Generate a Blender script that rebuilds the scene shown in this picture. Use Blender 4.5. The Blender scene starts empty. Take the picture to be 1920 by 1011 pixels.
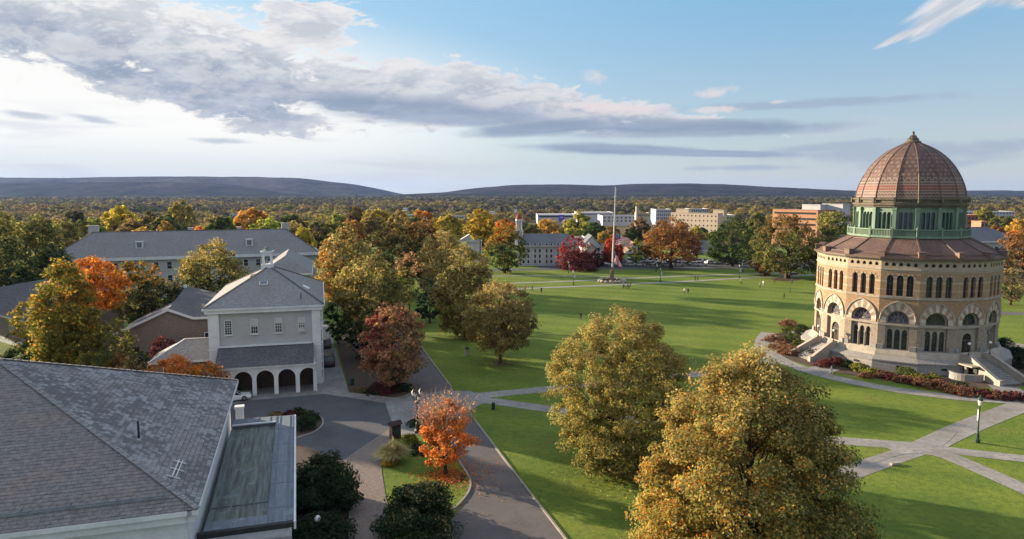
import bpy, math, random
import numpy as np
from mathutils import Vector, Matrix
from mathutils.geometry import tessellate_polygon

random.seed(7)
scene = bpy.context.scene
COL = scene.collection

HAZE = 2.3e-5

# ------------------------------------------------------------------ camera
F, CAM_H, HOR = 1300.0, 26.5, 362.0              # focal length in photo pixels, drone height, horizon row
PITCH = math.atan((505.5 - HOR) / F)
cam_data = bpy.data.cameras.new('drone_camera')
cam_data.sensor_width = 36.0
cam_data.lens = 36.0 * F / 1920.0
cam_data.clip_start, cam_data.clip_end = 0.5, 60000.0
cam = bpy.data.objects.new('drone_camera', cam_data)
cam.location = (0, 0, CAM_H)
cam.rotation_euler = (math.pi / 2 - PITCH, 0, 0)
COL.objects.link(cam)
scene.camera = cam

# ------------------------------------------------------------------ sun, exposure
SUN_AZ, SUN_EL = math.radians(61.5), math.radians(12.2)      # azimuth measured to the left of straight ahead
sun_data = bpy.data.lights.new('sun', 'SUN')
sun_data.energy = 5.0
sun_data.angle = math.radians(0.6)
sun_data.color = (1.0, 0.81, 0.58)
sun = bpy.data.objects.new('sun', sun_data)
S = Vector((-math.sin(SUN_AZ) * math.cos(SUN_EL), math.cos(SUN_AZ) * math.cos(SUN_EL), math.sin(SUN_EL)))
sun.rotation_euler = S.to_track_quat('Z', 'Y').to_euler()
sun.location = (-60, 40, 80)
COL.objects.link(sun)
scene.view_settings.view_transform = 'Standard'
scene.view_settings.look = 'None'
scene.view_settings.gamma = 1.0
scene.view_settings.exposure = 1.45
EXPO = 2 ** scene.view_settings.exposure
scene.render.engine = 'CYCLES'
cy = scene.cycles
cy.use_denoising = True
cy.max_bounces = 6
cy.diffuse_bounces = 2
cy.glossy_bounces = 2
cy.transmission_bounces = 4
cy.transparent_max_bounces = 6
cy.volume_bounces = 0
cy.sample_clamp_indirect = 4.0


# ------------------------------------------------------------------ node maths helper
class NX:
    """A float or vector socket that builds Math nodes when used in arithmetic."""
    def __init__(self, nt, s):
        self.nt, self.s = nt, s

    def _m(self, op, *a, clamp=False):
        n = self.nt.nodes.new('ShaderNodeMath')
        n.operation = op
        n.use_clamp = clamp
        for i, x in enumerate(a):
            if isinstance(x, NX):
                self.nt.links.new(x.s, n.inputs[i])
            else:
                n.inputs[i].default_value = x
        return NX(self.nt, n.outputs[0])

    def __add__(self, o): return self._m('ADD', self, o)
    __radd__ = __add__
    def __sub__(self, o): return self._m('SUBTRACT', self, o)
    def __rsub__(self, o): return self._m('SUBTRACT', o, self)
    def __mul__(self, o): return self._m('MULTIPLY', self, o)
    __rmul__ = __mul__
    def __truediv__(self, o): return self._m('DIVIDE', self, o)
    def __rtruediv__(self, o): return self._m('DIVIDE', o, self)
    def pw(self, e): return self._m('POWER', self, e)
    def mx(self, o): return self._m('MAXIMUM', self, o)
    def mn(self, o): return self._m('MINIMUM', self, o)
    def ab(self): return self._m('ABSOLUTE', self)
    def fract(self): return self._m('FRACT', self)
    def floor(self): return self._m('FLOOR', self)
    def sin(self): return self._m('SINE', self)
    def exp(self): return self._m('EXPONENT', self)
    def gt(self, o): return self._m('GREATER_THAN', self, o)
    def lt(self, o): return self._m('LESS_THAN', self, o)
    def clamp(self): return self._m('ADD', self, 0.0, clamp=True)

    def ss(self, a, b):
        """smoothstep from a to b"""
        n = self.nt.nodes.new('ShaderNodeMapRange')
        n.interpolation_type = 'SMOOTHSTEP'
        self.nt.links.new(self.s, n.inputs[0])
        n.inputs[1].default_value, n.inputs[2].default_value = a, b
        return NX(self.nt, n.outputs[0])


def link(nt, a, b):
    nt.links.new(a.s if isinstance(a, NX) else a, b)


def mixc(nt, f, a, b, mode='MIX'):
    n = nt.nodes.new('ShaderNodeMix')
    n.data_type = 'RGBA'
    n.blend_type = mode
    n.clamp_factor = True
    for sock, v in ((n.inputs[0], f), (n.inputs[6], a), (n.inputs[7], b)):
        if isinstance(v, NX):
            nt.links.new(v.s, sock)
        elif hasattr(v, 'is_output'):
            nt.links.new(v, sock)
        elif isinstance(v, (tuple, list)):
            sock.default_value = tuple(v)[:3] + (1.0,)
        else:
            sock.default_value = v
    return n.outputs[2]


def noise(nt, vec, scale, detail=4.0, rough=0.55, dist=0.0):
    n = nt.nodes.new('ShaderNodeTexNoise')
    n.inputs['Scale'].default_value = scale
    n.inputs['Detail'].default_value = detail
    n.inputs['Roughness'].default_value = rough
    n.inputs['Distortion'].default_value = dist
    if vec is not None:
        link(nt, vec, n.inputs['Vector'])
    return NX(nt, n.outputs[0])


def combine(nt, x, y, z=0.0):
    n = nt.nodes.new('ShaderNodeCombineXYZ')
    for i, v in enumerate((x, y, z)):
        if isinstance(v, NX):
            nt.links.new(v.s, n.inputs[i])
        else:
            n.inputs[i].default_value = v
    return n.outputs[0]


def split(nt, v):
    n = nt.nodes.new('ShaderNodeSeparateXYZ')
    link(nt, v, n.inputs[0])
    return [NX(nt, o) for o in n.outputs]


# ------------------------------------------------------------------ world: Nishita sky with clouds far beyond the land
world = bpy.data.worlds.new('World')
scene.world = world
world.use_nodes = True
wt = world.node_tree
wt.nodes.clear()
SKY_STR = 0.10
sky = wt.nodes.new('ShaderNodeTexSky')
sky.sky_type = 'NISHITA'
sky.sun_disc = False
sky.sun_elevation = SUN_EL
sky.sun_rotation = -SUN_AZ
sky.altitude = 100
sky.air_density, sky.dust_density, sky.ozone_density = 1.0, 0.6, 1.5
tc = wt.nodes.new('ShaderNodeTexCoord')
dx, dy, dz = split(wt, tc.outputs['Generated'])
hd = (dx * dx + dy * dy).pw(0.5).mx(0.001)
CU = dx / dy.mx(0.02)                    # tangent of azimuth: 0 straight ahead, negative to the left
CV = dz / hd                             # tangent of elevation
fwd = dy.ss(0.05, 0.3)
# fibrous noise stretched along the horizon
pv = combine(wt, CU * 2.6, CV * 9.0, 0.0)
nA = noise(wt, pv, 2.2, 7, 0.62, 0.25)
nB = noise(wt, combine(wt, CU * 5.0 + 11.3, CV * 13.0, 3.0), 3.0, 6, 0.6, 0.2)
nC = noise(wt, combine(wt, CU * 1.2 + 3.0, CV * 14.0, 7.0), 3.0, 5, 0.55, 0.4)


def blob(px, py, rx, ry, ang=0.0, p=1.0):
    """soft ellipse in the sky, centre and radii given as angles in photo pixels; 1 at the centre, 0 at the rim"""
    u0, v0 = (px - 960) / F, (HOR - py) / F
    a = math.radians(ang)
    ca, sa = math.cos(a), math.sin(a)
    du, dv = CU - u0, CV - v0
    e1 = (du * ca + dv * sa) / (rx / F)
    e2 = (dv * ca - du * sa) / (ry / F)
    return (1.0 - (e1 * e1 + e2 * e2).pw(0.5)).mx(-1.0)


def union(*bs):
    o = bs[0]
    for b in bs[1:]:
        o = o.mx(b)
    return o


# base sky colours laid over the Nishita sky: turquoise above, pale band near the horizon, glow by the sun
K = 1.0 / (SKY_STR * EXPO)


def kc(c):
    return tuple(x * K for x in c)


el = CV.ss(0.0, 0.30)
colz = mixc(wt, el, kc((0.46, 0.53, 0.60)), kc((0.19, 0.45, 0.70)))
side = CU.ss(-0.75, 0.55)
colz = mixc(wt, (1.0 - side) * 0.55, colz, kc((0.55, 0.78, 0.92)))
base = mixc(wt, 0.82, sky.outputs[0], colz)
base = mixc(wt, 1.0 - fwd, base, sky.outputs[0])
glow = blob(130, 225, 1050, 235).clamp().ss(0.0, 0.6)
base = mixc(wt, glow * 0.97, base, kc((0.99, 0.98, 0.945)))
low = CV.ss(0.085, 0.012)
base = mixc(wt, low * (1.0 - side * 0.5) * 0.8, base, kc((0.60, 0.67, 0.70)))
# thin high veil streaks over the right-hand sky
veil = (nC.ss(0.48, 0.72)) * CV.ss(0.16, 0.05)
base = mixc(wt, veil * 0.55, base, kc((0.60, 0.62, 0.70)))

# main stratocumulus bank: cells of grey with bright torn edges, flattened towards the horizon
wx = noise(wt, combine(wt, CU * 3.0, CV * 8.0, 5.0), 1.6, 4, 0.55) - 0.5
def cells(du, dv):
    return noise(wt, combine(wt, CU * 4.4 + wx * 0.5 + du, CV * 13.0 + wx * 0.6 + dv, 2.0), 2.6, 9, 0.70, 0.1)
nA = cells(0.0, 0.0)
nA2 = cells(-0.05, 0.22)
bank = union(blob(60, 92, 600, 92, -9), blob(420, 135, 460, 92, -11), blob(590, 72, 130, 62, 4), blob(860, 178, 420, 58, -7), blob(130, 40, 330, 50, -7), blob(330, 190, 420, 48, -10), blob(1060, 222, 330, 36, -5))
bf = bank * 1.25 + (nA - 0.5) * 3.3 + (nB - 0.5) * 0.5
cov = bf.ss(0.16, 0.42)
thick = bf.ss(0.22, 0.62)
rim = ((nA - nA2) * 5.5 + 0.42).clamp()
# the underside of the bank is greyer, its upper fringe whiter
under = (CV - (0.206 - (CU + 0.74) * 0.125)).ss(0.055, -0.02)
greyc = mixc(wt, nB.ss(0.32, 0.68), kc((0.27, 0.34, 0.46)), kc((0.43, 0.49, 0.60)))
litc = mixc(wt, CU.ss(-0.7, 0.25), kc((0.97, 0.94, 0.90)), kc((0.80, 0.78, 0.79)))
shade = (thick * (0.52 + under * 0.48) * (1.0 - rim * (0.88 - under * 0.5))).clamp()
bc = mixc(wt, shade, litc, greyc)
out = mixc(wt, cov * 0.95, base, bc)

# long blue-grey lenticular streaks lower down
st = union(blob(1300, 247, 330, 21, -0.5), blob(1010, 243, 210, 20, 3), blob(1150, 283, 230, 14, -2), blob(790, 214, 330, 30, -5), blob(1330, 292, 200, 9, -2))
sf = st + (nC - 0.5) * 0.9 + (nB - 0.5) * 0.6
stc = mixc(wt, nC.ss(0.3, 0.7), kc((0.21, 0.29, 0.43)), kc((0.36, 0.43, 0.55)))
out = mixc(wt, sf.ss(0.04, 0.6) * 0.88, out, stc)
st2 = union(blob(1700, 300, 420, 34, 0), blob(1560, 285, 170, 14, 3), blob(1850, 290, 140, 18, -2), blob(1390, 318, 220, 9, 0), blob(420, 273, 80, 9, 0), blob(195, 247, 60, 8, -6),
            blob(70, 245, 70, 8, -4), blob(540, 228, 60, 9, 0), blob(1500, 212, 420, 12, 0))
s2 = st2 + (nC - 0.5) * 1.6 + (nB - 0.5) * 1.3
out = mixc(wt, s2.ss(0.1, 0.8) * 0.6, out, kc((0.34, 0.41, 0.54)))
# wispy cloud high on the right and a few puffs
wn = noise(wt, combine(wt, (CU * 0.93 + CV * 0.37) * 3.0, (CV * 0.93 - CU * 0.37) * 16.0, 1.0), 2.6, 7, 0.62, 0.5)
wsp = union(blob(1790, 62, 140, 34, 19), blob(1850, 35, 110, 26, 15), blob(1670, 112, 60, 9, 18), blob(1900, 70, 110, 24, 4), blob(1740, 85, 95, 26, 22))
wf = wsp + (wn - 0.5) * 0.95
out = mixc(wt, wf.ss(0.03, 0.5) * 0.9, out, mixc(wt, wn.ss(0.35, 0.6), kc((0.55, 0.60, 0.68)), kc((0.86, 0.82, 0.82))))
pn = noise(wt, combine(wt, CU * 14.0, CV * 30.0, 9.0), 2.0, 6, 0.65)
pf = union(blob(1110, 153, 40, 17, 0), blob(1330, 187, 56, 14, 4), blob(1335, 215, 70, 9, 0), blob(1140, 208, 170, 16, -3), blob(1450, 206, 34, 6, 0)) + (pn - 0.5) * 2.2
out = mixc(wt, pf.ss(0.15, 0.85) * 0.75, out, kc((0.82, 0.74, 0.74)))
# unseen bright cloud added overhead and behind the viewer to lift the shade
hz = noise(wt, tc.outputs['Generated'], 2.3, 5, 0.6)
over = CV.ss(0.32, 0.8).mx(1.0 - fwd)
out = mixc(wt, over * 0.9, out, mixc(wt, hz.ss(0.4, 0.6), kc((0.40, 0.53, 0.78)), kc((0.86, 0.89, 0.96))))
rear = (1.0 - fwd) * CV.ss(0.75, 0.15)             # unseen sky low behind the viewer, dimmed to darken the shaded walls
out = mixc(wt, rear * 0.85, out, kc((0.36, 0.45, 0.60)))
bgn = wt.nodes.new('ShaderNodeBackground')
bgn.inputs['Strength'].default_value = SKY_STR
wt.links.new(out, bgn.inputs['Color'])
wo = wt.nodes.new('ShaderNodeOutputWorld')
wt.links.new(bgn.outputs[0], wo.inputs['Surface'])
world.cycles.sampling_method = 'MANUAL'
world.cycles.sample_map_resolution = 512

# ------------------------------------------------------------------ mesh helpers
CP, SP = math.cos(PITCH), math.sin(PITCH)


def G(px, py, z=0.0):
    """where the line of sight of a photo pixel meets height z"""
    u, v = (px - 960) / F, (505.5 - py) / F
    t = (z - CAM_H) / (-SP + v * CP)
    return Vector((u * t, (CP + v * SP) * t, z))


def at(px, py, Y):
    """the point of a photo pixel's line of sight at world depth Y"""
    u, v = (px - 960) / F, (505.5 - py) / F
    t = Y / (CP + v * SP)
    return Vector((u * t, Y, CAM_H + (-SP + v * CP) * t))


WPOS = {}                                        # world position of every Empty, so that parts can be meshed in world coordinates


def tag(o, label=None, cat=None, group=None, kind=None):
    if label: o['label'] = label
    if cat: o['category'] = cat
    if group: o['group'] = group
    if kind: o['kind'] = kind
    return o


def thing(name, label, cat, loc=(0, 0, 0), group=None):
    o = bpy.data.objects.new(name, None)
    o.empty_display_size = 0.5
    o.location = loc
    COL.objects.link(o)
    WPOS[o.name] = Vector(loc)
    return tag(o, label, cat, group)


def link_mesh(name, me, parent=None):
    o = bpy.data.objects.new(name, me)
    COL.objects.link(o)
    if parent is not None:
        o.parent = parent
        o.location = -WPOS[parent.name]
        WPOS[o.name] = Vector((0, 0, 0))
    else:
        WPOS[o.name] = Vector((0, 0, 0))
    return o


def copy_tree(o, parent=None):
    c = o.copy()
    COL.objects.link(c)
    if parent is not None:
        c.parent = parent
    for ch in list(o.children):
        copy_tree(ch, c)
    return c


class MB:
    """collects faces in world coordinates; UVs are metres along and up each face"""
    def __init__(self):
        self.v, self.f, self.c, self.mi = [], [], [], []
        self.ux = Vector((1, 0, 0))               # u direction on level faces

    def face(self, pts, col=None, mi=0):
        i = len(self.v)
        self.v += [tuple(p) for p in pts]
        self.f.append(list(range(i, i + len(pts))))
        self.c.append(col)
        self.mi.append(mi)

    def box(self, c, s, rz=0.0, col=None, mi=0, ux=None, uz=None):
        """box centred at c with full sizes s; ux gives its x axis"""
        c = Vector(c)
        x = Vector(ux).normalized() if ux is not None else Vector((math.cos(rz), math.sin(rz), 0))
        z = Vector(uz).normalized() if uz is not None else Vector((0, 0, 1))
        y = z.cross(x).normalized()
        z = x.cross(y)
        a, b, d = x * s[0] / 2, y * s[1] / 2, z * s[2] / 2
        P = [c + a * i + b * j + d * k for k in (-1, 1) for j in (-1, 1) for i in (-1, 1)]
        for q in ((0, 2, 3, 1), (4, 5, 7, 6), (0, 1, 5, 4), (2, 6, 7, 3), (0, 4, 6, 2), (1, 3, 7, 5)):
            self.face([P[k] for k in q], col, mi)

    def bar(self, p, q, w, h, col=None, mi=0):
        """rectangular bar from p to q"""
        p, q = Vector(p), Vector(q)
        d = q - p
        up = Vector((0, 0, 1)) if abs(d.normalized().z) < 0.95 else Vector((0, 1, 0))
        y = up.cross(d).normalized()
        z = d.normalized().cross(y)
        self.box((p + q) / 2, (d.length, w, h), ux=d, uz=z, col=col, mi=mi)

    def prism(self, poly, z0, z1, col=None, mi=0, bottom=True):
        n = len(poly)
        a = sum(poly[i][0] * poly[(i + 1) % n][1] - poly[(i + 1) % n][0] * poly[i][1] for i in range(n))
        if a < 0:
            poly = list(reversed(poly))
        self.face([(p[0], p[1], z1) for p in poly], col, mi)
        if bottom:
            self.face([(p[0], p[1], z0) for p in reversed(poly)], col, mi)
        for i in range(n):
            p, q = poly[i], poly[(i + 1) % n]
            self.face([(p[0], p[1], z0), (q[0], q[1], z0), (q[0], q[1], z1), (p[0], p[1], z1)], col, mi)

    def tube(self, pts, rad, seg=8, col=None, mi=0, cap=True):
        pts = [Vector(p) for p in pts]
        if not hasattr(rad, '__len__'):
            rad = [rad] * len(pts)
        rings = []
        for i, p in enumerate(pts):
            d = (pts[min(i + 1, len(pts) - 1)] - pts[max(i - 1, 0)]).normalized()
            up = Vector((0, 0, 1)) if abs(d.z) < 0.9 else Vector((1, 0, 0))
            x = up.cross(d).normalized()
            y = d.cross(x)
            rings.append([p + (x * math.cos(2 * math.pi * k / seg) + y * math.sin(2 * math.pi * k / seg)) * rad[i] for k in range(seg)])
        for a, b in zip(rings, rings[1:]):
            for k in range(seg):
                self.face([a[k], a[(k + 1) % seg], b[(k + 1) % seg], b[k]], col, mi)
        if cap:
            self.face(list(reversed(rings[0])), col, mi)
            self.face(rings[-1], col, mi)

    def lathe(self, prof, c=(0, 0, 0), seg=16, col=None, mi=0, rot=0.0, cap=True):
        """profile of (radius, z)"""
        c = Vector(c)
        R = [[c + Vector((r * math.cos(rot + 2 * math.pi * k / seg), r * math.sin(rot + 2 * math.pi * k / seg), z)) for k in range(seg)] for r, z in prof]
        for a, b in zip(R, R[1:]):
            for k in range(seg):
                self.face([a[k], a[(k + 1) % seg], b[(k + 1) % seg], b[k]], col, mi)
        if cap:
            if prof[0][0] > 0.01: self.face(list(reversed(R[0])), col, mi)
            if prof[-1][0] > 0.01: self.face(R[-1], col, mi)

    def panel(self, o, ux, uz, outer, holes, depth, col=None, mi=0, rcol=None):
        """flat wall with outline and holes (2-D in ux, uz from o); reveals run back by depth"""
        o, ux, uz = Vector(o), Vector(ux), Vector(uz)
        n = ux.cross(uz).normalized()             # outward
        polys = [[Vector((p[0], p[1], 0)) for p in outer]] + [[Vector((p[0], p[1], 0)) for p in h] for h in holes]
        flat = [p for q in polys for p in q]
        W = [o + ux * p.x + uz * p.y for p in flat]
        for t in tessellate_polygon(polys):
            a, b, c = (W[i] for i in t)
            if (b - a).cross(c - a).dot(n) < 0:
                a, c = c, a
            self.face([a, b, c], col, mi)
        for h in holes:
            m = len(h)
            for i in range(m):
                p, q = h[i], h[(i + 1) % m]
                P, Q = o + ux * p[0] + uz * p[1], o + ux * q[0] + uz * q[1]
                self.face([P, Q, Q - n * depth, P - n * depth], rcol or col, mi)

    def poly(self, o, ux, uz, outline, off=0.0, col=None, mi=0):
        o, ux, uz = Vector(o), Vector(ux), Vector(uz)
        n = ux.cross(uz).normalized()
        self.face([o + ux * p[0] + uz * p[1] + n * off for p in outline], col, mi)

    def solid(self, o, ux, uz, outline, off, thick, col=None, mi=0):
        """outline extruded from off to off+thick along the outward normal"""
        o, ux, uz = Vector(o), Vector(ux), Vector(uz)
        n = ux.cross(uz).normalized()
        A = [o + ux * p[0] + uz * p[1] + n * off for p in outline]
        B = [p + n * thick for p in A]
        self.face(B, col, mi)
        self.face(list(reversed(A)), col, mi)
        for i in range(len(A)):
            j = (i + 1) % len(A)
            self.face([A[i], A[j], B[j], B[i]], col, mi)

    def build(self, name, mats, parent=None, label=None, smooth=False, kind=None):
        me = bpy.data.meshes.new(name)
        me.from_pydata(self.v, [], self.f)
        if not isinstance(mats, (list, tuple)):
            mats = [mats]
        for m in mats:
            me.materials.append(m)
        if any(self.mi):
            me.polygons.foreach_set('material_index', self.mi)
        uv = np.zeros((len(me.loops), 2), np.float32)
        k = 0
        for f in self.f:
            a = Vector(self.v[f[0]])
            nn = Vector((0, 0, 0))
            for i in range(1, len(f) - 1):
                nn += (Vector(self.v[f[i]]) - a).cross(Vector(self.v[f[i + 1]]) - a)
            nn = nn.normalized() if nn.length > 1e-12 else Vector((0, 0, 1))
            x = Vector((0, 0, 1)).cross(nn)
            x = x.normalized() if x.length > 0.02 else self.ux
            y = nn.cross(x)
            for i in f:
                p = Vector(self.v[i])
                uv[k] = (p.dot(x), p.dot(y))
                k += 1
        me.uv_layers.new(name='UVMap').data.foreach_set('uv', uv.ravel())
        if any(c is not None for c in self.c):
            ca = me.color_attributes.new('Col', 'FLOAT_COLOR', 'POINT')
            buf = np.ones((len(self.v), 4), np.float32)
            for f, c in zip(self.f, self.c):
                if c is not None:
                    buf[f, :3] = c
            ca.data.foreach_set('color', buf.ravel())
        if smooth:
            me.polygons.foreach_set('use_smooth', [True] * len(me.polygons))
        o = link_mesh(name, me, parent)
        if label: o['label'] = label
        if kind: o['kind'] = kind
        return o


def weld(o, angle=40):
    """merge coincident vertices of a built mesh and shade it smooth up to an angle"""
    import bmesh
    bm = bmesh.new()
    bm.from_mesh(o.data)
    bmesh.ops.remove_doubles(bm, verts=bm.verts, dist=0.0005)
    bm.to_mesh(o.data)
    bm.free()
    o.data.polygons.foreach_set('use_smooth', [True] * len(o.data.polygons))
    o.data.set_sharp_from_angle(angle=math.radians(angle))
    return o


# ------------------------------------------------------------------ materials
def newmat(name):
    m = bpy.data.materials.new(name)
    m.use_nodes = True
    nt = m.node_tree
    bs = nt.nodes['Principled BSDF']
    bs.inputs['Specular IOR Level'].default_value = 0.3
    return m, nt, bs


def coords(nt, kind='Object'):
    n = nt.nodes.new('ShaderNodeTexCoord')
    return n.outputs[kind]


def bump(nt, bs, h, strength=0.4, dist=0.02):
    b = nt.nodes.new('ShaderNodeBump')
    b.inputs['Strength'].default_value = strength
    b.inputs['Distance'].default_value = dist
    link(nt, h, b.inputs['Height'])
    nt.links.new(b.outputs[0], bs.inputs['Normal'])


def plain(name, c, c2=None, sc=1.5, rough=0.8, metal=0.0, bmp=0.0, bsc=20.0, spec=0.3, streak=False):
    """paint, metal, stone: two colours blended by worn-looking noise"""
    m, nt, bs = newmat(name)
    co = coords(nt)
    v = co
    if streak:
        x, y, z = split(nt, co)
        v = combine(nt, x * 3.0, y * 3.0, z * 0.25)
    n1 = noise(nt, v, sc, 6, 0.6)
    n2 = noise(nt, v, sc * 7.3, 4, 0.6)
    c2 = c2 or tuple(x * 0.78 for x in c)
    link(nt, mixc(nt, (n1 * 0.65 + n2 * 0.35).ss(0.35, 0.65), c, c2), bs.inputs['Base Color'])
    bs.inputs['Roughness'].default_value = rough
    bs.inputs['Metallic'].default_value = metal
    bs.inputs['Specular IOR Level'].default_value = spec
    if bmp:
        bump(nt, bs, noise(nt, co, bsc, 4, 0.6), bmp, 0.02)
    return m


def courses(name, ca, cb, mortar, bw, bh, gap=0.008, stain=None, stain_sc=0.4, rough=0.85, bmp=0.3, bias=0.0, extra=None, ms=0.02, offset=0.5):
    """bricks, slates, shingles, slabs: courses in face UVs (metres)"""
    m, nt, bs = newmat(name)
    uv = coords(nt, 'UV')
    b = nt.nodes.new('ShaderNodeTexBrick')
    b.inputs['Color1'].default_value = tuple(ca) + (1,)
    b.inputs['Color2'].default_value = tuple(cb) + (1,)
    b.inputs['Mortar'].default_value = tuple(mortar) + (1,)
    b.inputs['Scale'].default_value = 1.0
    b.inputs['Mortar Size'].default_value = gap
    b.inputs['Mortar Smooth'].default_value = 0.1
    b.inputs['Bias'].default_value = bias
    b.inputs['Brick Width'].default_value = bw
    b.inputs['Row Height'].default_value = bh
    b.offset = offset
    wob = nt.nodes.new('ShaderNodeTexNoise')
    wob.inputs['Scale'].default_value = 1.3
    nt.links.new(uv, wob.inputs['Vector'])
    vm = nt.nodes.new('ShaderNodeVectorMath')
    vm.operation = 'MULTIPLY_ADD'
    nt.links.new(wob.outputs['Color'], vm.inputs[0])
    vm.inputs[1].default_value = (0.03, 0.03, 0.0)
    nt.links.new(uv, vm.inputs[2])
    nt.links.new(vm.outputs[0], b.inputs['Vector'])
    col = b.outputs['Color']
    n1 = noise(nt, uv, stain_sc, 6, 0.62)
    n2 = noise(nt, uv, stain_sc * 9, 4, 0.6)
    if stain:
        col = mixc(nt, (n1 * 0.7 + n2 * 0.3).ss(0.42, 0.72), col, stain)
    col = mixc(nt, 0.22, col, mixc(nt, n2.ss(0.3, 0.7), (0.0, 0.0, 0.0), (1.0, 1.0, 1.0)), 'OVERLAY')
    if extra:
        col = extra(nt, col, uv)
    link(nt, col, bs.inputs['Base Color'])
    bs.inputs['Roughness'].default_value = rough
    if bmp:
        bump(nt, bs, NX(nt, b.outputs['Fac']) * -1.0 + n2 * 0.5, bmp, ms)
    return m


def vcol(name, rough=0.85, nsc=2.0, amt=0.3, bmp=0.0):
    """base colour kept per face in the mesh, weathered by noise"""
    m, nt, bs = newmat(name)
    a = nt.nodes.new('ShaderNodeAttribute')
    a.attribute_name = 'Col'
    co = coords(nt)
    n = noise(nt, co, nsc, 6, 0.65)
    col = mixc(nt, amt, a.outputs['Color'], mixc(nt, n.ss(0.25, 0.75), (0.15, 0.15, 0.15), (0.85, 0.85, 0.85)), 'OVERLAY')
    link(nt, col, bs.inputs['Base Color'])
    bs.inputs['Roughness'].default_value = rough
    if bmp:
        bump(nt, bs, noise(nt, co, nsc * 6, 3, 0.6), bmp, 0.02)
    return m


def objcol(name, rough=0.5, spec=0.5, metal=0.0):
    """paint whose colour is the object's own colour"""
    m, nt, bs = newmat(name)
    oi = nt.nodes.new('ShaderNodeObjectInfo')
    n = noise(nt, coords(nt), 6.0, 3)
    link(nt, mixc(nt, n * 0.3, oi.outputs['Color'], (0.1, 0.1, 0.1)), bs.inputs['Base Color'])
    bs.inputs['Roughness'].default_value = rough
    bs.inputs['Metallic'].default_value = metal
    bs.inputs['Specular IOR Level'].default_value = spec
    return m


def glass_mat(name, c=(0.02, 0.025, 0.03), rough=0.12):
    m, nt, bs = newmat(name)
    n = noise(nt, coords(nt), 1.7, 3)
    link(nt, mixc(nt, n.ss(0.35, 0.7), c, tuple(x * 2.2 for x in c)), bs.inputs['Base Color'])
    bs.inputs['Roughness'].default_value = rough
    bs.inputs['Specular IOR Level'].default_value = 0.6
    return m


M = {}
M['white'] = plain('white_paint', (0.76, 0.76, 0.75), (0.62, 0.62, 0.61), 0.8, 0.6)
M['glass'] = glass_mat('window_glass')
M['dark_metal'] = plain('dark_iron', (0.02, 0.022, 0.022), (0.04, 0.04, 0.04), 3, 0.5)
M['globe'] = plain('frosted_globe', (0.8, 0.8, 0.78), (0.74, 0.74, 0.72), 3, 0.3)
M['bark'] = plain('bark', (0.085, 0.062, 0.045), (0.035, 0.026, 0.02), 2.5, 0.95, bmp=0.8, bsc=9, streak=True)


def foliage_mat(name, trans=0.45):
    m = bpy.data.materials.new(name)
    m.use_nodes = True
    nt = m.node_tree
    nt.nodes.clear()
    a = nt.nodes.new('ShaderNodeAttribute')
    a.attribute_name = 'Col'
    oi = nt.nodes.new('ShaderNodeObjectInfo')
    col = mixc(nt, 1.0, a.outputs['Color'], oi.outputs['Color'], 'MULTIPLY')
    d = nt.nodes.new('ShaderNodeBsdfDiffuse')
    t = nt.nodes.new('ShaderNodeBsdfTranslucent')
    nt.links.new(col, d.inputs['Color'])
    hs = nt.nodes.new('ShaderNodeHueSaturation')
    hs.inputs['Saturation'].default_value = 0.98
    hs.inputs['Value'].default_value = 1.15
    nt.links.new(col, hs.inputs['Color'])
    nt.links.new(hs.outputs[0], t.inputs['Color'])
    mx = nt.nodes.new('ShaderNodeMixShader')
    mx.inputs[0].default_value = trans
    nt.links.new(d.outputs[0], mx.inputs[1])
    nt.links.new(t.outputs[0], mx.inputs[2])
    o = nt.nodes.new('ShaderNodeOutputMaterial')
    nt.links.new(mx.outputs[0], o.inputs['Surface'])
    return m


M['leaf'] = foliage_mat('leaves')

# ------------------------------------------------------------------ the land
def sstep(x, a, b):
    t = np.clip((x - a) / (b - a), 0, 1)
    return t * t * (3 - 2 * t)


def land_z(x, y):
    """campus terrace, then the drop to the river flats"""
    return -14.0 * sstep(np.asarray(y, float) + 0.12 * np.abs(np.asarray(x, float)), 290, 620)


def grid_mesh(name, xs, ys, zf, mat, kind, smooth=True):
    X, Y = np.meshgrid(xs, ys)
    Z = zf(X, Y)
    co = np.stack([X, Y, Z], -1).reshape(-1, 3)
    nx, ny = len(xs), len(ys)
    i = np.arange(nx * ny).reshape(ny, nx)
    q = np.stack([i[:-1, :-1], i[:-1, 1:], i[1:, 1:], i[1:, :-1]], -1).reshape(-1, 4)
    me = bpy.data.meshes.new(name)
    me.vertices.add(len(co)); me.vertices.foreach_set('co', co.astype(np.float32).ravel())
    me.loops.add(q.size); me.loops.foreach_set('vertex_index', q.astype(np.int32).ravel())
    me.polygons.add(len(q)); me.polygons.foreach_set('loop_start', np.arange(0, q.size, 4, dtype=np.int32))
    me.update(calc_edges=True)
    me.materials.append(mat)
    if smooth: me.polygons.foreach_set('use_smooth', [True] * len(q))
    o = link_mesh(name, me)
    o['kind'] = kind
    return o


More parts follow.
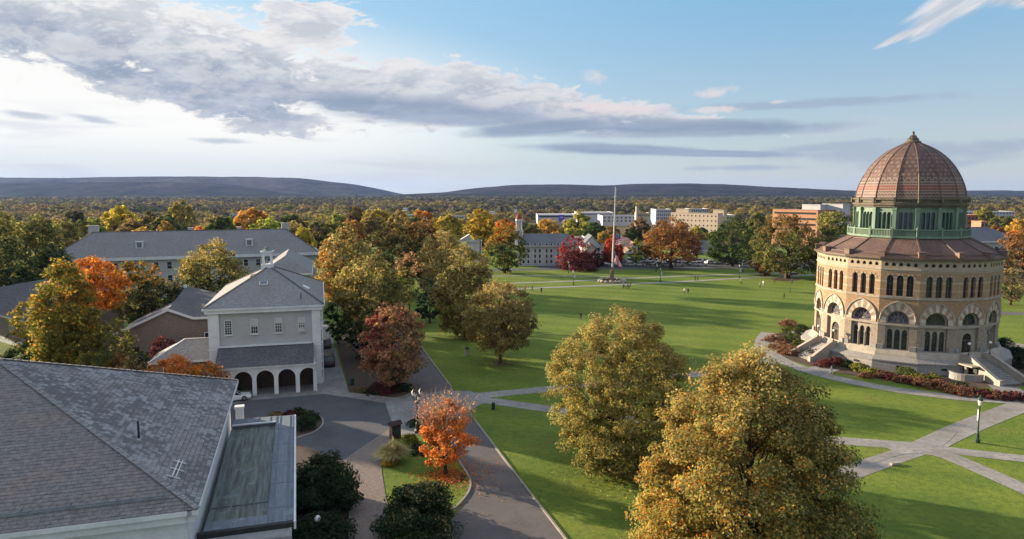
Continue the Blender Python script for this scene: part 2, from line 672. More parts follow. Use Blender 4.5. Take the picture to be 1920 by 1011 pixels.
def lawn_mat():
    m, nt, bs = newmat('lawn_grass')
    co = coords(nt)
    x, y, z = split(nt, co)
    big = noise(nt, co, 0.035, 5, 0.6)
    mid = noise(nt, co, 0.35, 5, 0.62)
    fine = noise(nt, co, 7.0, 4, 0.7)
    # mowing stripes run across the green
    stripe = ((x * 0.42 + y * 0.91) * 0.9 + mid * 0.8).sin()
    stripe2 = ((x * 0.93 - y * 0.36) * 0.55 + mid * 0.6).sin()
    g = mixc(nt, (big * 0.6 + mid * 0.4).ss(0.36, 0.64), (0.105, 0.160, 0.027), (0.170, 0.215, 0.034))
    g = mixc(nt, (stripe * 0.5 + 0.5) * 0.45, g, (0.225, 0.265, 0.042))
    g = mixc(nt, (stripe2 * 0.5 + 0.5) * 0.22, g, (0.075, 0.130, 0.022))
    tuft = noise(nt, co, 1.3, 4, 0.75)
    g = mixc(nt, tuft.ss(0.42, 0.62) * 0.45, g, (0.062, 0.105, 0.022))
    g = mixc(nt, fine.ss(0.45, 0.8) * 0.5, g, (0.046, 0.076, 0.016))
    # worn and leaf-strewn ground
    dry = (noise(nt, co, 0.11, 5, 0.7)).ss(0.56, 0.74)
    g = mixc(nt, dry * 0.75, g, (0.16, 0.13, 0.045))
    lit = noise(nt, co, 3.1, 3, 0.8).ss(0.62, 0.70)
    g = mixc(nt, lit * mid.ss(0.46, 0.62) * 0.7, g, (0.22, 0.12, 0.04))
    # beyond the campus the flats are brown-green scrub
    far = y.ss(330, 480)
    sc = mixc(nt, noise(nt, co, 0.02, 6, 0.7).ss(0.35, 0.65), (0.075, 0.075, 0.03), (0.14, 0.105, 0.055))
    g = mixc(nt, far, g, sc)
    link(nt, g, bs.inputs['Base Color'])
    bs.inputs['Roughness'].default_value = 0.95
    bs.inputs['Specular IOR Level'].default_value = 0.1
    bump(nt, bs, fine * 0.8 + tuft * 1.2 + noise(nt, co, 24.0, 2, 0.6) * 0.5, 0.9, 0.06)
    return m


M['lawn'] = lawn_mat()
xs = np.concatenate([np.linspace(-9000, -900, 12), np.linspace(-800, 800, 65), np.linspace(900, 9000, 12)])
ys = np.concatenate([np.linspace(-60, 280, 14), np.linspace(295, 700, 30), np.linspace(760, 3000, 14), np.linspace(3600, 14000, 10)])
grid_mesh('ground', xs, ys, land_z, M['lawn'], 'structure')

# hills across the river: escarpment at left, long low ridge at right
M['hill'] = None


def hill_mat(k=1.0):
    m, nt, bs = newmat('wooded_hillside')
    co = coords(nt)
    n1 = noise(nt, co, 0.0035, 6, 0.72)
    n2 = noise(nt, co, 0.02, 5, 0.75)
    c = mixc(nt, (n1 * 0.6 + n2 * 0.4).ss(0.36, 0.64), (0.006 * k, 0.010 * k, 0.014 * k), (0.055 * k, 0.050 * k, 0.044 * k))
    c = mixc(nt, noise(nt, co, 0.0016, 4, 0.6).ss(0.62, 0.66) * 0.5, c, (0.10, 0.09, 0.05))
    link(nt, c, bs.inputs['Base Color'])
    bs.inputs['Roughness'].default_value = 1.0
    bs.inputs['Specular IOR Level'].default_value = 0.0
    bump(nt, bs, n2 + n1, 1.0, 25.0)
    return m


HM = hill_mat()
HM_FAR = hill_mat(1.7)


def ridge(name, prof, Y0, depth, seed):
    """prof: photo columns and rows of the skyline, stood at depth Y0; the slope runs forward by depth"""
    rng = np.random.default_rng(seed)
    px = np.array([p[0] for p in prof], float); py = np.array([p[1] for p in prof], float)
    n = 260
    cols = np.linspace(px[0], px[-1], n)
    rows = np.interp(cols, px, py)
    k = np.array([.1, .2, .4, .2, .1]); rows = np.convolve(np.pad(rows, 2, mode='edge'), k, 'valid')
    rows = rows + np.convolve(rng.normal(0, 0.5, n + 4), np.ones(5) / 5, 'valid')
    m = 26
    T = np.linspace(0, 1.5, m)
    V = np.zeros((m, n, 3))
    sp = np.convolve(rng.normal(0, 1, n + 30), np.hanning(31) / 15.5, 'valid')      # spurs and gullies
    for j, c in enumerate(cols):
        top = at(c, rows[j], Y0)
        for i, t in enumerate(T):
            if t <= 1:
                s = t * t * (3 - 2 * t)
                yy = Y0 - depth * (1 - t) * (1 + 0.25 * sp[j])
                z = -16 + (top.z + 16) * (s ** 0.85)
            else:
                yy = Y0 + depth * (t - 1) * 2
                z = -16 + (top.z + 16) * (1 - 0.9 * (t - 1) ** 2 * 2)
            V[i, j] = (top.x * yy / Y0 if t <= 1 else top.x, yy, z)
    i = np.arange(m * n).reshape(m, n)
    q = np.stack([i[:-1, :-1], i[:-1, 1:], i[1:, 1:], i[1:, :-1]], -1).reshape(-1, 4)
    me = bpy.data.meshes.new(name)
    me.from_pydata(V.reshape(-1, 3).tolist(), [], q.tolist())
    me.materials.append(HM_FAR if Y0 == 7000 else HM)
    me.polygons.foreach_set('use_smooth', [True] * len(q))
    o = link_mesh(name, me)
    o['kind'] = 'structure'
    return o


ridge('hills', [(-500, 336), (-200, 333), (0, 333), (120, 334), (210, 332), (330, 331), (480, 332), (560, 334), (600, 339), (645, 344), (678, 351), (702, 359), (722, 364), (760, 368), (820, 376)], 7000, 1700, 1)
ridge('hills', [(-500, 345), (0, 343), (150, 342), (280, 341), (400, 344), (450, 352), (520, 361), (600, 367), (700, 372), (760, 378)], 5600, 1200, 2)
ridge('hills', [(640, 376), (720, 366), (780, 363), (830, 361), (900, 352), (960, 347), (1060, 346), (1130, 348), (1190, 345), (1290, 344), (1340, 345), (1440, 350), (1560, 356), (1660, 360), (1760, 363), (1900, 366), (2300, 372)], 6600, 1700, 3)
ridge('hills', [(600, 374), (760, 365), (900, 364), (1100, 366), (1300, 364), (1500, 366), (1700, 367), (2000, 368), (2400, 370)], 4600, 900, 4)
ridge('hills', [(1500, 372), (1700, 360), (1800, 358), (1880, 357), (1960, 359), (2100, 362), (2400, 362)], 8600, 1500, 5)


# ------------------------------------------------------------------ paving
def chaikin(pts, it=2, closed=True):
    for _ in range(it):
        q = []
        n = len(pts)
        rng = range(n) if closed else range(n - 1)
        if not closed: q.append(pts[0])
        for i in rng:
            a, b = pts[i], pts[(i + 1) % n]
            q += [a * 0.75 + b * 0.25, a * 0.25 + b * 0.75]
        if not closed: q.append(pts[-1])
        pts = q
    return pts


def patch(name, px, mat, z, smooth=0, kind='structure'):
    pts = [G(*p) for p in px]
    if smooth: pts = chaikin(pts, smooth)
    b = MB()
    for t in tessellate_polygon([[Vector((p.x, p.y, 0)) for p in pts]]):
        a, bb, c = (pts[i] for i in t)
        if (bb - a).cross(c - a).z < 0: a, c = c, a
        b.face([(p.x, p.y, z) for p in (a, bb, c)])
    return b.build(name, mat, kind=kind)


def strip_poly(pts, w):
    L, R = [], []
    for i, p in enumerate(pts):
        d = (pts[min(i + 1, len(pts) - 1)] - pts[max(i - 1, 0)])
        d.z = 0
        d.normalize()
        nrm = Vector((-d.y, d.x, 0))
        ww = w[i] if hasattr(w, '__len__') else w
        L.append(p + nrm * ww / 2); R.append(p - nrm * ww / 2)
    return L, R


def strip(name, px, w, mat, z, kind='structure', smooth=2, world=False):
    pts = [Vector(p) if world else G(*p) for p in px]
    if smooth: pts = chaikin(pts, smooth, False)
    L, R = strip_poly(pts, w)
    b = MB()
    for i in range(len(pts) - 1):
        b.face([(p.x, p.y, z) for p in (R[i], R[i + 1], L[i + 1], L[i])])
    return b.build(name, mat, kind=kind)


def kerb(px, mat, w=0.18, h=0.13, smooth=2, world=False, name='kerb'):
    pts = [Vector(p) if world else G(*p) for p in px]
    if smooth: pts = chaikin(pts, smooth, False)
    L, R = strip_poly(pts, w)
    b = MB()
    for i in range(len(pts) - 1):
        l0, l1, r0, r1 = L[i], L[i + 1], R[i], R[i + 1]
        up = Vector((0, 0, h))
        b.face([r0 + up, r1 + up, l1 + up, l0 + up])
        b.face([r0, r1, r1 + up, r0 + up]); b.face([l1, l0, l0 + up, l1 + up])
    b.face([L[0], R[0], R[0] + Vector((0, 0, h)), L[0] + Vector((0, 0, h))])
    b.face([R[-1], L[-1], L[-1] + Vector((0, 0, h)), R[-1] + Vector((0, 0, h))])
    return b.build(name, mat, kind='structure')


def asphalt(name, c, c2):
    m, nt, bs = newmat(name)
    co = coords(nt)
    a = noise(nt, co, 0.25, 6, 0.65); f = noise(nt, co, 30.0, 3, 0.7); md = noise(nt, co, 1.6, 5, 0.6)
    col = mixc(nt, (a * 0.7 + md * 0.3).ss(0.35, 0.65), c, c2)
    col = mixc(nt, noise(nt, co, 0.09, 4, 0.75).ss(0.5, 0.66) * 0.5, col, tuple(x * 0.62 for x in c))
    col = mixc(nt, f.ss(0.4, 0.75) * 0.3, col, tuple(x * 1.9 for x in c))
    w = nt.nodes.new('ShaderNodeTexVoronoi')
    w.feature = 'DISTANCE_TO_EDGE'
    w.inputs['Scale'].default_value = 0.22
    vm = nt.nodes.new('ShaderNodeVectorMath'); vm.operation = 'MULTIPLY_ADD'
    nn = nt.nodes.new('ShaderNodeTexNoise'); nn.inputs['Scale'].default_value = 0.9
    nt.links.new(co, nn.inputs['Vector']); nt.links.new(nn.outputs['Color'], vm.inputs[0]); vm.inputs[1].default_value = (1.5, 1.5, 0)
    nt.links.new(co, vm.inputs[2]); nt.links.new(vm.outputs[0], w.inputs['Vector'])
    crack = NX(nt, w.outputs['Distance']).lt(0.012)
    col = mixc(nt, crack * 0.14, col, (0.03, 0.03, 0.03))
    link(nt, col, bs.inputs['Base Color'])
    bs.inputs['Roughness'].default_value = 0.8
    bump(nt, bs, f, 0.3, 0.01)
    return m


M['asphalt'] = asphalt('court_asphalt', (0.066, 0.068, 0.076), (0.092, 0.092, 0.098))
M['road'] = asphalt('drive_asphalt', (0.095, 0.086, 0.085), (0.130, 0.115, 0.108))
M['concrete'] = courses('concrete_slabs', (0.27, 0.26, 0.245), (0.22, 0.215, 0.205), (0.12, 0.115, 0.11), 1.6, 1.6, 0.018, (0.15, 0.14, 0.13), 0.22, 0.9, 0.15, offset=0.0)
M['path'] = courses('pale_path', (0.30, 0.285, 0.26), (0.25, 0.24, 0.22), (0.15, 0.14, 0.13), 1.8, 1.8, 0.016, (0.18, 0.16, 0.14), 0.2, 0.9, 0.15, offset=0.0)
M['paver'] = courses('rosy_pavers', (0.25, 0.195, 0.165), (0.205, 0.165, 0.145), (0.10, 0.085, 0.075), 0.22, 0.11, 0.008, (0.17, 0.145, 0.13), 0.35, 0.9, 0.2)
M['kerb'] = plain('kerb_stone', (0.34, 0.31, 0.26), (0.22, 0.20, 0.17), 1.2, 0.9, bmp=0.3)
M['mulch'] = plain('bark_mulch', (0.085, 0.045, 0.03), (0.045, 0.026, 0.018), 4.0, 0.95, bmp=0.9, bsc=14)
M['soil'] = plain('leafy_soil', (0.060, 0.046, 0.036), (0.095, 0.065, 0.042), 1.3, 0.95, bmp=0.8, bsc=8)

# court and pavements before the arcaded hall
patch('pavement', [(400, 742), (600, 712), (640, 700), (655, 738), (760, 749), (790, 752), (896, 736), (905, 756), (880, 772), (800, 790), (770, 790), (793, 816), (740, 816),
                   (716, 850), (715, 878), (724, 935), (755, 1040), (655, 1040), (652, 868), (560, 905), (440, 905), (400, 800)], M['concrete'], 0.030)
patch('pavement', [(648, 862), (738, 800), (741, 815), (716, 850), (715, 878), (722, 930), (752, 1035), (657, 1035), (655, 870)], M['paver'], 0.036)
patch('parking_court', [(425, 762), (461, 752), (608, 739), (722, 756), (738, 799), (648, 861), (560, 900), (470, 900), (420, 820)], M['asphalt'], 0.034)
patch('road', [(800, 1040), (871, 940), (884, 912), (880, 895), (868, 878), (852, 850), (835, 810), (822, 785), (800, 765), (770, 722), (754, 688), (742, 640), (728, 590),
               (745, 588), (770, 625), (790, 652), (822, 696), (858, 742), (908, 812), (960, 880), (1010, 945), (1085, 1045)], M['road'], 0.026)
patch('crosswalk', [(745, 752), (768, 742), (835, 733), (882, 734), (897, 739), (906, 757), (884, 765), (830, 768), (785, 772)], M['concrete'], 0.0345)
kerb([(1090, 1050), (1058, 1008), (1010, 946), (962, 884), (909, 813), (882, 778)], M['kerb'])
kerb([(846, 726), (824, 697), (797, 660), (775, 630), (750, 592)], M['kerb'])
kerb([(756, 1052), (793, 1007), (830, 972), (871, 938), (885, 910), (876, 888), (864, 872), (853, 850), (838, 815)], M['kerb'], smooth=2)
kerb([(655, 738), (690, 742), (745, 750), (772, 738)], M['kerb'])
kerb([(556, 770), (590, 776), (606, 786), (606, 798), (590, 812), (556, 822)], M['kerb'], smooth=2)
patch('planting_bed', [(535, 772), (580, 775), (602, 784), (605, 797), (592, 810), (555, 822), (520, 822)], M['soil'], 0.040, 1)
patch('planting_bed', [(630, 640), (655, 737), (745, 749), (771, 736), (752, 690), (735, 600), (690, 570)], M['soil'], 0.022)
patch('planting_bed', [(768, 788), (790, 783), (815, 800), (806, 816), (788, 816)], M['soil'], 0.040)
patch('planting_bed', [(548, 830), (652, 868), (657, 1060), (540, 1060)], M['soil'], 0.042)
patch('planting_bed', [(150, 640), (440, 640), (455, 748), (300, 760), (120, 700)], M['soil'], 0.020)
patch('path', [(600, 724), (652, 728), (640, 690), (625, 640), (610, 600), (598, 600)], M['concrete'], 0.033)
patch('mulch_ring', [(812, 893), (836, 880), (865, 884), (876, 896), (858, 908), (826, 906)], M['mulch'], 0.030, 2)
patch('mulch_ring', [(1138, 882), (1160, 868), (1195, 868), (1215, 880), (1195, 894), (1155, 894)], M['mulch'], 0.012, 2)
patch('mulch_ring', [(920, 682), (938, 678), (956, 682), (940, 687)], M['mulch'], 0.012, 2)
patch('mulch_ring', [(1435, 524), (1475, 519), (1510, 524), (1475, 528)], M['mulch'], 0.012, 2)

# paths over the green
NOTT = Vector((65.0, 114.0, 0.0))
strip('path', [(880, 744), (940, 738), (1040, 728), (1160, 718), (1280, 705), (1380, 692), (1430, 684)], 2.5, M['path'], 0.008)
strip('path', [(890, 748), (960, 757), (1048, 770), (1180, 786), (1330, 803), (1470, 817), (1565, 826), (1735, 838)], 2.4, M['path'], 0.012)
strip('path', [(1735, 838), (1680, 856), (1585, 889), (1500, 925), (1380, 985), (1200, 1085)], 2.5, M['path'], 0.016)
strip('path', [(1735, 838), (1800, 806), (1890, 770), (1960, 745)], 2.9, M['path'], 0.020)
strip('path', [(1735, 838), (1790, 846), (1860, 854), (1990, 868)], 2.1, M['path'], 0.024)
strip('path', [(1735, 838), (1800, 864), (1860, 890), (1990, 948)], 2.3, M['path'], 0.028)
patch('path', [(1640, 834), (1690, 832), (1745, 826), (1775, 815), (1800, 806), (1775, 832), (1760, 840), (1800, 845), (1860, 852), (1800, 852), (1770, 850), (1800, 862),
               (1840, 882), (1775, 862), (1740, 852), (1700, 850), (1650, 864), (1625, 876), (1668, 852), (1672, 843)], M['path'], 0.032, 1)
# ring walk round the rotunda
RINGC = Vector((66.7, 110.2, 0.0))
rp = [RINGC + Vector((math.cos(a), math.sin(a), 0)) * 23.8 for a in np.linspace(0, 2 * math.pi, 97)]
strip('path', rp, 2.7, M['path'], 0.040, smooth=0, world=True)
bp = [NOTT + Vector((math.cos(a), math.sin(a), 0)) * 18.3 for a in np.linspace(0, 2 * math.pi, 97)]
strip('planting_bed', bp, 6.0, M['soil'], 0.014, smooth=0, world=True)
strip('path', [(1880, 724), (1915, 752)], 3.6, M['concrete'], 0.046, smooth=0)
strip('path', [(1555, 690), (1515, 700)], 3.6, M['concrete'], 0.046, smooth=0)
# far walks
strip('path', [(930, 546), (985, 541), (1060, 538), (1140, 535), (1200, 532), (1300, 527), (1400, 521), (1510, 516), (1620, 512)], 2.3, M['path'], 0.010)
strip('path', [(900, 533), (1000, 530), (1100, 526), (1180, 522), (1300, 517), (1400, 514), (1500, 511)], 2.2, M['path'], 0.014)
strip('path', [(900, 518), (1000, 517), (1120, 518), (1180, 522)], 1.8, M['path'], 0.018)
strip('path', [(1440, 684), (1432, 660), (1428, 640), (1440, 624)], 2.6, M['path'], 0.036)
strip('road', [(900, 507), (1060, 504), (1200, 503.5), (1400, 502), (1540, 501)], 6, M['asphalt'], 0.022)
strip('path', [(1835, 652), (1900, 650), (2000, 648)], 2.6, M['path'], 0.022)
strip('road', [(1860, 588), (1920, 588), (2000, 588)], 4, M['road'], 0.026, smooth=0)
patch('parking_lot', [(1010, 503), (1540, 499), (1520, 485), (1010, 487)], M['asphalt'], 0.018)

# ------------------------------------------------------------------ the sixteen-sided rotunda
def bands(nt, col, uv):
    u, v, w = split(nt, uv)
    up = v.gt(6.75)
    col = mixc(nt, up * 0.9, col, mixc(nt, noise(nt, uv, 2.2, 4).ss(0.35, 0.65), (0.29, 0.18, 0.095), (0.37, 0.245, 0.14)))
    def band(a, b):
        return v.gt(a) * v.lt(b)
    lt = band(6.55, 6.95).mx(band(10.7, 11.05)).mx(band(13.15, 13.45)).mx(band(14.75, 15.05)).mx(band(15.15, 16.6)).mx(band(12.0, 12.2))
    col = mixc(nt, lt * 0.85, col, mixc(nt, noise(nt, uv, 1.6, 5).ss(0.3, 0.7), (0.44, 0.36, 0.255), (0.36, 0.30, 0.225)))
    drip = noise(nt, combine(nt, u * 1.7, v * 0.10), 2.2, 5, 0.65).ss(0.54, 0.76)
    col = mixc(nt, drip * 0.45, col, (0.13, 0.11, 0.095))
    j = (v * (1 / 0.42)).fract().lt(0.05)
    return mixc(nt, j * 0.35, col, (0.18, 0.14, 0.11))


M['masonry'] = courses('banded_masonry', (0.345, 0.285, 0.215), (0.28, 0.225, 0.17), (0.22, 0.18, 0.14), 0.85, 0.42, 0.012, (0.27, 0.23, 0.19), 0.35, 0.9, 0.35, extra=bands)
M['pale_stone'] = plain('pale_stone', (0.41, 0.36, 0.285), (0.29, 0.25, 0.205), 0.9, 0.85, bmp=0.25)
M['voussoir'] = vcol('arch_stone', 0.85, 1.5, 0.35, 0.2)
M['granite'] = courses('blue_grey_granite', (0.30, 0.285, 0.26), (0.25, 0.238, 0.22), (0.17, 0.16, 0.15), 1.6, 0.62, 0.012, (0.27, 0.24, 0.21), 0.4, 0.85, 0.2)
M['tread'] = plain('stair_stone', (0.30, 0.285, 0.265), (0.20, 0.19, 0.18), 1.4, 0.9, bmp=0.2)
M['patina'] = plain('green_copper', (0.105, 0.185, 0.135), (0.20, 0.26, 0.185), 0.6, 0.6, bmp=0.1, streak=True)
M['patina_dark'] = plain('dark_patina', (0.085, 0.17, 0.13), (0.15, 0.23, 0.17), 0.9, 0.6, streak=True)
M['bronze'] = plain('brown_copper', (0.10, 0.072, 0.050), (0.16, 0.15, 0.11), 0.9, 0.55, streak=True)
M['rib'] = plain('copper_rib', (0.17, 0.10, 0.06), (0.10, 0.075, 0.06), 1.2, 0.5)
M['red_slate'] = courses('red_brown_slate', (0.155, 0.088, 0.072), (0.105, 0.066, 0.060), (0.05, 0.035, 0.03), 0.34, 0.2, 0.010, (0.17, 0.115, 0.085), 0.35, 0.75, 0.3)
M['stained'] = glass_mat('stained_glass', (0.05, 0.045, 0.075), 0.2)


def dome_mat():
    m, nt, bs = newmat('patterned_dome_slate')
    co = coords(nt)
    x, y, z = split(nt, co)
    x, y = x - NOTT.x, y - NOTT.y
    ang = x._m('ARCTAN2', y, x) * (16 / (2 * math.pi)) - math.radians(PHI0) * 16 / (2 * math.pi) + 0.5
    u = ang.fract() - 0.5                                     # across one gore
    uc = u * ((z - 34.6).ab() * 0.28 + 0.8).mn(3.1)             # metres across
    brown = mixc(nt, noise(nt, co, 1.4, 5).ss(0.3, 0.7), (0.095, 0.056, 0.048), (0.145, 0.09, 0.072))
    red = mixc(nt, noise(nt, co, 2.5, 5).ss(0.3, 0.7), (0.235, 0.085, 0.062), (0.17, 0.07, 0.055))
    pale = (0.36, 0.30, 0.24)
    c = brown
    c = mixc(nt, z.gt(26.85) * z.lt(27.75), c, red)
    zig = ((u * 6.0).fract() - 0.5).ab() * 0.5
    zz = (z - 26.35 - zig).ab().lt(0.075)
    c = mixc(nt, zz * 0.8, c, pale)
    zz2 = (z - 26.0).ab().lt(0.06).mx((z - 26.85).ab().lt(0.05)).mx((z - 27.78).ab().lt(0.05)).mx((z - 28.2).ab().lt(0.06))
    c = mixc(nt, zz2 * 0.75, c, pale)
    sc = (z - 28.42 - (((u * 3.0 + 0.5).fract() - 0.5).ab() * -0.9 + 0.45)).ab().lt(0.07)
    c = mixc(nt, sc * 0.7, c, pale)
    # rows of pale and red slates set as flowers
    row = (z * 1.55).floor()
    sh = (row * 0.5).fract()
    cu, cv = (uc * 1.55 + sh).fract() - 0.5, (z * 1.55).fract() - 0.5
    d = (cu * cu + cv * cv).pw(0.5)
    zone = z.gt(28.9) * z.lt(32.6)
    dots = (d.lt(0.26)) * (d.gt(0.13)) * zone
    c = mixc(nt, dots * noise(nt, co, 1.1, 3).ss(0.35, 0.6) * 0.62, c, pale)
    c = mixc(nt, d.lt(0.13) * zone * 0.8, c, red)
    dots2 = (((uc * 2.6).fract() - 0.5).ab().lt(0.17)) * ((z * 1.3).fract() - 0.5).ab().lt(0.12) * z.gt(27.0) * z.lt(29.0)
    c = mixc(nt, dots2 * 0.6, c, pale)
    jt = ((z * 5.0).fract().lt(0.12)).mx((ang * 14.0 + (z * 5.0).floor() * 0.5).fract().lt(0.07))
    c = mixc(nt, jt * 0.45, c, (0.04, 0.03, 0.028))
    link(nt, c, bs.inputs['Base Color'])
    bs.inputs['Roughness'].default_value = 0.62
    bump(nt, bs, noise(nt, co, 6.0, 4) + jt * -1.0, 0.35, 0.02)
    return m


PHI0 = 238.0
M['dome'] = dome_mat()


def lancet(cx, z0, z1, w, n=7, pointed=1.0):
    """outline of a window with an arched head"""
    h = w / 2
    pts = [(cx - h, z0), (cx + h, z0)]
    rise = h * pointed
    for i in range(n + 1):
        a = math.pi * i / n
        pts.append((cx + h * math.cos(a), z1 - rise + rise * math.sin(a)))
    return pts


def trefoil(cx, cz, r, n=18):
    return [(cx + r * (0.72 + 0.28 * abs(math.sin(1.5 * (a - math.pi / 2) + math.pi / 2)) ** 0.8) * math.cos(a), cz + r * (0.72 + 0.28 * abs(math.sin(1.5 * (a - math.pi / 2) + math.pi / 2)) ** 0.8) * math.sin(a))
            for a in (2 * math.pi * i / n for i in range(n))]


nott = thing('domed_rotunda', 'sixteen-sided stone rotunda with red patterned dome on green copper drum', 'building', NOTT)


def fr(k, R, rr=0.0):
    """facet k of the sixteen at circumradius R: base point, tangent, outward normal, half-width"""
    a = math.radians(PHI0 + 22.5 * k)
    n = Vector((math.cos(a), math.sin(a), 0))
    t = Vector((-math.sin(a), math.cos(a), 0))
    ap = R * math.cos(math.pi / 16)
    return NOTT + n * ap, t, n, R * math.sin(math.pi / 16)


UP = Vector((0, 0, 1))
RW = 13.35
VIS = range(-5, 6)                       # facets that can be seen with their windows
wall, infill, arch, hood = MB(), MB(), MB(), MB()
SP_Z, AR = 7.35, 1.55
def outer_arch(th):
    """pointed outer curve of the arch band, th 0..pi from right to left"""
    c = 0.68
    R = 2.3 + c
    s = 1 if th <= math.pi / 2 else -1
    a0 = th if th <= math.pi / 2 else math.pi - th
    amax = math.acos(c / R)
    a = a0 / (math.pi / 2) * amax
    return s * (-c + R * math.cos(a)), SP_Z + R * math.sin(a)


glass_up, glass_lo, lunettes = [], [], []
for k in range(-8, 8):
    o, t, n, hw = fr(k, RW)
    holes = []
    if k in VIS:
        bottom = 2.0 if abs(k) == 2 else 2.75
        big = [(-AR, bottom), (AR, bottom)] + [(AR * math.cos(a), SP_Z + AR * math.sin(a)) for a in np.linspace(0, math.pi, 15)]
        ups = [lancet(c, 11.1, 14.25, 0.86, 7, 1.2) for c in (-1.32, 0, 1.32)]
        tre = [trefoil(c, 15.85, 0.30) for c in (-1.9, -0.95, 0, 0.95, 1.9)]
        holes = [big] + ups
        outer = [(-hw, 1.7), (hw, 1.7), (hw, 16.8), (-hw, 16.8)]
        if bottom <= 2.0:
            pass
        wall.panel(o, t, UP, outer, holes + tre, 0.55)
        # blind back of the frieze openings
        for q in tre: wall.poly(o, t, UP, q, -0.25, mi=1)
        # infill of the great arch
        oi = o - n * 0.42
        d_holes = [lancet(0, 2.05, 5.7, 1.7, 11, 1.0)] if abs(k) == 2 else [lancet(c, 2.95, 6.0, 0.72, 7, 1.5) for c in (-0.98, 0, 0.98)]
        lun = [(-AR + .22, 6.95), (AR - .22, 6.95)] + [((AR - .22) * math.cos(a), SP_Z + (AR - .22) * math.sin(a)) for a in np.linspace(0, math.pi, 13)]
        infill.panel(oi, t, UP, [(-AR, bottom - .05), (AR, bottom - .05), (AR, SP_Z), *[(AR * math.cos(a), SP_Z + AR * math.sin(a)) for a in np.linspace(0.1, math.pi - 0.1, 13)], (-AR, SP_Z)], d_holes + [lun], 0.3)
        # moulded sill and shallow gable over the lights
        infill.solid(oi, t, UP, [(-AR, 6.4), (AR, 6.4), (AR, 6.62), (0.7, 6.70), (0, 6.9), (-0.7, 6.70), (-AR, 6.62)], 0.0, 0.16)
        if abs(k) != 2:
            for c in (-1.42, -.49, .49, 1.42):
                infill.tube([oi + t * c + UP * 2.9 + n * 0.06, oi + t * c + UP * 5.0 + n * 0.06], 0.09, 6)
                infill.box(oi + t * c + UP * 5.08 + n * 0.06, (0.26, 0.22, 0.16), ux=t)
        # voussoirs, pale and brown by turns
        N = 13
        for i in range(N):
            a0, a1 = math.pi * i / N, math.pi * (i + 1) / N
            q = []
            for j in range(3):
                a = a0 + (a1 - a0) * j / 2
                q.append((AR * math.cos(a), SP_Z + AR * math.sin(a)))
            r_ = [outer_arch(a0 + (a1 - a0) * j / 2) for j in (2, 1, 0)]
            col = (0.52, 0.45, 0.35) if i % 2 == 0 else (0.33, 0.235, 0.165)
            arch.solid(o, t, UP, list(reversed(q + r_)) if False else [*q[::-1], *r_[::-1]][::-1], 0.0, 0.07 + 0.02 * (i % 2), col)
        for s in (-1, 1):
            for zz, col in ((6.95, (0.33, 0.235, 0.165)),):
                arch.box(o + t * s * (AR + 2.3) / 2 + UP * (zz + 0.2) + n * 0.04, (2.3 - AR, 0.1, 0.40), ux=t, col=(0.47, 0.40, 0.31))
        # hood mould
        hp = [outer_arch(a) for a in np.linspace(0, math.pi, 25)]
        for p, q in zip(hp, hp[1:]):
            P = o + t * p[0] * 1.03 + UP * (p[1] + 0.06) + n * 0.1
            Q = o + t * q[0] * 1.03 + UP * (q[1] + 0.06) + n * 0.1
            hood.bar(P, Q, 0.22, 0.14)
        glass_up.append((k, ups)); glass_lo.append((k, d_holes)); lunettes.append((k, lun))
    else:
        wall.panel(o, t, UP, [(-hw, 1.7), (hw, 1.7), (hw, 16.8), (-hw, 16.8)], [], 0.1)
wall_o = wall.build('wall', [M['masonry'], M['dark_metal']], nott)
infill_o = infill.build('arch_infill', M['pale_stone'], nott)
arch.build('arch_band', M['voussoir'], nott)
hood.build('hood_mould', M['pale_stone'], nott)
# lintel blocks over the upper lights, string courses, corner shafts, frieze dentils
trim = MB()
for k in range(-8, 8):
    o, t, n, hw = fr(k, RW)
    for z, h, d in ((6.75, 0.30, 0.12), (10.85, 0.26, 0.12), (15.1, 0.18, 0.12), (16.72, 0.22, 0.30)):
        trim.box(o + UP * z + n * (d / 2), (hw * 2 + d * 0.36, d, h), ux=t)
    if k in VIS:
        for c in (-1.32, 0, 1.32):
            pts = lancet(c, 11.1, 14.25, 0.86, 7, 1.2)[2:]
            for i, (p, q) in enumerate(zip(pts, pts[1:])):
                if i % 2 == 0:
                    trim.solid(o, t, UP, [p, ((p[0] - c) * 1.75 + c, (p[1] - 13.8) * 1.6 + 13.8), ((q[0] - c) * 1.75 + c, (q[1] - 13.8) * 1.6 + 13.8), q], 0.0, 0.05)
            trim.box(o + t * c + UP * 11.0 + n * 0.06, (0.95, 0.18, 0.16), ux=t)
        for i in range(14):
            trim.box(o + t * (-hw + (i + .5) * hw / 7) + UP * 16.5 + n * 0.1, (0.18, 0.2, 0.18), ux=t)
trim.build('string_course', M['pale_stone'], nott)
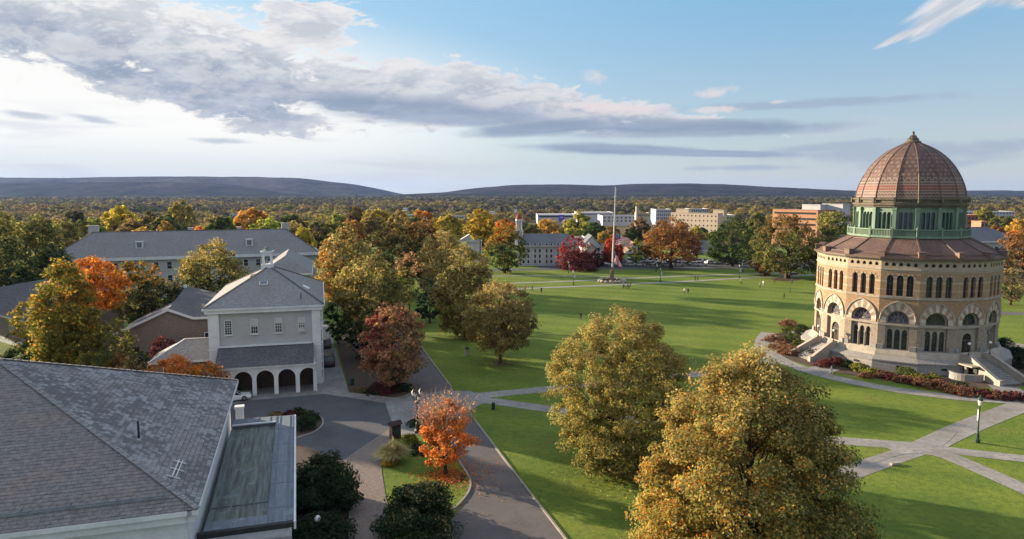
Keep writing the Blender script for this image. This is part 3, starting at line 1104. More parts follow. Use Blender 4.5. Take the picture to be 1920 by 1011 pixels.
# windows: each light its own part
for k, ups in glass_up:
    if not -4 <= k <= 5: continue
    o, t, n, hw = fr(k, RW)
    for q in ups:
        b = MB(); b.solid(o, t, UP, q, -0.50, 0.06)
        w = b.build('window', M['glass'], nott)
        cx = (q[0][0] + q[1][0]) / 2
        b = MB(); b.bar(o + t * cx + UP * 11.15 - n * .42, o + t * cx + UP * 14.1 - n * .42, 0.05, 0.05)
        for zz in (12.0, 12.9): b.bar(o + t * (cx - .36) + UP * zz - n * .42, o + t * (cx + .36) + UP * zz - n * .42, 0.045, 0.04)
        b.build('glazing_bar', M['bronze'], w)
M['door'] = plain('dark_oak_door', (0.045, 0.03, 0.022), (0.025, 0.018, 0.014), 3, 0.6)
for k, hs in glass_lo:
    o, t, n, hw = fr(k, RW)
    oi = o - n * 0.42
    if not -4 <= k <= 4: continue
    for q in hs:
        b = MB(); b.solid(oi, t, UP, q, -0.28, 0.06)
        if abs(k) == 2:
            d = b.build('door', M['door'], nott)
            b = MB(); b.box(oi + UP * 3.3 - n * .2, (0.06, 0.05, 2.5), ux=t); b.box(oi + UP * 4.6 - n * .19, (1.6, 0.07, 0.1), ux=t)
            b.build('door_frame', M['bronze'], d)
            b = MB(); b.tube([oi + t * .18 + UP * 3.1 - n * .16, oi + t * .18 + UP * 3.5 - n * .16], 0.025, 6)
            b.build('handle', M['pale_stone'], d)
        else:
            b.build('window', M['glass'], nott)
for k, q in lunettes:
    if not -4 <= k <= 4: continue
    o, t, n, hw = fr(k, RW)
    oi = o - n * 0.42
    b = MB(); b.solid(oi, t, UP, q, -0.28, 0.06)
    w = b.build('lunette_window', M['stained'] if k <= 0 else M['glass'], nott)
    b = MB()
    for a in np.linspace(0.0, math.pi, 7):
        b.bar(oi + UP * 7.1 - n * .2, oi + t * 1.28 * math.cos(a) + UP * (7.1 + 1.5 * math.sin(a)) - n * .2, 0.06, 0.05)
    arcp = [oi + t * 0.75 * math.cos(a) + UP * (7.15 + 0.8 * math.sin(a)) - n * .2 for a in np.linspace(0, math.pi, 9)]
    b.tube(arcp, 0.035, 5)
    b.build('tracery', M['pale_stone'] if k <= 0 else M['bronze'], w)

# terrace, battered plinth
ter = MB()
pr = [(15.4, -0.3), (15.32, 1.36), (15.42, 1.40), (15.42, 1.60), (14.2, 2.02)]
ter.lathe(pr, NOTT, 16, rot=math.radians(PHI0 + 11.25), cap=False)
ter.build('terrace', M['granite'], nott)
pl = MB()
pl.lathe([(14.25, 1.98), (14.1, 2.35), (13.55, 2.95), (13.35, 2.95)], NOTT, 16, rot=math.radians(PHI0 + 11.25), cap=False)
pl.build('plinth', M['pale_stone'], nott)
for k in range(-4, 5):
    o, t, n, hw = fr(k, RW)
    for s in (-1, 1):
        b = MB()
        b.box(o + t * s * (hw - 0.42) + n * 0.10 + UP * 3.1, (0.84, 0.36, 1.0), ux=t)
        b.build('corner_pier', M['granite'], nott)
for k in (-1, 0, 1):
    o, t, n, hw = fr(k, 15.36)
    vent = MB()
    vent.box(o + t * 0.6 + UP * 0.85 + n * 0.03, (0.7, 0.12, 0.3), ux=t)
    vent.build('terrace_vent', M['dark_metal'], nott)

# low skirt roof with hips, eave blocks and cresting
sk, hips, crest = MB(), MB(), MB()
M['eave_copper'] = plain('eave_copper', (0.20, 0.12, 0.085), (0.15, 0.10, 0.08), 1.0, 0.6)
R0, R1, Z0, Z1 = 13.85, 8.55, 16.86, 19.55
for k in range(16):
    a0, a1 = (math.radians(PHI0 + 22.5 * k + s * 11.25) for s in (-1, 1))
    p0, p1 = Vector((math.cos(a0), math.sin(a0), 0)), Vector((math.cos(a1), math.sin(a1), 0))
    sk.face([NOTT + p0 * R0 + UP * Z0, NOTT + p1 * R0 + UP * Z0, NOTT + p1 * R1 + UP * Z1, NOTT + p0 * R1 + UP * Z1])
    sk.face([NOTT + p1 * R0 + UP * Z0, NOTT + p0 * R0 + UP * Z0, NOTT + p0 * 13.1 + UP * (Z0 - .02), NOTT + p1 * 13.1 + UP * (Z0 - .02)])
    hips.bar(NOTT + p0 * R0 + UP * (Z0 + .05), NOTT + p0 * R1 + UP * (Z1 + .05), 0.2, 0.14)
    nn = (p0 + p1).normalized()
    hips.bar(NOTT + p0 * (R0 + .03) + UP * (Z0), NOTT + p1 * (R0 + .03) + UP * Z0, 0.14, 0.22)
    hips.bar(NOTT + p0 * (R0 - .75) + UP * (Z0 + .52), NOTT + p1 * (R0 - .75) + UP * (Z0 + .52), 0.10, 0.12)
    hips.bar(NOTT + p0 * (R1 + .5) + UP * (Z1 - .25), NOTT + p1 * (R1 + .5) + UP * (Z1 - .25), 0.10, 0.12)
    blk = MB()
    blk.box(NOTT + p0 * (R0 - 0.62) + UP * (Z0 + 0.52), (0.9, 1.0, 0.75), ux=Vector((-p0.y, p0.x, 0)))
    blk.box(NOTT + p0 * (R0 - 0.62) + UP * (Z0 + 0.93), (1.05, 1.15, 0.1), ux=Vector((-p0.y, p0.x, 0)))
    blk.build('eave_block', M['eave_copper'], nott)
    e0, e1 = NOTT + p0 * (R0 + .03), NOTT + p1 * (R0 + .03)
    for i in range(18):
        f = (i + .5) / 18
        crest.box(e0.lerp(e1, f) + UP * (Z0 - 0.16), (0.17, 0.1, 0.16), ux=e1 - e0)
sk.build('skirt_roof', M['red_slate'], nott)
hips.build('roof_hip', M['rib'], nott)
crest.build('eave_fringe', M['bronze'], nott)

# balustrade of green copper
bal = MB()
RB = 8.75
for k in range(16):
    o, t, n, hw = fr(k, RB)
    bal.box(o + UP * 20.84, (hw * 2.02, 0.32, 0.16), ux=t)
    bal.box(o + UP * 19.72, (hw * 2.02, 0.30, 0.34), ux=t)
    bal.box(o + UP * 20.3 - n * 0.08, (hw * 2.0, 0.06, 0.95), ux=t)
    for i in range(14):
        bal.box(o + t * (-hw + (i + .5) * hw * 2 / 14) + UP * 20.3, (0.10, 0.14, 0.9), ux=t)
    c = o - t * hw
    bal.box(c + UP * 20.35, (0.30, 0.36, 1.35), ux=t)
    bal.lathe([(0.16, 21.0), (0.18, 21.12), (0.02, 21.3)], (c.x, c.y, 0), 8)
bal.build('balustrade', M['patina'], nott)
wk = MB()
wk.lathe([(8.7, 19.5), (7.6, 20.2)], NOTT, 16, rot=math.radians(PHI0 + 11.25), cap=False)
wk.build('drum_gutter', M['patina_dark'], nott)

# drum
RD = 7.85
drum, shafts, corn = MB(), MB(), MB()
dw = []
for k in range(16):
    kk = k if k < 8 else k - 16
    o, t, n, hw = fr(k, RD)
    hs = [lancet(c, 20.75, 23.55, 0.54, 7, 1.0) for c in (-0.68, 0, 0.68)] if -5 <= kk <= 5 else []
    drum.panel(o, t, UP, [(-hw, 19.9), (hw, 19.9), (hw, 24.2), (-hw, 24.2)], hs, 0.32)
    for q in hs: dw.append((k, q))
    c = o - t * hw
    pil = MB()
    rad = (c - NOTT).normalized()
    pil.box(c + UP * 22.2 + rad * 0.04, (0.54, 0.46, 4.1), ux=Vector((-rad.y, rad.x, 0)))
    pil.box(c + UP * 20.5 + rad * 0.1, (0.7, 0.55, 0.5), ux=Vector((-rad.y, rad.x, 0)))
    pil.box(c + UP * 24.0 + rad * 0.1, (0.7, 0.55, 0.3), ux=Vector((-rad.y, rad.x, 0)))
    pil.build('drum_pilaster', M['patina'], nott)
    if -5 <= kk <= 5:
        for cc in (-0.34, 0.34, -1.02, 1.02):
            shafts.tube([o + t * cc + UP * 20.7 + n * .06, o + t * cc + UP * 23.2 + n * .06], 0.06, 6)
    for i in range(15):
        corn.box(o + t * (-hw + (i + .5) * hw * 2 / 15) + UP * 24.38 + n * 0.18, (0.13, 0.3, 0.2), ux=t)
drum.build('drum', M['patina'], nott)
shafts.build('window_shafts', M['patina'], nott)
for k, q in dw:
    o, t, n, hw = fr(k, RD)
    b = MB(); b.solid(o, t, UP, q, -0.3, 0.05)
    b.build('drum_window', M['glass'], nott)
corn.lathe([(7.90, 24.2), (8.05, 24.3), (8.10, 24.5), (8.32, 24.6), (8.38, 24.9), (8.22, 24.95), (8.05, 25.05), (8.10, 25.35), (8.42, 25.45), (8.46, 25.66), (7.80, 25.8)], NOTT, 16, rot=math.radians(PHI0 + 11.25), cap=False)
for k in range(16):
    o, t, n, hw = fr(k, 8.4)
    corn.box(o - t * hw + UP * 25.4, (0.3, 0.3, 0.85), ux=t)
corn.build('drum_cornice', M['bronze'], nott)

# dome: sixteen gores with ribs between
prof = [(7.96, 25.75), (7.89, 26.3), (7.76, 27.0), (7.57, 27.7), (7.34, 28.3), (7.02, 29.05), (6.61, 29.85), (6.22, 30.5), (5.79, 31.1), (5.32, 31.7), (4.72, 32.3), (4.03, 32.9), (3.26, 33.45), (2.40, 33.95), (1.54, 34.35), (0.90, 34.65)]
dm, rb = MB(), MB()
for k in range(16):
    a0, a1 = (math.radians(PHI0 + 22.5 * k + s * 11.25) for s in (-1, 1))
    p0, p1 = Vector((math.cos(a0), math.sin(a0), 0)), Vector((math.cos(a1), math.sin(a1), 0))
    for (r0, z0), (r1, z1) in zip(prof, prof[1:]):
        dm.face([NOTT + p0 * r0 + UP * z0, NOTT + p1 * r0 + UP * z0, NOTT + p1 * r1 + UP * z1, NOTT + p0 * r1 + UP * z1])
    rb.tube([NOTT + p0 * (r + .02) + UP * z for r, z in prof], [0.105 - 0.0035 * i for i in range(len(prof))], 6)
weld(dm.build('dome', M['dome'], nott), 12)
weld(rb.build('dome_rib', M['rib'], nott), 60)
fin = MB()
fin.lathe([(1.15, 34.5), (1.25, 34.75), (0.95, 34.85), (0.8, 35.1), (0.95, 35.2), (0.55, 35.3), (0.42, 35.55), (0.5, 35.7), (0.22, 35.85), (0.16, 36.1), (0.24, 36.22), (0.03, 36.5)], NOTT, 12)
for k in range(8):
    a = math.pi / 4 * k
    d = Vector((math.cos(a), math.sin(a), 0))
    fin.bar(NOTT + d * 0.9 + UP * 34.8, NOTT + d * 0.4 + UP * 35.6, 0.14, 0.16)
fin.build('finial', M['bronze'], nott)

# entrance stairs on facets -2 and +2
for k in (-2, 2):
    o, t, n, hw = fr(k, RW)
    st = MB()
    ax = NOTT.copy()
    r_land, r_end, W = (14.7, 18.6, 3.3) if k < 0 else (15.2, 20.4, 3.3)
    zt = 2.15
    base = NOTT + n * 0
    st.box(base + n * (13.2 + r_land) / 2 + UP * zt / 2, (W, r_land - 13.2, zt), ux=t)
    ns = 13
    for i in range(ns):
        ra = r_land + (r_end - r_land) * i / ns
        rb_ = r_land + (r_end - r_land) * (i + 1) / ns
        h = zt * (1 - (i + 1) / (ns + 1))
        st.box(base + n * (ra + rb_) / 2 + UP * h / 2, (W, rb_ - ra, h), ux=t)
    st_o = st.build('stair', M['tread'], nott)
    for s in (-1, 1):
        par = MB()
        side = t * s
        w0, w1 = W / 2 + 0.22, W / 2 + 0.75
        # level parapet along the landing, raking parapet that splays outward, end block
        par.box(base + n * (13.8 + r_land) / 2 + side * w0 + UP * (zt + 0.85) / 2, (0.44, r_land - 13.8, zt + 0.85), ux=t)
        A, B = base + n * r_land + side * w0, base + n * (r_end + .2) + side * w1
        off = side * 0.23
        za, zb = zt + 0.80, 0.62
        P = [A - off, B - off, B + off, A + off]
        par.face([P[0] + UP * za, P[1] + UP * zb, P[2] + UP * zb, P[3] + UP * za] if s < 0 else [P[3] + UP * za, P[2] + UP * zb, P[1] + UP * zb, P[0] + UP * za])
        par.face([P[0], P[1], P[1] + UP * zb, P[0] + UP * za]); par.face([P[2], P[3], P[3] + UP * za, P[2] + UP * zb])
        par.face([P[1], P[2], P[2] + UP * zb, P[1] + UP * zb])
        par.box(B + UP * 0.42, (0.62, 0.62, 0.84), ux=t)
        par.bar(A + UP * (za + 0.06), B + UP * (zb + 0.06), 0.58, 0.12)
        par.build('stair_parapet', M['pale_stone'], nott)
    if k == 2:
        ar = MB()
        side = t * -1                       # the side toward the middle of the picture
        c = base + n * 15.9 + side * (W / 2 + 0.75)
        ar.box(c + UP * 0.9, (0.12, 2.2, 1.7), ux=t)  # dark slab stands in for the shade inside the basement entrance
        ar.build('basement_shade_slab', M['dark_metal'], nott)
        col_ = MB(); col_.lathe([(0.34, 0), (0.34, 0.2), (0.26, 0.25), (0.24, 1.5), (0.34, 1.6), (0.34, 1.75)], c + side * 0.5 - n * 0.2, 12)
        col_.box(c + side * 0.4 + UP * 1.84, (1.5, 2.6, 0.18), ux=t)
        col_.build('basement_porch', M['pale_stone'], nott)
        wg = MB()
        cc = c + side * 0.6 + n * 0.3
        pts = [cc + (side * math.cos(a) * 2.6 + n * math.sin(a) * 2.0) for a in np.linspace(-0.5, 1.7, 12)]
        L, R = strip_poly(pts, 0.35)
        for i in range(len(pts) - 1):
            wg.face([L[i] + UP, L[i + 1] + UP, R[i + 1] + UP, R[i] + UP]); wg.face([R[i], R[i + 1], R[i + 1] + UP, R[i] + UP][::-1]); wg.face([L[i], L[i + 1], L[i + 1] + UP, L[i] + UP])
        wg.build('wing_wall', M['granite'], nott)
    # two globe lamps on the landing
    for s in (-1, 1):
        p = base + n * (r_land - .3) + t * s * (W / 2 + 0.22)
        nm = ('left-hand sunlit' if k == -2 else 'shaded right-hand') + ' stair of the domed rotunda'
        l = thing('globe_lamp', 'white globe lamp on the %s parapet of the %s' % ('outer' if s * k < 0 else 'inner', nm), 'lamp', (p.x, p.y, zt + 0.86), 'globe lamps on the rotunda stairs')
        q = MB(); q.lathe([(0.14, 0), (0.14, .1), (0.05, .18), (0.045, 1.35), (0.1, 1.42), (0.1, 1.48)], (p.x, p.y, zt + .86), 8); q.build('lamp_stem', M['dark_metal'], l)
        q = MB(); q.lathe([(0.05, 1.46), (0.17, 1.55), (0.22, 1.68), (0.17, 1.82), (0.02, 1.9)], (p.x, p.y, zt + .86), 10); weld(q.build('globe', M['globe'], l), 80)
# low curved wall beyond the right stair
lw = thing('low_wall', 'low curved stone wall beside the right stair of the rotunda', 'wall', G(1905, 715))
b = MB()
pts = [NOTT + Vector((math.cos(a), math.sin(a), 0)) * 20.2 for a in np.radians(np.linspace(296, 345, 20))]
L, R = strip_poly(pts, 0.4)
for i in range(len(pts) - 1):
    z = UP * 0.8
    b.face([R[i] + z, R[i + 1] + z, L[i + 1] + z, L[i] + z]); b.face([R[i], R[i + 1], R[i + 1] + z, R[i] + z]); b.face([L[i + 1], L[i], L[i] + z, L[i + 1] + z])
b.face([L[0], R[0], R[0] + z, L[0] + z])
b.build('wall', M['granite'], lw)

# ------------------------------------------------------------------ near buildings
M['grey_brick'] = plain('painted_grey_brick', (0.47, 0.465, 0.445), (0.41, 0.405, 0.385), 0.5, 0.85, bmp=0.06, bsc=14)
M['beige_brick'] = courses('beige_brick', (0.29, 0.225, 0.185), (0.25, 0.195, 0.165), (0.22, 0.185, 0.16), 0.23, 0.08, 0.008, (0.22, 0.18, 0.15), 0.5, 0.85, 0.1)
M['grey_slate'] = courses('grey_roof_slate', (0.285, 0.275, 0.27), (0.22, 0.214, 0.214), (0.12, 0.117, 0.117), 0.32, 0.22, 0.012, (0.20, 0.185, 0.175), 0.3, 0.75, 0.4)
M['dark_shingle'] = courses('dark_shingles', (0.118, 0.118, 0.128), (0.092, 0.093, 0.102), (0.055, 0.055, 0.06), 0.3, 0.16, 0.010, (0.135, 0.125, 0.125), 0.3, 0.85, 0.3)
M['cream_trim'] = plain('cream_trim', (0.60, 0.58, 0.54), (0.48, 0.46, 0.43), 0.7, 0.6)


def old_slate(nt, col, uv):
    """weathered slates: pale bloom, near-black replacements and rusty ones, in whole slates and drifts"""
    b = nt.nodes.new('ShaderNodeTexBrick')
    for i, c in (('Color1', (1, 1, 1, 1)), ('Color2', (0, 0, 0, 1)), ('Mortar', (0.5, 0.5, 0.5, 1))):
        b.inputs[i].default_value = c
    b.inputs['Scale'].default_value = 1.0
    b.inputs['Mortar Size'].default_value = 0.0
    b.inputs['Brick Width'].default_value = 0.34
    b.inputs['Row Height'].default_value = 0.30
    nt.links.new(uv, b.inputs['Vector'])
    r = split(nt, b.outputs['Color'])[0]
    drift = noise(nt, uv, 0.22, 5, 0.7)
    col = mixc(nt, (r * 0.40 + drift * 1.5 - 0.50).ss(0.34, 0.58) * 0.78, col, (0.095, 0.092, 0.098))
    col = mixc(nt, ((1.0 - r) * 0.36 + noise(nt, uv, 0.24, 5, 0.75) * 1.25 - 0.35).ss(0.42, 0.70) * 0.6, col, (0.36, 0.37, 0.38))
    col = mixc(nt, noise(nt, uv, 0.9, 5, 0.8).ss(0.62, 0.74) * 0.4, col, (0.15, 0.105, 0.085))
    return mixc(nt, noise(nt, uv, 3.0, 4, 0.8).ss(0.66, 0.8) * 0.5, col, (0.10, 0.13, 0.08))


M['old_slate'] = courses('weathered_slate', (0.275, 0.26, 0.255), (0.205, 0.193, 0.195), (0.07, 0.066, 0.066), 0.34, 0.30, 0.016, None, 0.4, 0.8, 0.9, extra=old_slate, ms=0.05)
def lapped(nt, col, uv):
    """broken dark shadow lines under each course, a few slipped and mossy slates"""
    u, v, w = split(nt, uv)
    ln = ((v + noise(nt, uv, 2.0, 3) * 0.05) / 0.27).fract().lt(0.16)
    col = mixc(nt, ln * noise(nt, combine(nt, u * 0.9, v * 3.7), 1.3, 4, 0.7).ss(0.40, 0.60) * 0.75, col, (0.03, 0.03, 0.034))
    col = mixc(nt, noise(nt, uv, 0.5, 5, 0.8).ss(0.58, 0.70) * 0.5, col, (0.13, 0.085, 0.06))
    return mixc(nt, noise(nt, combine(nt, u * 0.8, v * 0.25), 1.1, 5, 0.7).ss(0.56, 0.72) * 0.4, col, (0.11, 0.115, 0.085))


M['old_slate2'] = courses('weathered_slate_front', (0.215, 0.198, 0.192), (0.185, 0.172, 0.17), (0.12, 0.112, 0.11), 0.36, 0.27, 0.010, (0.235, 0.185, 0.155), 0.35, 0.8, 0.8, ms=0.05, extra=lapped)


def copper_roof(nt_name, c1, c2):
    m, nt, bs = newmat(nt_name)
    uv = coords(nt, 'UV')
    u, v, w = split(nt, uv)
    st = noise(nt, combine(nt, u * 2.4, v * 0.16), 1.6, 6, 0.7)
    st2 = noise(nt, combine(nt, u * 6.0, v * 0.5), 1.6, 5, 0.75)
    c = mixc(nt, st.ss(0.33, 0.67), c1, c2)
    c = mixc(nt, st2.ss(0.46, 0.68) * 0.65, c, (0.13, 0.11, 0.08))
    c = mixc(nt, noise(nt, uv, 0.7, 5, 0.7).ss(0.56, 0.7) * 0.6, c, (0.28, 0.33, 0.36))
    link(nt, c, bs.inputs['Base Color'])
    bs.inputs['Roughness'].default_value = 0.75
    bs.inputs['Specular IOR Level'].default_value = 0.2
    bump(nt, bs, st2, 0.2, 0.02)
    return m


M['copper_panel'] = copper_roof('stained_copper_panel', (0.065, 0.085, 0.075), (0.19, 0.22, 0.21))
M['lead'] = copper_roof('blue_grey_sheet', (0.135, 0.165, 0.20), (0.19, 0.22, 0.255))


def fenestration(parent, o, t, n, w, h, cols=2, rows=3, frame=0.07, mat=None, blind=0.0, sill=True, name='window'):
    """a window centred on o (bottom middle), proud frame, bars and glass"""
    mat = mat or M['white']
    b = MB(); b.box(o + UP * h / 2 - n * 0.02, (w, 0.06, h), ux=t)
    g = b.build(name, M['glass'], parent)
    f = MB()
    for s in (-1, 1):
        f.box(o + t * s * (w / 2 + frame / 2) + UP * h / 2 + n * 0.03, (frame, 0.12, h + 2 * frame), ux=t)
    for z in (-frame / 2, h + frame / 2):
        f.box(o + UP * z + n * 0.03, (w, 0.12, frame), ux=t)
    for i in range(1, cols):
        f.box(o + t * (-w / 2 + w * i / cols) + UP * h / 2 + n * 0.025, (0.035, 0.05, h), ux=t)
    for i in range(1, rows):
        th = 0.06 if i * 2 == rows else 0.035
        f.box(o + UP * h * i / rows + n * 0.028, (w, 0.05, th), ux=t)
    f.build('frame', mat, g)
    if blind:
        q = MB(); q.box(o + UP * (h - h * blind / 2) + n * 0.015, (w * 0.98, 0.02, h * blind), ux=t); q.build('blind', M['cream_trim'], g)
    if sill:
        q = MB(); q.box(o - UP * (frame + 0.06) + n * 0.09, (w + 0.3, 0.22, 0.1), ux=t); q.build('sill', mat, g)
    return g


def hip_roof(b, O, e1, e2, a0, a1, b0, b1, z0, z1, ov=0.0, hipped=(True, True), apex=None):
    """rectangular hip or gable roof; the ridge runs along e2"""
    def H(a, c, z): return O + e1 * a + e2 * c + UP * z
    m = (a0 + a1) / 2
    hw = (a1 - a0) / 2
    r0 = b0 + (hw if hipped[0] else 0)
    r1 = b1 - (hw if hipped[1] else 0)
    if apex: r0, r1 = apex
    A, B, C, D = H(a0, b0, z0), H(a1, b0, z0), H(a1, b1, z0), H(a0, b1, z0)
    P, Q = H(m, r0, z1), H(m, r1, z1)
    b.face([A, B, P]); b.face([B, C, Q, P]); b.face([C, D, Q]); b.face([D, A, P, Q])
    b.face([D, C, B, A])
    return A, B, C, D, P, Q


# the arcaded hall
ang = math.radians(15.5)
E1, E2 = Vector((math.cos(ang), math.sin(ang), 0)), Vector((-math.sin(ang), math.cos(ang), 0))
HO = Vector((-40.7, 90.7, 0))
def H(a, b, z): return HO + E1 * a + E2 * b + UP * z
hall = thing('arcaded_hall', 'grey two-storey hall with hipped slate roof, white cupola and arcaded lean-to', 'building', H(7.5, 0, 0))
FN = -E2
b = MB()
b.panel(H(0.35, 0.45, 0), E1, UP, [(0, 0), (14.3, 0), (14.3, 10.6), (0, 10.6)], [], 0.1)
b.panel(H(14.65, 0.45, 0), E2, UP, [(0, 0), (24.1, 0), (24.1, 10.6), (0, 10.6)], [], 0.1)
b.panel(H(0.35, 24.5, 0), -E2, UP, [(0, 0), (24.1, 0), (24.1, 10.6), (0, 10.6)], [], 0.1)
b.panel(H(14.65, 24.5, 0), -E1, UP, [(0, 0), (14.3, 0), (14.3, 10.6), (0, 10.6)], [], 0.1)
b.build('wall', M['grey_brick'], hall)
for a0, w in ((0.95, 1.35), (14.15, 1.15)):
    p = MB(); p.box(H(a0, 0.35, 5.2), (w, 0.5, 10.4), ux=E1); p.box(H(a0, 0.33, 0.35), (w + .12, .6, .7), ux=E1); p.box(H(a0, 0.33, 5.5), (w + .08, .56, .12), ux=E1)
    p.build('corner_pilaster', M['white'], hall)
c = MB()
c.box(H(7.5, 0.25, 10.72), (15.0, 0.75, 0.5), ux=E1); c.box(H(7.5, 0.12, 11.08), (15.5, 0.85, 0.24), ux=E1)
for a in (0.2, 14.8):
    c.box(H(a, 12.5, 10.72), (24.2, 0.75, 0.5), ux=E2); c.box(H(a + (a - 7.5) * .02, 12.5, 11.08), (25.2, 0.85, 0.23), ux=E2)
c.box(H(7.5, 0.18, 5.92), (11.9, 0.55, 0.16), ux=E1)
c.build('cornice', M['white'], hall)
r = MB(); hip_roof(r, HO, E1, E2, -0.25, 15.25, -0.25, 25.25, 11.22, 15.5, apex=(12.1, 12.9)); r.build('roof', M['grey_slate'], hall)
r = MB()
for p, q in ((H(-.25, -.25, 11.3), H(7.5, 12.1, 15.56)), (H(15.25, -.25, 11.3), H(7.5, 12.1, 15.56)), (H(7.5, 12.9, 15.56), H(15.25, 25.25, 11.3)), (H(7.5, 12.9, 15.56), H(-.25, 25.25, 11.3))):
    r.bar(p, q, 0.22, 0.08)
r.build('ridge_cap', M['dark_shingle'], hall)
for a, b_ in ((7.0, 6.4),):
    f = b_ + .25
    sk_ = MB(); zc = 11.22 + f / 12.35 * 4.28
    sk_.box(H(a, b_, zc + .12), (1.15, 1.0, 0.16), ux=E1, uz=(-E2 * 0.33 + UP * 0.944)); sk_.build('skylight', M['white'], hall)
    g = MB(); g.box(H(a, b_, zc + .12) + (-E2 * 0.33 + UP * 0.944) * .1, (.95, .8, 0.03), ux=E1, uz=(-E2 * 0.33 + UP * 0.944)); g.build('skylight_glass', M['lead'], hall)
sk_ = MB(); sk_.box(H(12.8, 7.9, 12.64), (1.6, 1.0, 0.18), ux=E2, uz=(E1 * 0.48 + UP * 0.875)); sk_.build('skylight', M['white'], hall)
v = MB(); v.tube([H(12.2, 1.6, 11.7), H(12.2, 1.6, 12.7)], 0.07, 6); v.build('vent_pipe', M['dark_metal'], hall)
v = MB(); v.bar(H(5.2, 9.5, 14.2), H(5.2, 12, 14.2), .5, .4); v.build('roof_hatch', M['bronze'], hall)
for i, a in enumerate((2.75, 6.05, 9.15, 12.2)):
    fenestration(hall, H(a, 0.42, 7.55), E1, FN, 0.82, 1.85, 3, 6 if i == 0 else 4, blind=(0.0, .45, .35, .4)[i])
ac = MB(); ac.box(H(12.2, 0.2, 7.78), (0.75, 0.4, 0.42), ux=E1); ac.build('air_conditioner', M['cream_trim'], hall)
# side windows in the shade of the right flank
for i in range(5):
    for z in (1.5, 7.3):
        fenestration(hall, H(14.66, 3.4 + i * 4.6, z), E2, E1, 1.0, 1.9, 2, 4)
# lean-to roof and arcade
AB0, AZ = -3.9, 4.0
r = MB()
r.face([H(1.4, AB0 - .15, AZ), H(13.7, AB0 - .15, AZ), H(13.7, 0.2, 5.85), H(1.4, 0.2, 5.85)])
r.face([H(13.7, AB0 - .15, AZ), H(13.7, 0.2, AZ), H(13.7, 0.2, 5.85)]); r.face([H(1.4, AB0 - .15, AZ), H(1.4, 0.2, 5.85), H(1.4, 0.2, AZ)])
r.build('lean_to_roof', M['dark_shingle'], hall)
b = MB()
holes = []
for i in range(5):
    cx = -0.2 + i * 2.72 + 1.0
    holes.append([(cx - 1.1, -0.02), (cx + 1.1, -0.02)] + [(cx + 1.1 * math.cos(a), 2.2 + 1.1 * math.sin(a)) for a in np.linspace(0, math.pi, 13)])
# legs between the arches and the spandrel above, one outline
out = [(-0.75, 0)]
for h in holes:
    out += [(h[0][0], 0)] + [(p[0], p[1]) for p in reversed(h[2:])] + [(h[1][0], 0)]
out += [(12.6, 0), (12.6, 3.75), (-0.75, 3.75)]
b.solid(H(1.25, AB0 + .3, 0), E1, UP, out, -0.25, 0.3)
b.box(H(7.3, AB0 + .18, 3.85), (13.3, 0.5, 0.2), ux=E1)
b.box(H(13.7, AB0 / 2 + .2, 1.95), (-AB0 - .4, 0.25, 3.9), ux=E2)
b.build('arcade', M['white'], hall)
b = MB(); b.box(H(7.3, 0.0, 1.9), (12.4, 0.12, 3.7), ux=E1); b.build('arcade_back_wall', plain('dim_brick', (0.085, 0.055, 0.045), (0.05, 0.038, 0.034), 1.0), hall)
for a in (3.4, 6.1, 8.9):
    b = MB(); b.box(H(a, -0.12, 1.1), (1.3, 0.14, 2.2), ux=E1); b.build('arcade_door', M['door'], hall)
# cupola
b = MB()
cq = H(7.2, 12.3, -.75)
b.box(cq + UP * 16.1, (1.7, 1.7, 0.9), ux=E1)
for s in (-1, 1):
    b.box(cq + E1 * s * .60 + UP * 17.3, (0.28, 1.5, 2.0), ux=E1)
for s in (-1, 1):
    b.solid(cq - E2 * s * 0.76 + UP * 16.5, E1 * s, UP, [(-.76, 1.1), (-.46, 1.1)] + [(.46 * math.cos(a), 1.1 + .46 * math.sin(a)) for a in np.linspace(math.pi, 0, 9)][1:-1] + [(.46, 1.1), (.76, 1.1), (.76, 1.9), (-.76, 1.9)], -0.2, 0.2)
b.box(cq + UP * 18.45, (1.85, 1.85, 0.2), ux=E1)
cup = b.build('cupola', M['white'], hall)
b = MB(); b.lathe([(0.95, 18.55), (0.6, 18.66), (0.4, 18.8), (0.3, 18.86), (0.28, 19.1), (0.02, 19.25)], cq, 8); b.build('cupola_cap', M['patina'], cup)
b = MB(); b.tube([H(15.1, 0.1, 10.9), H(14.95, 0.15, 10.3), H(14.9, 0.2, 0.2)], 0.07, 6); b.build('downspout', M['white'], hall)

# gabled brick house and little hipped annexe to the left of the hall
gh = thing('gabled_house', 'beige brick house with white gable edges and dark shingle roof', 'building', (-54, 108, 0))
GO = Vector((-54, 107.6, 0))
def HG(a, b, z): return GO + E1 * a + E2 * b + UP * z
b = MB()
b.panel(HG(0, 0, 0), E1, UP, [(-7.4, 0), (8.6, 0), (8.6, 6.7), (3.5, 6.7), (0, 8.15), (-7.4, 4.75)], [], 0.1)
b.panel(HG(-7.4, 16, 0), -E2, UP, [(0, 0), (16, 0), (16, 4.75), (0, 4.75)], [], .1)
b.build('wall', M['beige_brick'], gh)
b = MB()
RZ = 8.3
b.face([HG(0, -.4, RZ), HG(0, 16, RZ), HG(-7.7, 16, 4.75), HG(-7.7, -.4, 4.75)])
b.face([HG(0, -.4, RZ), HG(3.6, -.4, 6.82), HG(9, -.4, 6.82), HG(9, 7, 8.9), HG(0, 16, 10.0)])
b.face([HG(0, 16, 10.0), HG(0, 16, RZ), HG(0, -.4, RZ)])
b.build('roof', M['dark_shingle'], gh)
b = MB()
for p, q in (((-7.8, -.45, 4.72), (0, -.45, 8.3)), ((0, -.45, 8.3), (3.6, -.45, 6.78)), ((3.6, -.45, 6.78), (8.8, -.45, 6.78))):
    b.bar(HG(*p), HG(*q), 0.16, 0.34)
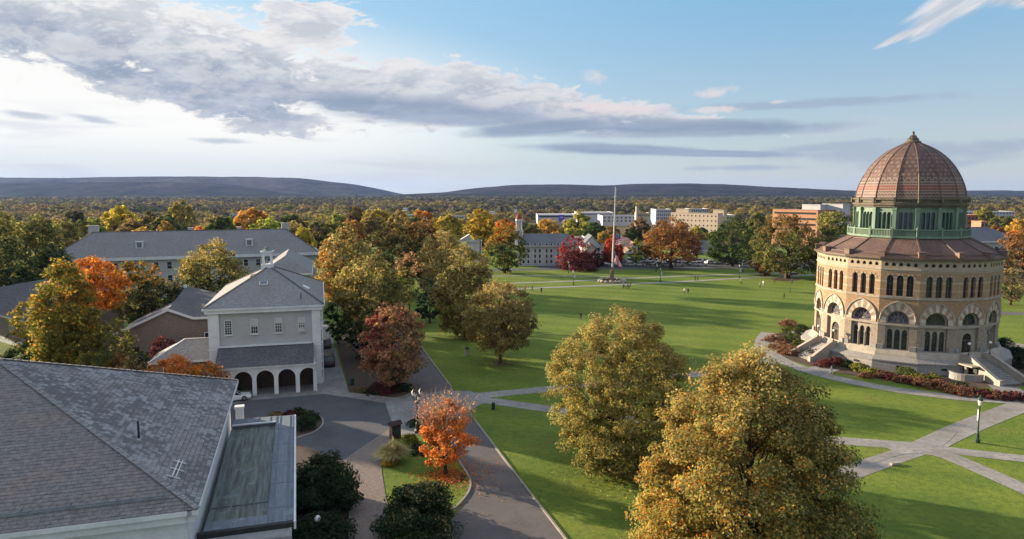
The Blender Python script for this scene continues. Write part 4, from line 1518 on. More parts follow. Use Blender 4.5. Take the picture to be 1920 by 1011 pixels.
b.build('barge_board', M['white'], gh)
fenestration(gh, HG(5.6, -.02, 3.3), E1, FN, 0.9, 1.0, 1, 1, 0.12)
fenestration(gh, HG(7.6, -.02, 3.9), E1, FN, 2.2, 1.3, 3, 1, 0.08, M['bronze'])
d = MB(); d.box(HG(-5.0, -.05, 1.3), (1.1, .1, 2.6), ux=E1); d.build('door', M['door'], gh)
d = MB(); d.box(HG(-6.1, -.4, 1.6), (0.2, .2, 3.2), ux=E1); d.build('porch_post', M['dark_metal'], gh)
d = MB(); d.box(HG(0.0, 15, 10.05), (0.5, .5, .5), ux=E1); d.build('roof_vent', M['white'], gh)
an = thing('hipped_annexe', 'small beige annexe with hipped grey roof beside the white corner pilaster', 'building', H(-4, 4, 0))
b = MB()
b.panel(H(-7.2, 2.2, 0), E1, UP, [(0, 0), (7.3, 0), (7.3, 3.9), (0, 3.9)], [], .1)
b.panel(H(-7.2, 9, 0), -E2, UP, [(0, 0), (6.8, 0), (6.8, 3.9), (0, 3.9)], [], .1)
b.build('wall', M['beige_brick'], an)
b = MB()
b.face([H(-7.6, 1.8, 3.95), H(0.3, 1.8, 3.95), H(0.3, 5.6, 6.2), H(-3.6, 5.6, 6.2)]); b.face([H(-7.6, 9.4, 3.95), H(-7.6, 1.8, 3.95), H(-3.6, 5.6, 6.2)])
b.face([H(0.3, 9.4, 3.95), H(-7.6, 9.4, 3.95), H(-3.6, 5.6, 6.2), H(0.3, 5.6, 6.2)])
b.build('roof', M['grey_slate'], an)
b = MB(); b.box(H(-3.6, 1.95, 3.85), (7.8, .4, .24), ux=E1); b.box(H(-7.4, 5.6, 3.85), (7.4, .4, .23), ux=E2); b.build('fascia', M['white'], an)
b = MB(); b.bar(H(-7.6, 1.8, 4.0), H(-3.6, 5.6, 6.27), .2, .08); b.bar(H(-3.6, 5.6, 6.27), H(.3, 5.6, 6.27), .2, .08); b.build('hip_flashing', M['white'], an)
fenestration(an, H(-4.7, 2.15, 1.55), E1, FN, 2.1, 1.5, 2, 2, 0.1)

# dark-roofed house at the left edge
dh = thing('dark_roofed_house', 'low house with wide dark shingle roof and beige wall behind the maples', 'building', G(0, 640))
A0, A1 = G(-120, 560, 5.0), G(62, 606, 5.0)
r0, r1 = G(-120, 560, 10.2), G(85, 523, 10.2)
b = MB()
b.face([A0, A1, r1, r0]); b.face([A1, A1 + Vector((4, 22, 0)), r1]); b.build('roof', M['dark_shingle'], dh)
d = (A1 - A0).normalized(); nn = Vector((d.y, -d.x, 0))
b = MB(); b.panel(Vector((A0.x, A0.y, 0)) - nn * .5, d, UP, [(0, 0), ((A1 - A0).length - .4, 0), ((A1 - A0).length - .4, 5), (0, 5)], [], .1)
b.panel(Vector((A1.x, A1.y, 0)) - nn * .5 - d * .4, Vector((0.18, 0.98, 0)), UP, [(0, 0), (20, 0), (20, 5), (0, 5)], [], .1)
b.build('wall', M['beige_brick'], dh)
b = MB(); b.bar(A0 - UP * .1, A1 - UP * .1, .3, .32); b.build('fascia', M['white'], dh)
L = (A1 - A0).length
for s in (L - 6.2, L - 10.5):
    fenestration(dh, Vector((A0.x, A0.y, 1.8)) + d * s - nn * .48, d, nn, 1.7, 1.5, 1, 2, 0.1)
b = MB(); b.box(Vector((A0.x, A0.y, .45)) + d * (L / 2) - nn * .3, (L, .3, .9), ux=d); b.build('base_course', M['white'], dh)

# long slate-roofed residence hall
LO = Vector((-111.5, 165.5, 0))
la = math.radians(20.5)
L1, L2 = Vector((math.cos(la), math.sin(la), 0)), Vector((-math.sin(la), math.cos(la), 0))
def HL(a, b, z): return LO + L1 * a + L2 * b + UP * z
lh = thing('long_hall', 'long residence hall with wide hipped grey slate roof and white cornice', 'building', HL(31, 0, 0))
b = MB()
for o_, u_, w_ in ((HL(.4, .4, 0), L1, 62), (HL(62.4, .4, 0), L2, 15), (HL(.4, 15.4, 0), -L2, 15)):
    b.panel(o_, u_, UP, [(0, 0), (w_, 0), (w_, 10), (0, 10)], [], .1)
b.build('wall', M['grey_brick'], lh)
b = MB()
A, B, C_, D_ = HL(-.3, -.3, 10.6), HL(63.1, -.3, 10.6), HL(63.1, 16, 10.6), HL(-.3, 16, 10.6)
P, Q = HL(8.6, 7.9, 16.6), HL(55, 7.9, 16.6)
b.face([A, B, Q, P]); b.face([B, C_, Q]); b.face([C_, D_, P, Q]); b.face([D_, A, P]); b.build('roof', M['grey_slate'], lh)
b = MB(); b.box(HL(31.4, 0, 10.2), (63, .9, .75), ux=L1); b.box(HL(63, 8, 10.2), (15.4, .9, .75), ux=L2); b.box(HL(-.1, 8, 10.2), (15.4, .9, .75), ux=L2); b.build('cornice', M['white'], lh)
b = MB()
for p, q in ((A, P), (P, Q), (Q, B)): b.bar(p + UP * .06, q + UP * .06, .25, .1)
b.build('ridge_cap', M['dark_shingle'], lh)
for a, s in ((8.6, 2.2), (55, 2.0), (31, 1.2), (43, 1.0)):
    b = MB(); b.box(HL(a, 7.9 + .6, 16.9 if s > 1.5 else 16.6), (s, 1.2, 2.4 if s > 1.5 else 1.2), ux=L1); b.box(HL(a, 8.5, 18.15 if s > 1.5 else 17.25), (s + .2, 1.4, .2), ux=L1); b.build('chimney', M['grey_brick'], lh)
for a in (19.5, 45.5):
    b = MB(); b.box(HL(a, 3.2, 13.3), (1.7, 1.5, 1.9), ux=L1); b.box(HL(a, 3.1, 14.3), (1.9, 1.9, .14), ux=L1); b.build('dormer', M['white'], lh)
    b = MB(); b.box(HL(a, 2.42, 13.4), (1.1, .06, 1.2), ux=L1); b.build('dormer_window', M['lead'], lh)
for i in range(20):
    for z in (7.4, 4.0):
        fenestration(lh, HL(2.2 + i * 3.02, .38, z), L1, -L2, 1.05, 1.75, 1, 2, .09, sill=False)
# hipped wing running forward from its right end
wg = thing('hipped_wing', 'lower grey-roofed wing behind the cupola of the arcaded hall', 'building', at(568, 535, 152))
WO = Vector((-55.5, 150, 0))
b = MB(); hip_roof(b, WO, E1, E2, 0, 11.5, 0, 30, 8.8, 12.4); b.build('roof', M['grey_slate'], wg)
b = MB()
for o_, u_, w_ in ((WO + E1 * .4 + E2 * .4, E1, 10.7), (WO + E1 * 11.1 + E2 * .4, E2, 29), (WO + E1 * .4 + E2 * 29.4, -E2, 29)):
    b.panel(o_, u_, UP, [(0, 0), (w_, 0), (w_, 8.8), (0, 8.8)], [], .1)
b.build('wall', M['grey_brick'], wg)
for i in range(3): fenestration(wg, WO + E1 * (2.4 + i * 3.3) + E2 * .38 + UP * 5.8, E1, FN, 1.1, 1.7, 2, 4, .09, sill=False)
b = MB(); b.box(WO + E1 * 5.75 + E2 * .1 + UP * 8.6, (11.7, .6, .4), ux=E1); b.box(WO + E1 * 11.3 + E2 * 15 + UP * 8.6, (29, .6, .4), ux=E2); b.build('cornice', M['white'], wg)

# the slate-roofed building right below the drone
fb = thing('slate_roofed_building', 'white-walled building with big weathered slate roof nearest the viewer', 'building', (-30, 44, 0))
FA = math.atan2(0.955, -0.296)
T1v, P1v = Vector((math.cos(FA), math.sin(FA), 0)), Vector((math.sin(FA), -math.cos(FA), 0))      # along the hip-end eave, outward from it
FB = Vector((-17.5, 36.9, 0))
def HF(s, w, z): return FB + T1v * s + P1v * w + UP * z
EZ, AZf, HWf = 9.0, 15.3, 14.0
A_ = HF(HWf, -HWf, AZf)
B0, C0 = HF(0, 0, EZ), HF(2 * HWf, 0, EZ)
rd = HF(HWf, -44, AZf)
b = MB(); b.face([B0, C0, A_]); b.face([C0, HF(2 * HWf, -44, EZ), rd, A_]); b.build('hip_end_roof', M['old_slate'], fb)
b = MB(); b.face([HF(0, -44, EZ), B0, A_, rd]); b.build('front_roof', M['old_slate2'], fb)
b = MB()
def capline(p, q, n, w):
    d = (q - p) / n
    for i in range(n):
        a_ = p + d * i; e_ = p + d * (i + 1.02)
        b.bar(a_ + UP * .07, e_ + UP * .035, w, .05)
capline(B0, A_, 40, .34); capline(C0, A_, 40, .34); capline(A_, rd, 40, .34)
b.build('ridge_slates', M['grey_slate'], fb)
b = MB()
b.box(HF(HWf, -.25, EZ - .17), (2 * HWf + .1, .6, .26), ux=T1v); b.box(HF(.25, -22, EZ - .17), (.6, 43.4, .26), ux=T1v)
b.box(HF(HWf, -.45, EZ - .55), (2 * HWf - .4, .5, .5), ux=T1v); b.box(HF(.45, -22, EZ - .55), (.5, 43.0, .5), ux=T1v)
b.build('cornice', M['white'], fb)
b = MB()
b.panel(HF(.7, -.7, 0), T1v, UP, [(0, 0), (2 * HWf - 1.4, 0), (2 * HWf - 1.4, EZ - .3), (0, EZ - .3)], [], .1)
b.panel(HF(.7, -44, 0), P1v, UP, [(0, 0), (43.3, 0), (43.3, EZ - .3), (0, EZ - .3)], [], .1)
b.build('wall', M['white'], fb)
sl = (AZf - EZ) / HWf
b = MB()
q = [HF(.85, -w, EZ + .85 * sl + .28) for w in (1.6, 44)]
b.tube(q, .035, 6); b.tube([p + UP * -.13 for p in q], .03, 6)
for i in range(18):
    w = 1.9 + i * 2.3
    b.bar(HF(1.35, -w, EZ + 1.35 * sl + .05), HF(.8, -w, EZ + .85 * sl + .3), .06, .05)
b.build('snow_rail', M['lead'], fb)
b = MB(); b.tube([HF(7.6, -4.3, EZ + 4.3 * sl - .1), HF(7.6, -4.3, EZ + 4.3 * sl + 1.1)], .07, 8); b.build('vent_pipe', M['dark_metal'], fb)
b = MB()
b.bar(HF(3.0, -1.7, EZ + 1.7 * sl + .16), HF(5.6, -1.7, EZ + 1.7 * sl + .16), .05, .05); b.bar(HF(3.0, -1.5, EZ + 1.5 * sl + .2), HF(5.6, -1.5, EZ + 1.5 * sl + .2), .04, .04)
for s in (3.1, 4.3, 5.5): b.bar(HF(s, -1.3, EZ + 1.3 * sl + .08), HF(s, -2.0, EZ + 2 * sl + .08), .06, .05)
b.build('snow_bracket', M['white'], fb)
# flat copper-roofed porch along the hip end
b = MB()
b.box(HF(14.25, 2.2, 3.0), (21.3, 5.0, 5.7), ux=T1v); b.build('porch_wall', M['white'], fb)
b = MB(); b.ux = P1v
def strip4(s0, s1, w0, w1, z0, z1, B=None):
    (B or b).face([HF(s0, w0, z0), HF(s0, w1, z1), HF(s1, w1, z1), HF(s1, w0, z0)])
b.box(HF(14.25, 4.2, 5.98), (21.7, 1.6, .2), ux=T1v); b.box(HF(24.2, 1.6, 6.02), (1.8, 3.6, .22), ux=T1v); b.box(HF(4.0, 1.6, 5.98), (1.2, 3.6, .2), ux=T1v)
for w in (3.45, 3.75, 4.62, 4.9): b.bar(HF(3.45, w, 6.11), HF(25.05, w, 6.11), .045, .06)
for s in (5.5, 9.5, 13.5, 17.5, 21.5): b.bar(HF(s, 3.4, 6.09), HF(s, 5.0, 6.09), .05, .03)
for w in (-.1, .9, 1.9, 2.9): b.bar(HF(23.3, w, 6.15), HF(25.1, w, 6.15), .05, .06)
b.build('porch_roof_border', M['lead'], fb)
b = MB(); b.ux = P1v
b.box(HF(13.95, 1.55, 5.82), (18.7, 3.7, .1), ux=T1v)
for w in (.35, 1.05, 1.75, 2.45): b.bar(HF(4.62, w, 5.90), HF(23.25, w, 5.90), .07, .09)
b.bar(HF(7.0, -.2, 5.9), HF(7.0, 3.3, 5.9), .09, .08)
b.build('porch_roof_panel', M['copper_panel'], fb)
b = MB(); b.bar(HF(23.26, -.2, 6.18), HF(23.26, 3.4, 6.18), .2, .1); b.build('porch_flashing', M['white'], fb)
b = MB(); b.box(HF(3.32, 2.2, 5.86), (.3, 5.6, .34), ux=T1v); b.build('porch_gutter', M['dark_metal'], fb)
b = MB(); b.box(HF(14.2, 5.06, 5.8), (22.0, .14, .5), ux=T1v); b.build('porch_fascia', M['white'], fb)
b = MB(); b.box(HF(0.4, 2.3, 2.55), (5.6, 5.1, 5.1), ux=T1v); b.build('lower_bay', M['concrete'], fb)
b = MB(); b.box(HF(27.4, .1, 3.3), (.6, .7, 6.4), ux=T1v); b.box(HF(27.4, .1, 6.6), (.75, .85, .2), ux=T1v); b.build('corner_pier', M['white'], fb)

# ------------------------------------------------------------------ trees and shrubs
PAL = {   # leaf colours of each kind of tree (base colours) with their shares
    'ochre': [((0.378, 0.314, 0.086), 4), ((0.287, 0.271, 0.086), 4), ((0.189, 0.205, 0.065), 3), ((0.430, 0.278, 0.072), 1), ((0.125, 0.144, 0.053), 2)],
    'goldoch': [((0.456, 0.345, 0.088), 5), ((0.365, 0.303, 0.087), 4), ((0.221, 0.217, 0.066), 3), ((0.522, 0.303, 0.053), 1.5)],
    'olive': [((0.209, 0.200, 0.066), 5), ((0.140, 0.151, 0.051), 4), ((0.291, 0.242, 0.077), 3), ((0.095, 0.102, 0.039), 2)],
    'gold': [((0.395, 0.278, 0.043), 5), ((0.312, 0.235, 0.046), 4), ((0.177, 0.171, 0.038), 2), ((0.468, 0.257, 0.030), 2)],
    'orange': [((0.605, 0.198, 0.026), 5), ((0.528, 0.264, 0.039), 3), ((0.462, 0.132, 0.026), 3), ((0.330, 0.180, 0.048), 1)],
    'brightorange': [((.64, .225, .05), 5), ((.60, .28, .07), 3), ((.55, .155, .045), 3)],
    'rust': [((0.269, 0.121, 0.042), 5), ((0.190, 0.098, 0.042), 4), ((0.326, 0.185, 0.058), 3), ((0.140, 0.099, 0.041), 2)],
    'brown': [((0.275, 0.209, 0.092), 5), ((0.195, 0.156, 0.074), 4), ((0.343, 0.252, 0.100), 3), ((0.125, 0.108, 0.054), 2)],
    'redbrown': [((0.518, 0.203, 0.108), 4), ((0.403, 0.217, 0.122), 4), ((0.576, 0.270, 0.130), 3), ((0.302, 0.195, 0.108), 3), ((0.216, 0.173, 0.086), 2)],
    'tan': [((0.443, 0.332, 0.132), 4), ((0.361, 0.294, 0.110), 4), ((0.489, 0.319, 0.110), 2), ((0.233, 0.217, 0.077), 2)],
    'red': [((0.315, 0.053, 0.051), 5), ((0.231, 0.045, 0.046), 3), ((0.367, 0.105, 0.073), 2)],
    'eggred': [((0.483, 0.068, 0.040), 5), ((0.414, 0.090, 0.045), 3), ((0.529, 0.165, 0.054), 1)],
    'maroon': [((0.156, 0.042, 0.041), 4), ((0.102, 0.042, 0.044), 4), ((0.204, 0.075, 0.055), 1)],
    'green': [((0.085, 0.120, 0.039), 5), ((0.050, 0.080, 0.025), 4), ((0.125, 0.150, 0.041), 2)],
    'dkgreen': [((0.056, 0.083, 0.033), 5), ((0.037, 0.060, 0.025), 4), ((0.088, 0.106, 0.041), 2)],
    'evergreen': [((0.042, 0.064, 0.037), 5), ((0.029, 0.048, 0.030), 4), ((0.067, 0.088, 0.045), 2)],
    'yelgreen': [((0.208, 0.203, 0.044), 5), ((0.135, 0.155, 0.037), 4), ((0.312, 0.257, 0.047), 2)],
    'palegrass': [((0.460, 0.432, 0.242), 4), ((0.365, 0.376, 0.173), 4), ((0.568, 0.501, 0.273), 2), ((0.541, 0.348, 0.117), 1)],
    'gingermix': [((0.208, 0.193, 0.044), 4), ((0.440, 0.200, 0.030), 3), ((0.125, 0.150, 0.036), 4), ((0.500, 0.170, 0.025), 2)],
    'barberry': [((.24, .125, .07), 4), ((.30, .185, .10), 3), ((.16, .08, .05), 3), ((.34, .20, .13), 2), ((.15, .045, .035), 2)],
    'scrub': [((0.156, 0.128, 0.056), 4), ((0.109, 0.102, 0.047), 4), ((0.198, 0.155, 0.067), 3), ((0.075, 0.075, 0.039), 2)],
}


def pick(pal, n, rng):
    cols = np.array([c for c, w in PAL[pal]]); w = np.array([w for c, w in PAL[pal]], float)
    return cols[rng.choice(len(cols), n, p=w / w.sum())]


def leaf_mesh(name, pos, nrm, size, col, rng, elong=1.5):
    """one rhombic leaf per position"""
    n = len(pos)
    r = rng.normal(size=(n, 3))
    t = np.cross(nrm, r); t /= np.linalg.norm(t, axis=1, keepdims=True) + 1e-9
    bt = np.cross(nrm, t)
    s = (size * rng.uniform(0.65, 1.35, n))[:, None]
    P = np.stack([pos - t * s * elong / 2, pos - bt * s / 2 + nrm * s * .12, pos + t * s * elong / 2, pos + bt * s / 2 + nrm * s * .12], 1).reshape(-1, 3)
    me = bpy.data.meshes.new(name)
    me.vertices.add(4 * n); me.vertices.foreach_set('co', P.astype(np.float32).ravel())
    me.loops.add(4 * n); me.loops.foreach_set('vertex_index', np.arange(4 * n, dtype=np.int32))
    me.polygons.add(n); me.polygons.foreach_set('loop_start', np.arange(0, 4 * n, 4, dtype=np.int32))
    me.update(calc_edges=True)
    ca = me.color_attributes.new('Col', 'FLOAT_COLOR', 'POINT')
    c4 = np.ones((n, 4)); c4[:, :3] = col
    ca.data.foreach_set('color', np.repeat(c4, 4, axis=0).astype(np.float32).ravel())
    me.materials.append(M['leaf'])
    return me


# radius of the crown against height (both 0..1)
SHAPES = {
    'round': [(0, .45), (.12, .78), (.3, .97), (.5, 1), (.7, .88), (.85, .62), (.95, .32), (1, .08)],
    'ovoid': [(0, .5), (.1, .82), (.25, 1), (.45, .97), (.65, .78), (.8, .55), (.92, .28), (1, .06)],
    'full': [(0, .62), (.1, .85), (.25, .98), (.45, 1.04), (.65, 1.0), (.8, .84), (.92, .55), (1, .2)],
    'tall': [(0, .5), (.15, .85), (.35, 1), (.6, .92), (.8, .66), (.93, .35), (1, .08)],
    'spread': [(0, .55), (.12, .85), (.35, 1), (.6, .95), (.8, .75), (.93, .42), (1, .12)],
    'dome': [(0, .82), (.15, .98), (.35, 1), (.6, .86), (.8, .6), (.93, .32), (1, .08)],
    'egg': [(0, .5), (.1, .78), (.25, .97), (.4, 1), (.6, .9), (.8, .62), (.93, .33), (1, .05)],
    'cone': [(0, .9), (.1, 1), (.3, .8), (.6, .48), (.85, .2), (1, .03)],
    'mound': [(0, .95), (.2, 1), (.5, .88), (.75, .62), (.93, .3), (1, .05)],
}


def crown_points(rng, shape, H0, H1, R, ncl, npl, rc, lump=.2, hollow=.45, lean=(0, 0)):
    """leaf positions and outward normals gathered into clusters spread through the crown's volume"""
    hs, rs = zip(*SHAPES[shape])
    h = rng.uniform(0, 1, ncl * 6)
    rr = np.interp(h, hs, rs)
    keep = rng.uniform(0, 1, len(h)) < rr ** 1.2
    h, rr = h[keep][:ncl], rr[keep][:ncl]
    n = len(h)
    a = rng.uniform(0, 2 * np.pi, n)
    ph = rng.uniform(0, 2 * np.pi, 6)
    bulge = 1 + lump * (np.sin(2 * a + ph[0] + 3 * h) * .5 + np.sin(3 * a + ph[1] - 5 * h) * .5 + np.sin(5 * a + ph[2] + 7 * h) * .35)
    q = hollow + (1 - hollow) * rng.uniform(0, 1, n) ** .6
    q = np.where(rng.uniform(0, 1, n) < .14, rng.uniform(.1, 1, n), q)
    rad = R * rr * bulge * q
    C = np.stack([rad * np.cos(a) + lean[0] * h, rad * np.sin(a) + lean[1] * h, H0 + (H1 - H0) * (h + rng.normal(0, .02, n))], 1)
    cs = rc * rng.uniform(.6, 1.35, n)
    m = rng.poisson(npl * rng.uniform(.45, 1.5, n)) + 2
    idx = np.repeat(np.arange(n), m)
    d = rng.normal(size=(len(idx), 3))
    d /= np.linalg.norm(d, axis=1, keepdims=True)
    # leaves sit on the skin of each cluster more than in its heart, drooping a little
    rad2 = cs[idx] * rng.uniform(.25, 1.05, len(idx)) ** .7
    off = d * rad2[:, None] * np.array([1.05, 1.05, .72])
    P = C[idx] + off
    cen = np.array([0, 0, H0 + (H1 - H0) * .4])
    out = P - cen; out /= np.linalg.norm(out, axis=1, keepdims=True) + 1e-9
    N = d * .55 + out * .5 + np.array([0, 0, .45]) + rng.normal(size=P.shape) * .55
    N /= np.linalg.norm(N, axis=1, keepdims=True)
    return P, N, idx, C


def limb_mesh(name, rng, H0, H1, C, r0, flare=1.5, nb=26, fork=None, thin=1.0, mat='bark'):
    """tapered trunk with limbs reaching the crown's clusters"""
    b = MB()
    top = H0 + (H1 - H0) * .72
    zs = np.linspace(0, top, 9)
    jx, jy = np.cumsum(rng.normal(0, .05, 9)) * (H1 / 12), np.cumsum(rng.normal(0, .05, 9)) * (H1 / 12)
    jx -= jx[0]; jy -= jy[0]
    ax = [Vector((jx[i], jy[i], z)) for i, z in enumerate(zs)]
    rad = [r0 * (flare if i == 0 else 1) * (1 - .82 * z / top) + .02 for i, z in enumerate(zs)]
    b.tube(ax, rad, 9)
    if len(C):
        far = C[rng.permutation(len(C))[:nb]]
        for c in far:
            z0 = min(max(H0 * .55, c[2] - np.hypot(c[0], c[1]) * rng.uniform(.5, .95)), top * .97)
            z0 = max(z0, H0 * .5)
            f = z0 / top * 8
            i = min(int(f), 7)
            p0 = ax[i].lerp(ax[i + 1], f - i)
            ra = rad[i] * .55 * thin
            p2 = Vector(c)
            mid = p0.lerp(p2, .5) + Vector((rng.normal(0, .12), rng.normal(0, .12), -0.06 * (p2 - p0).length + rng.normal(0, .1)))
            pts = [p0, p0.lerp(mid, .5) * .6 + (p0 * .25 + mid * .75).lerp(p0, .3) * .4, mid, mid.lerp(p2, .55), p2]
            b.tube(pts, [ra, ra * .75, ra * .5, ra * .32, .012 * thin + .008], 5, cap=False)
    me = bpy.data.meshes.new(name)
    me.from_pydata(b.v, [], b.f)
    me.materials.append(M[mat])
    me.polygons.foreach_set('use_smooth', [True] * len(me.polygons))
    return me


def put(parent, name, me):
    o = bpy.data.objects.new(name, me)
    COL.objects.link(o)
    o.parent = parent
    return o


def make_tree(name, label, cat, base, shape, H0, H1, R, pal, seed, ncl=150, npl=110, rc=.85, leaf=.22, r0=.28, lump=.2, hollow=.5, tint=None, nb=26, group=None, lean=(0, 0), twigs=0, elong=1.5):
    """tint: list of (palette, function of local x,y,z,rng -> probability) that recolours part of the crown: autumn patches, and sunlit left sides painted in"""
    rng = np.random.default_rng(seed)
    P, N, idx, C = crown_points(rng, shape, H0, H1, R, ncl, npl, rc, lump, hollow, lean)
    col = pick(pal, len(P), rng)
    cl = rng.normal(1, .21, len(C) + 1)
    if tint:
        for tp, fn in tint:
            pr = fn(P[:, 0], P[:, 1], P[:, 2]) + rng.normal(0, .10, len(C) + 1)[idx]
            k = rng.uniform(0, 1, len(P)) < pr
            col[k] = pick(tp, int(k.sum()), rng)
    col = col * np.clip(cl[idx], .6, 1.5)[:, None] * rng.normal(1, .12, (len(P), 1))
    col = np.clip(col, .008, .9)
    t = thing(name, label, cat, base, group)
    put(t, 'crown', leaf_mesh(name + '_leaves', P, N, leaf, col, rng, elong))
    put(t, 'trunk', limb_mesh(name + '_wood', rng, H0, H1, C, r0, nb=nb))
    return t, C


def crown_box(px0, px1, py_top, py_bot, base_px):
    """real height, width and crown start of a tree from its outline in the photo"""
    g = G(*base_px)
    Y = g.y
    cx = (px0 + px1) / 2
    w = (at(px1, (py_top + py_bot) / 2, Y) - at(px0, (py_top + py_bot) / 2, Y)).length
    return g, at(cx, py_top, Y).z, w / 2, max(at(cx, py_bot, Y).z, .3), at(cx, py_top, Y).x - g.x


def T(label, px0, px1, pt, pb, base, shape, pal, seed, name='autumn_tree', dens=1.0, leaf=.25, group=None, rc=None, tint=None, cat='tree', hollow=.5, lump=.2, nb=22, r0=None, **kw):
    g, top, R, bot, lean = crown_box(px0, px1, pt, pb, base)
    H1 = top
    rc = rc or max(.55, R * .17)
    ncl = int(np.clip(150 * dens, 30, 900))
    area = (leaf ** 2)
    npl = kw.pop('npl', None) or int(np.clip(.5 * rc * rc * 7 / area, 14, 160))
    return make_tree(name, label, cat, (g.x, g.y, 0), shape, min(bot, H1 * .6), H1, R * .95, pal, seed, ncl=ncl, npl=npl, rc=rc, leaf=leaf, r0=r0 or max(.12, R * .05), lump=lump,
                     hollow=hollow, tint=tint, group=group, nb=nb, lean=(lean * .6, 0), **kw)

# near trees on the green ------------------------------------------------------------------
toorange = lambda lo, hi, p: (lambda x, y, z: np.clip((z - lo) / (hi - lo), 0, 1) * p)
sunlit_left = lambda p, w: (lambda x, y, z: np.clip(.5 - x / w, 0, 1) * p)  # brighter leaves toward the sun's side: sunlight painted into the crown colours
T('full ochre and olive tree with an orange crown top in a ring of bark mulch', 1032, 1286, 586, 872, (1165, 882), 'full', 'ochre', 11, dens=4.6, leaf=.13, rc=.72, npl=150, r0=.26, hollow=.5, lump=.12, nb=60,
  tint=[('goldoch', sunlit_left(.5, 9)), ('tan', lambda x, y, z: np.clip((z - 8) / 8, 0, 1) * .7), ('olive', lambda x, y, z: np.clip((9 - z) / 9, 0, 1) * .7)])
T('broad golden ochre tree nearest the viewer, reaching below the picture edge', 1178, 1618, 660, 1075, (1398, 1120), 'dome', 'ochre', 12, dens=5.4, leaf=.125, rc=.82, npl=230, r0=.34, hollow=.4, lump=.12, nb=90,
  tint=[('goldoch', sunlit_left(.75, 12)), ('orange', sunlit_left(.14, 12)), ('tan', lambda x, y, z: np.clip((z - 8) / 8, 0, 1) * .6), ('olive', lambda x, y, z: np.clip(.15 + x / 14, 0, .6))])
ot, oC = T('bright orange young maple with bare twigs at its top beside the drive', 800, 905, 752, 868, (836, 890), 'round', 'brightorange', 13, dens=.62, leaf=.14, rc=.55, npl=95, r0=.16, hollow=.35, lump=.22, nb=60,
  tint=[('redbrown', lambda x, y, z: np.clip((z - 5.4) / 3, 0, 1) * .75)])
# the thinned crown top: long upright twigs with a few dull red leaves
rng = np.random.default_rng(5)
b = MB()
tw = []
for i in range(150):
    a, q = rng.uniform(0, 2 * math.pi), rng.uniform(0, 1) ** .5
    p = Vector((math.cos(a) * q * 2.3, math.sin(a) * q * 2.3, rng.uniform(4.5, 6.4)))
    d = Vector((p.x * .22 + rng.normal(0, .2), p.y * .22 + rng.normal(0, .2), 1)).normalized()
    L = rng.uniform(1.2, 2.7) * (1.15 - .35 * q)
    b.tube([p, p + d * L * .5 + Vector((rng.normal(0, .06), rng.normal(0, .06), 0)), p + d * L], [.026, .019, .008], 4, cap=False)
    for j in range(7):
        tw.append(p + d * L * rng.uniform(.1, .9) + Vector(rng.normal(0, .12, 3)))
me = bpy.data.meshes.new('bare_twigs'); me.from_pydata(b.v, [], b.f)
M['twig'] = plain('pinkish_twigs', (0.30, 0.20, 0.15), (0.36, 0.28, 0.2), 2.0, 0.9)
me.materials.append(M['twig']); put(ot, 'bare_twigs', me)
tw = np.array(tw)
nn = rng.normal(size=tw.shape); nn /= np.linalg.norm(nn, axis=1, keepdims=True)
put(ot, 'thin_foliage', leaf_mesh('thin_foliage', tw, nn, .13, np.clip(pick('redbrown', len(tw), rng) * 1.2, 0, 1), rng))

T('dull red maple with a few scarlet patches at the corner of the drive', 674, 804, 570, 705, (738, 730), 'spread', 'redbrown', 14, dens=1.5, leaf=.24, rc=.9, npl=60, r0=.2, hollow=.4,
  tint=[('red', lambda x, y, z: .4 * ((x < -1.2) & (z > 6))), ('brown', lambda x, y, z: .45 * (x > 0))])
T('rounded tan-brown tree standing alone on the shaded lawn', 867, 1006, 527, 655, (938, 682), 'round', 'brown', 15, dens=1.9, leaf=.20, rc=.95, npl=95, r0=.22, hollow=.4,
  tint=[('tan', sunlit_left(.9, 10)), ('goldoch', sunlit_left(.3, 8))])
# the grove between the halls and the green
GR = 'trees of the grove beside the arcaded hall'
T('olive and gold tree closest behind the red maple', 622, 758, 482, 610, (700, 668), 'spread', 'olive', 16, dens=1.7, leaf=.30, rc=1.1, group=GR, tint=[('goldoch', sunlit_left(.7, 10)), ('tan', lambda x, y, z: .3 * (x < 2))])
T('small pale green tree between the olive tree and the drive', 735, 775, 498, 575, (758, 640), 'tall', 'yelgreen', 17, dens=.5, leaf=.30, group=GR)
T('tall olive-brown tree at the edge of the green behind the lone brown tree', 822, 937, 455, 625, (872, 632), 'tall', 'olive', 18, dens=1.9, leaf=.32, rc=1.2, group=GR, tint=[('tan', lambda x, y, z: .5 + 0 * x), ('goldoch', sunlit_left(.3, 10))])
T('wide dusky pinkish-brown tree behind the tall olive-brown one', 776, 880, 432, 560, (828, 556), 'round', 'tan', 19, dens=1.7, leaf=.34, rc=1.25, group=GR)
T('orange-gold tree next to the right end of the long slate hall', 597, 702, 432, 560, (648, 612), 'spread', 'ochre', 20, dens=1.8, leaf=.34, rc=1.2, group=GR, tint=[('orange', sunlit_left(.45, 9)), ('tan', lambda x, y, z: .4 + 0 * x)])
T('dark green tree mottled with rust, tallest in the middle of the grove', 690, 782, 418, 540, (740, 556), 'round', 'dkgreen', 21, dens=1.6, leaf=.36, rc=1.3, group=GR, tint=[('rust', lambda x, y, z: .3 + 0 * x)])
T('russet-topped dark tree right of the tallest grove tree', 742, 832, 402, 520, (790, 541), 'round', 'dkgreen', 22, dens=1.6, leaf=.36, rc=1.3, group=GR, tint=[('rust', toorange(11, 20, .95))])
T('low sage-green tree in the shade behind the red maple', 640, 742, 545, 650, (690, 672), 'round', 'olive', 23, dens=.8, leaf=.3, group=GR, tint=[('dkgreen', lambda x, y, z: .5 + 0 * x)])
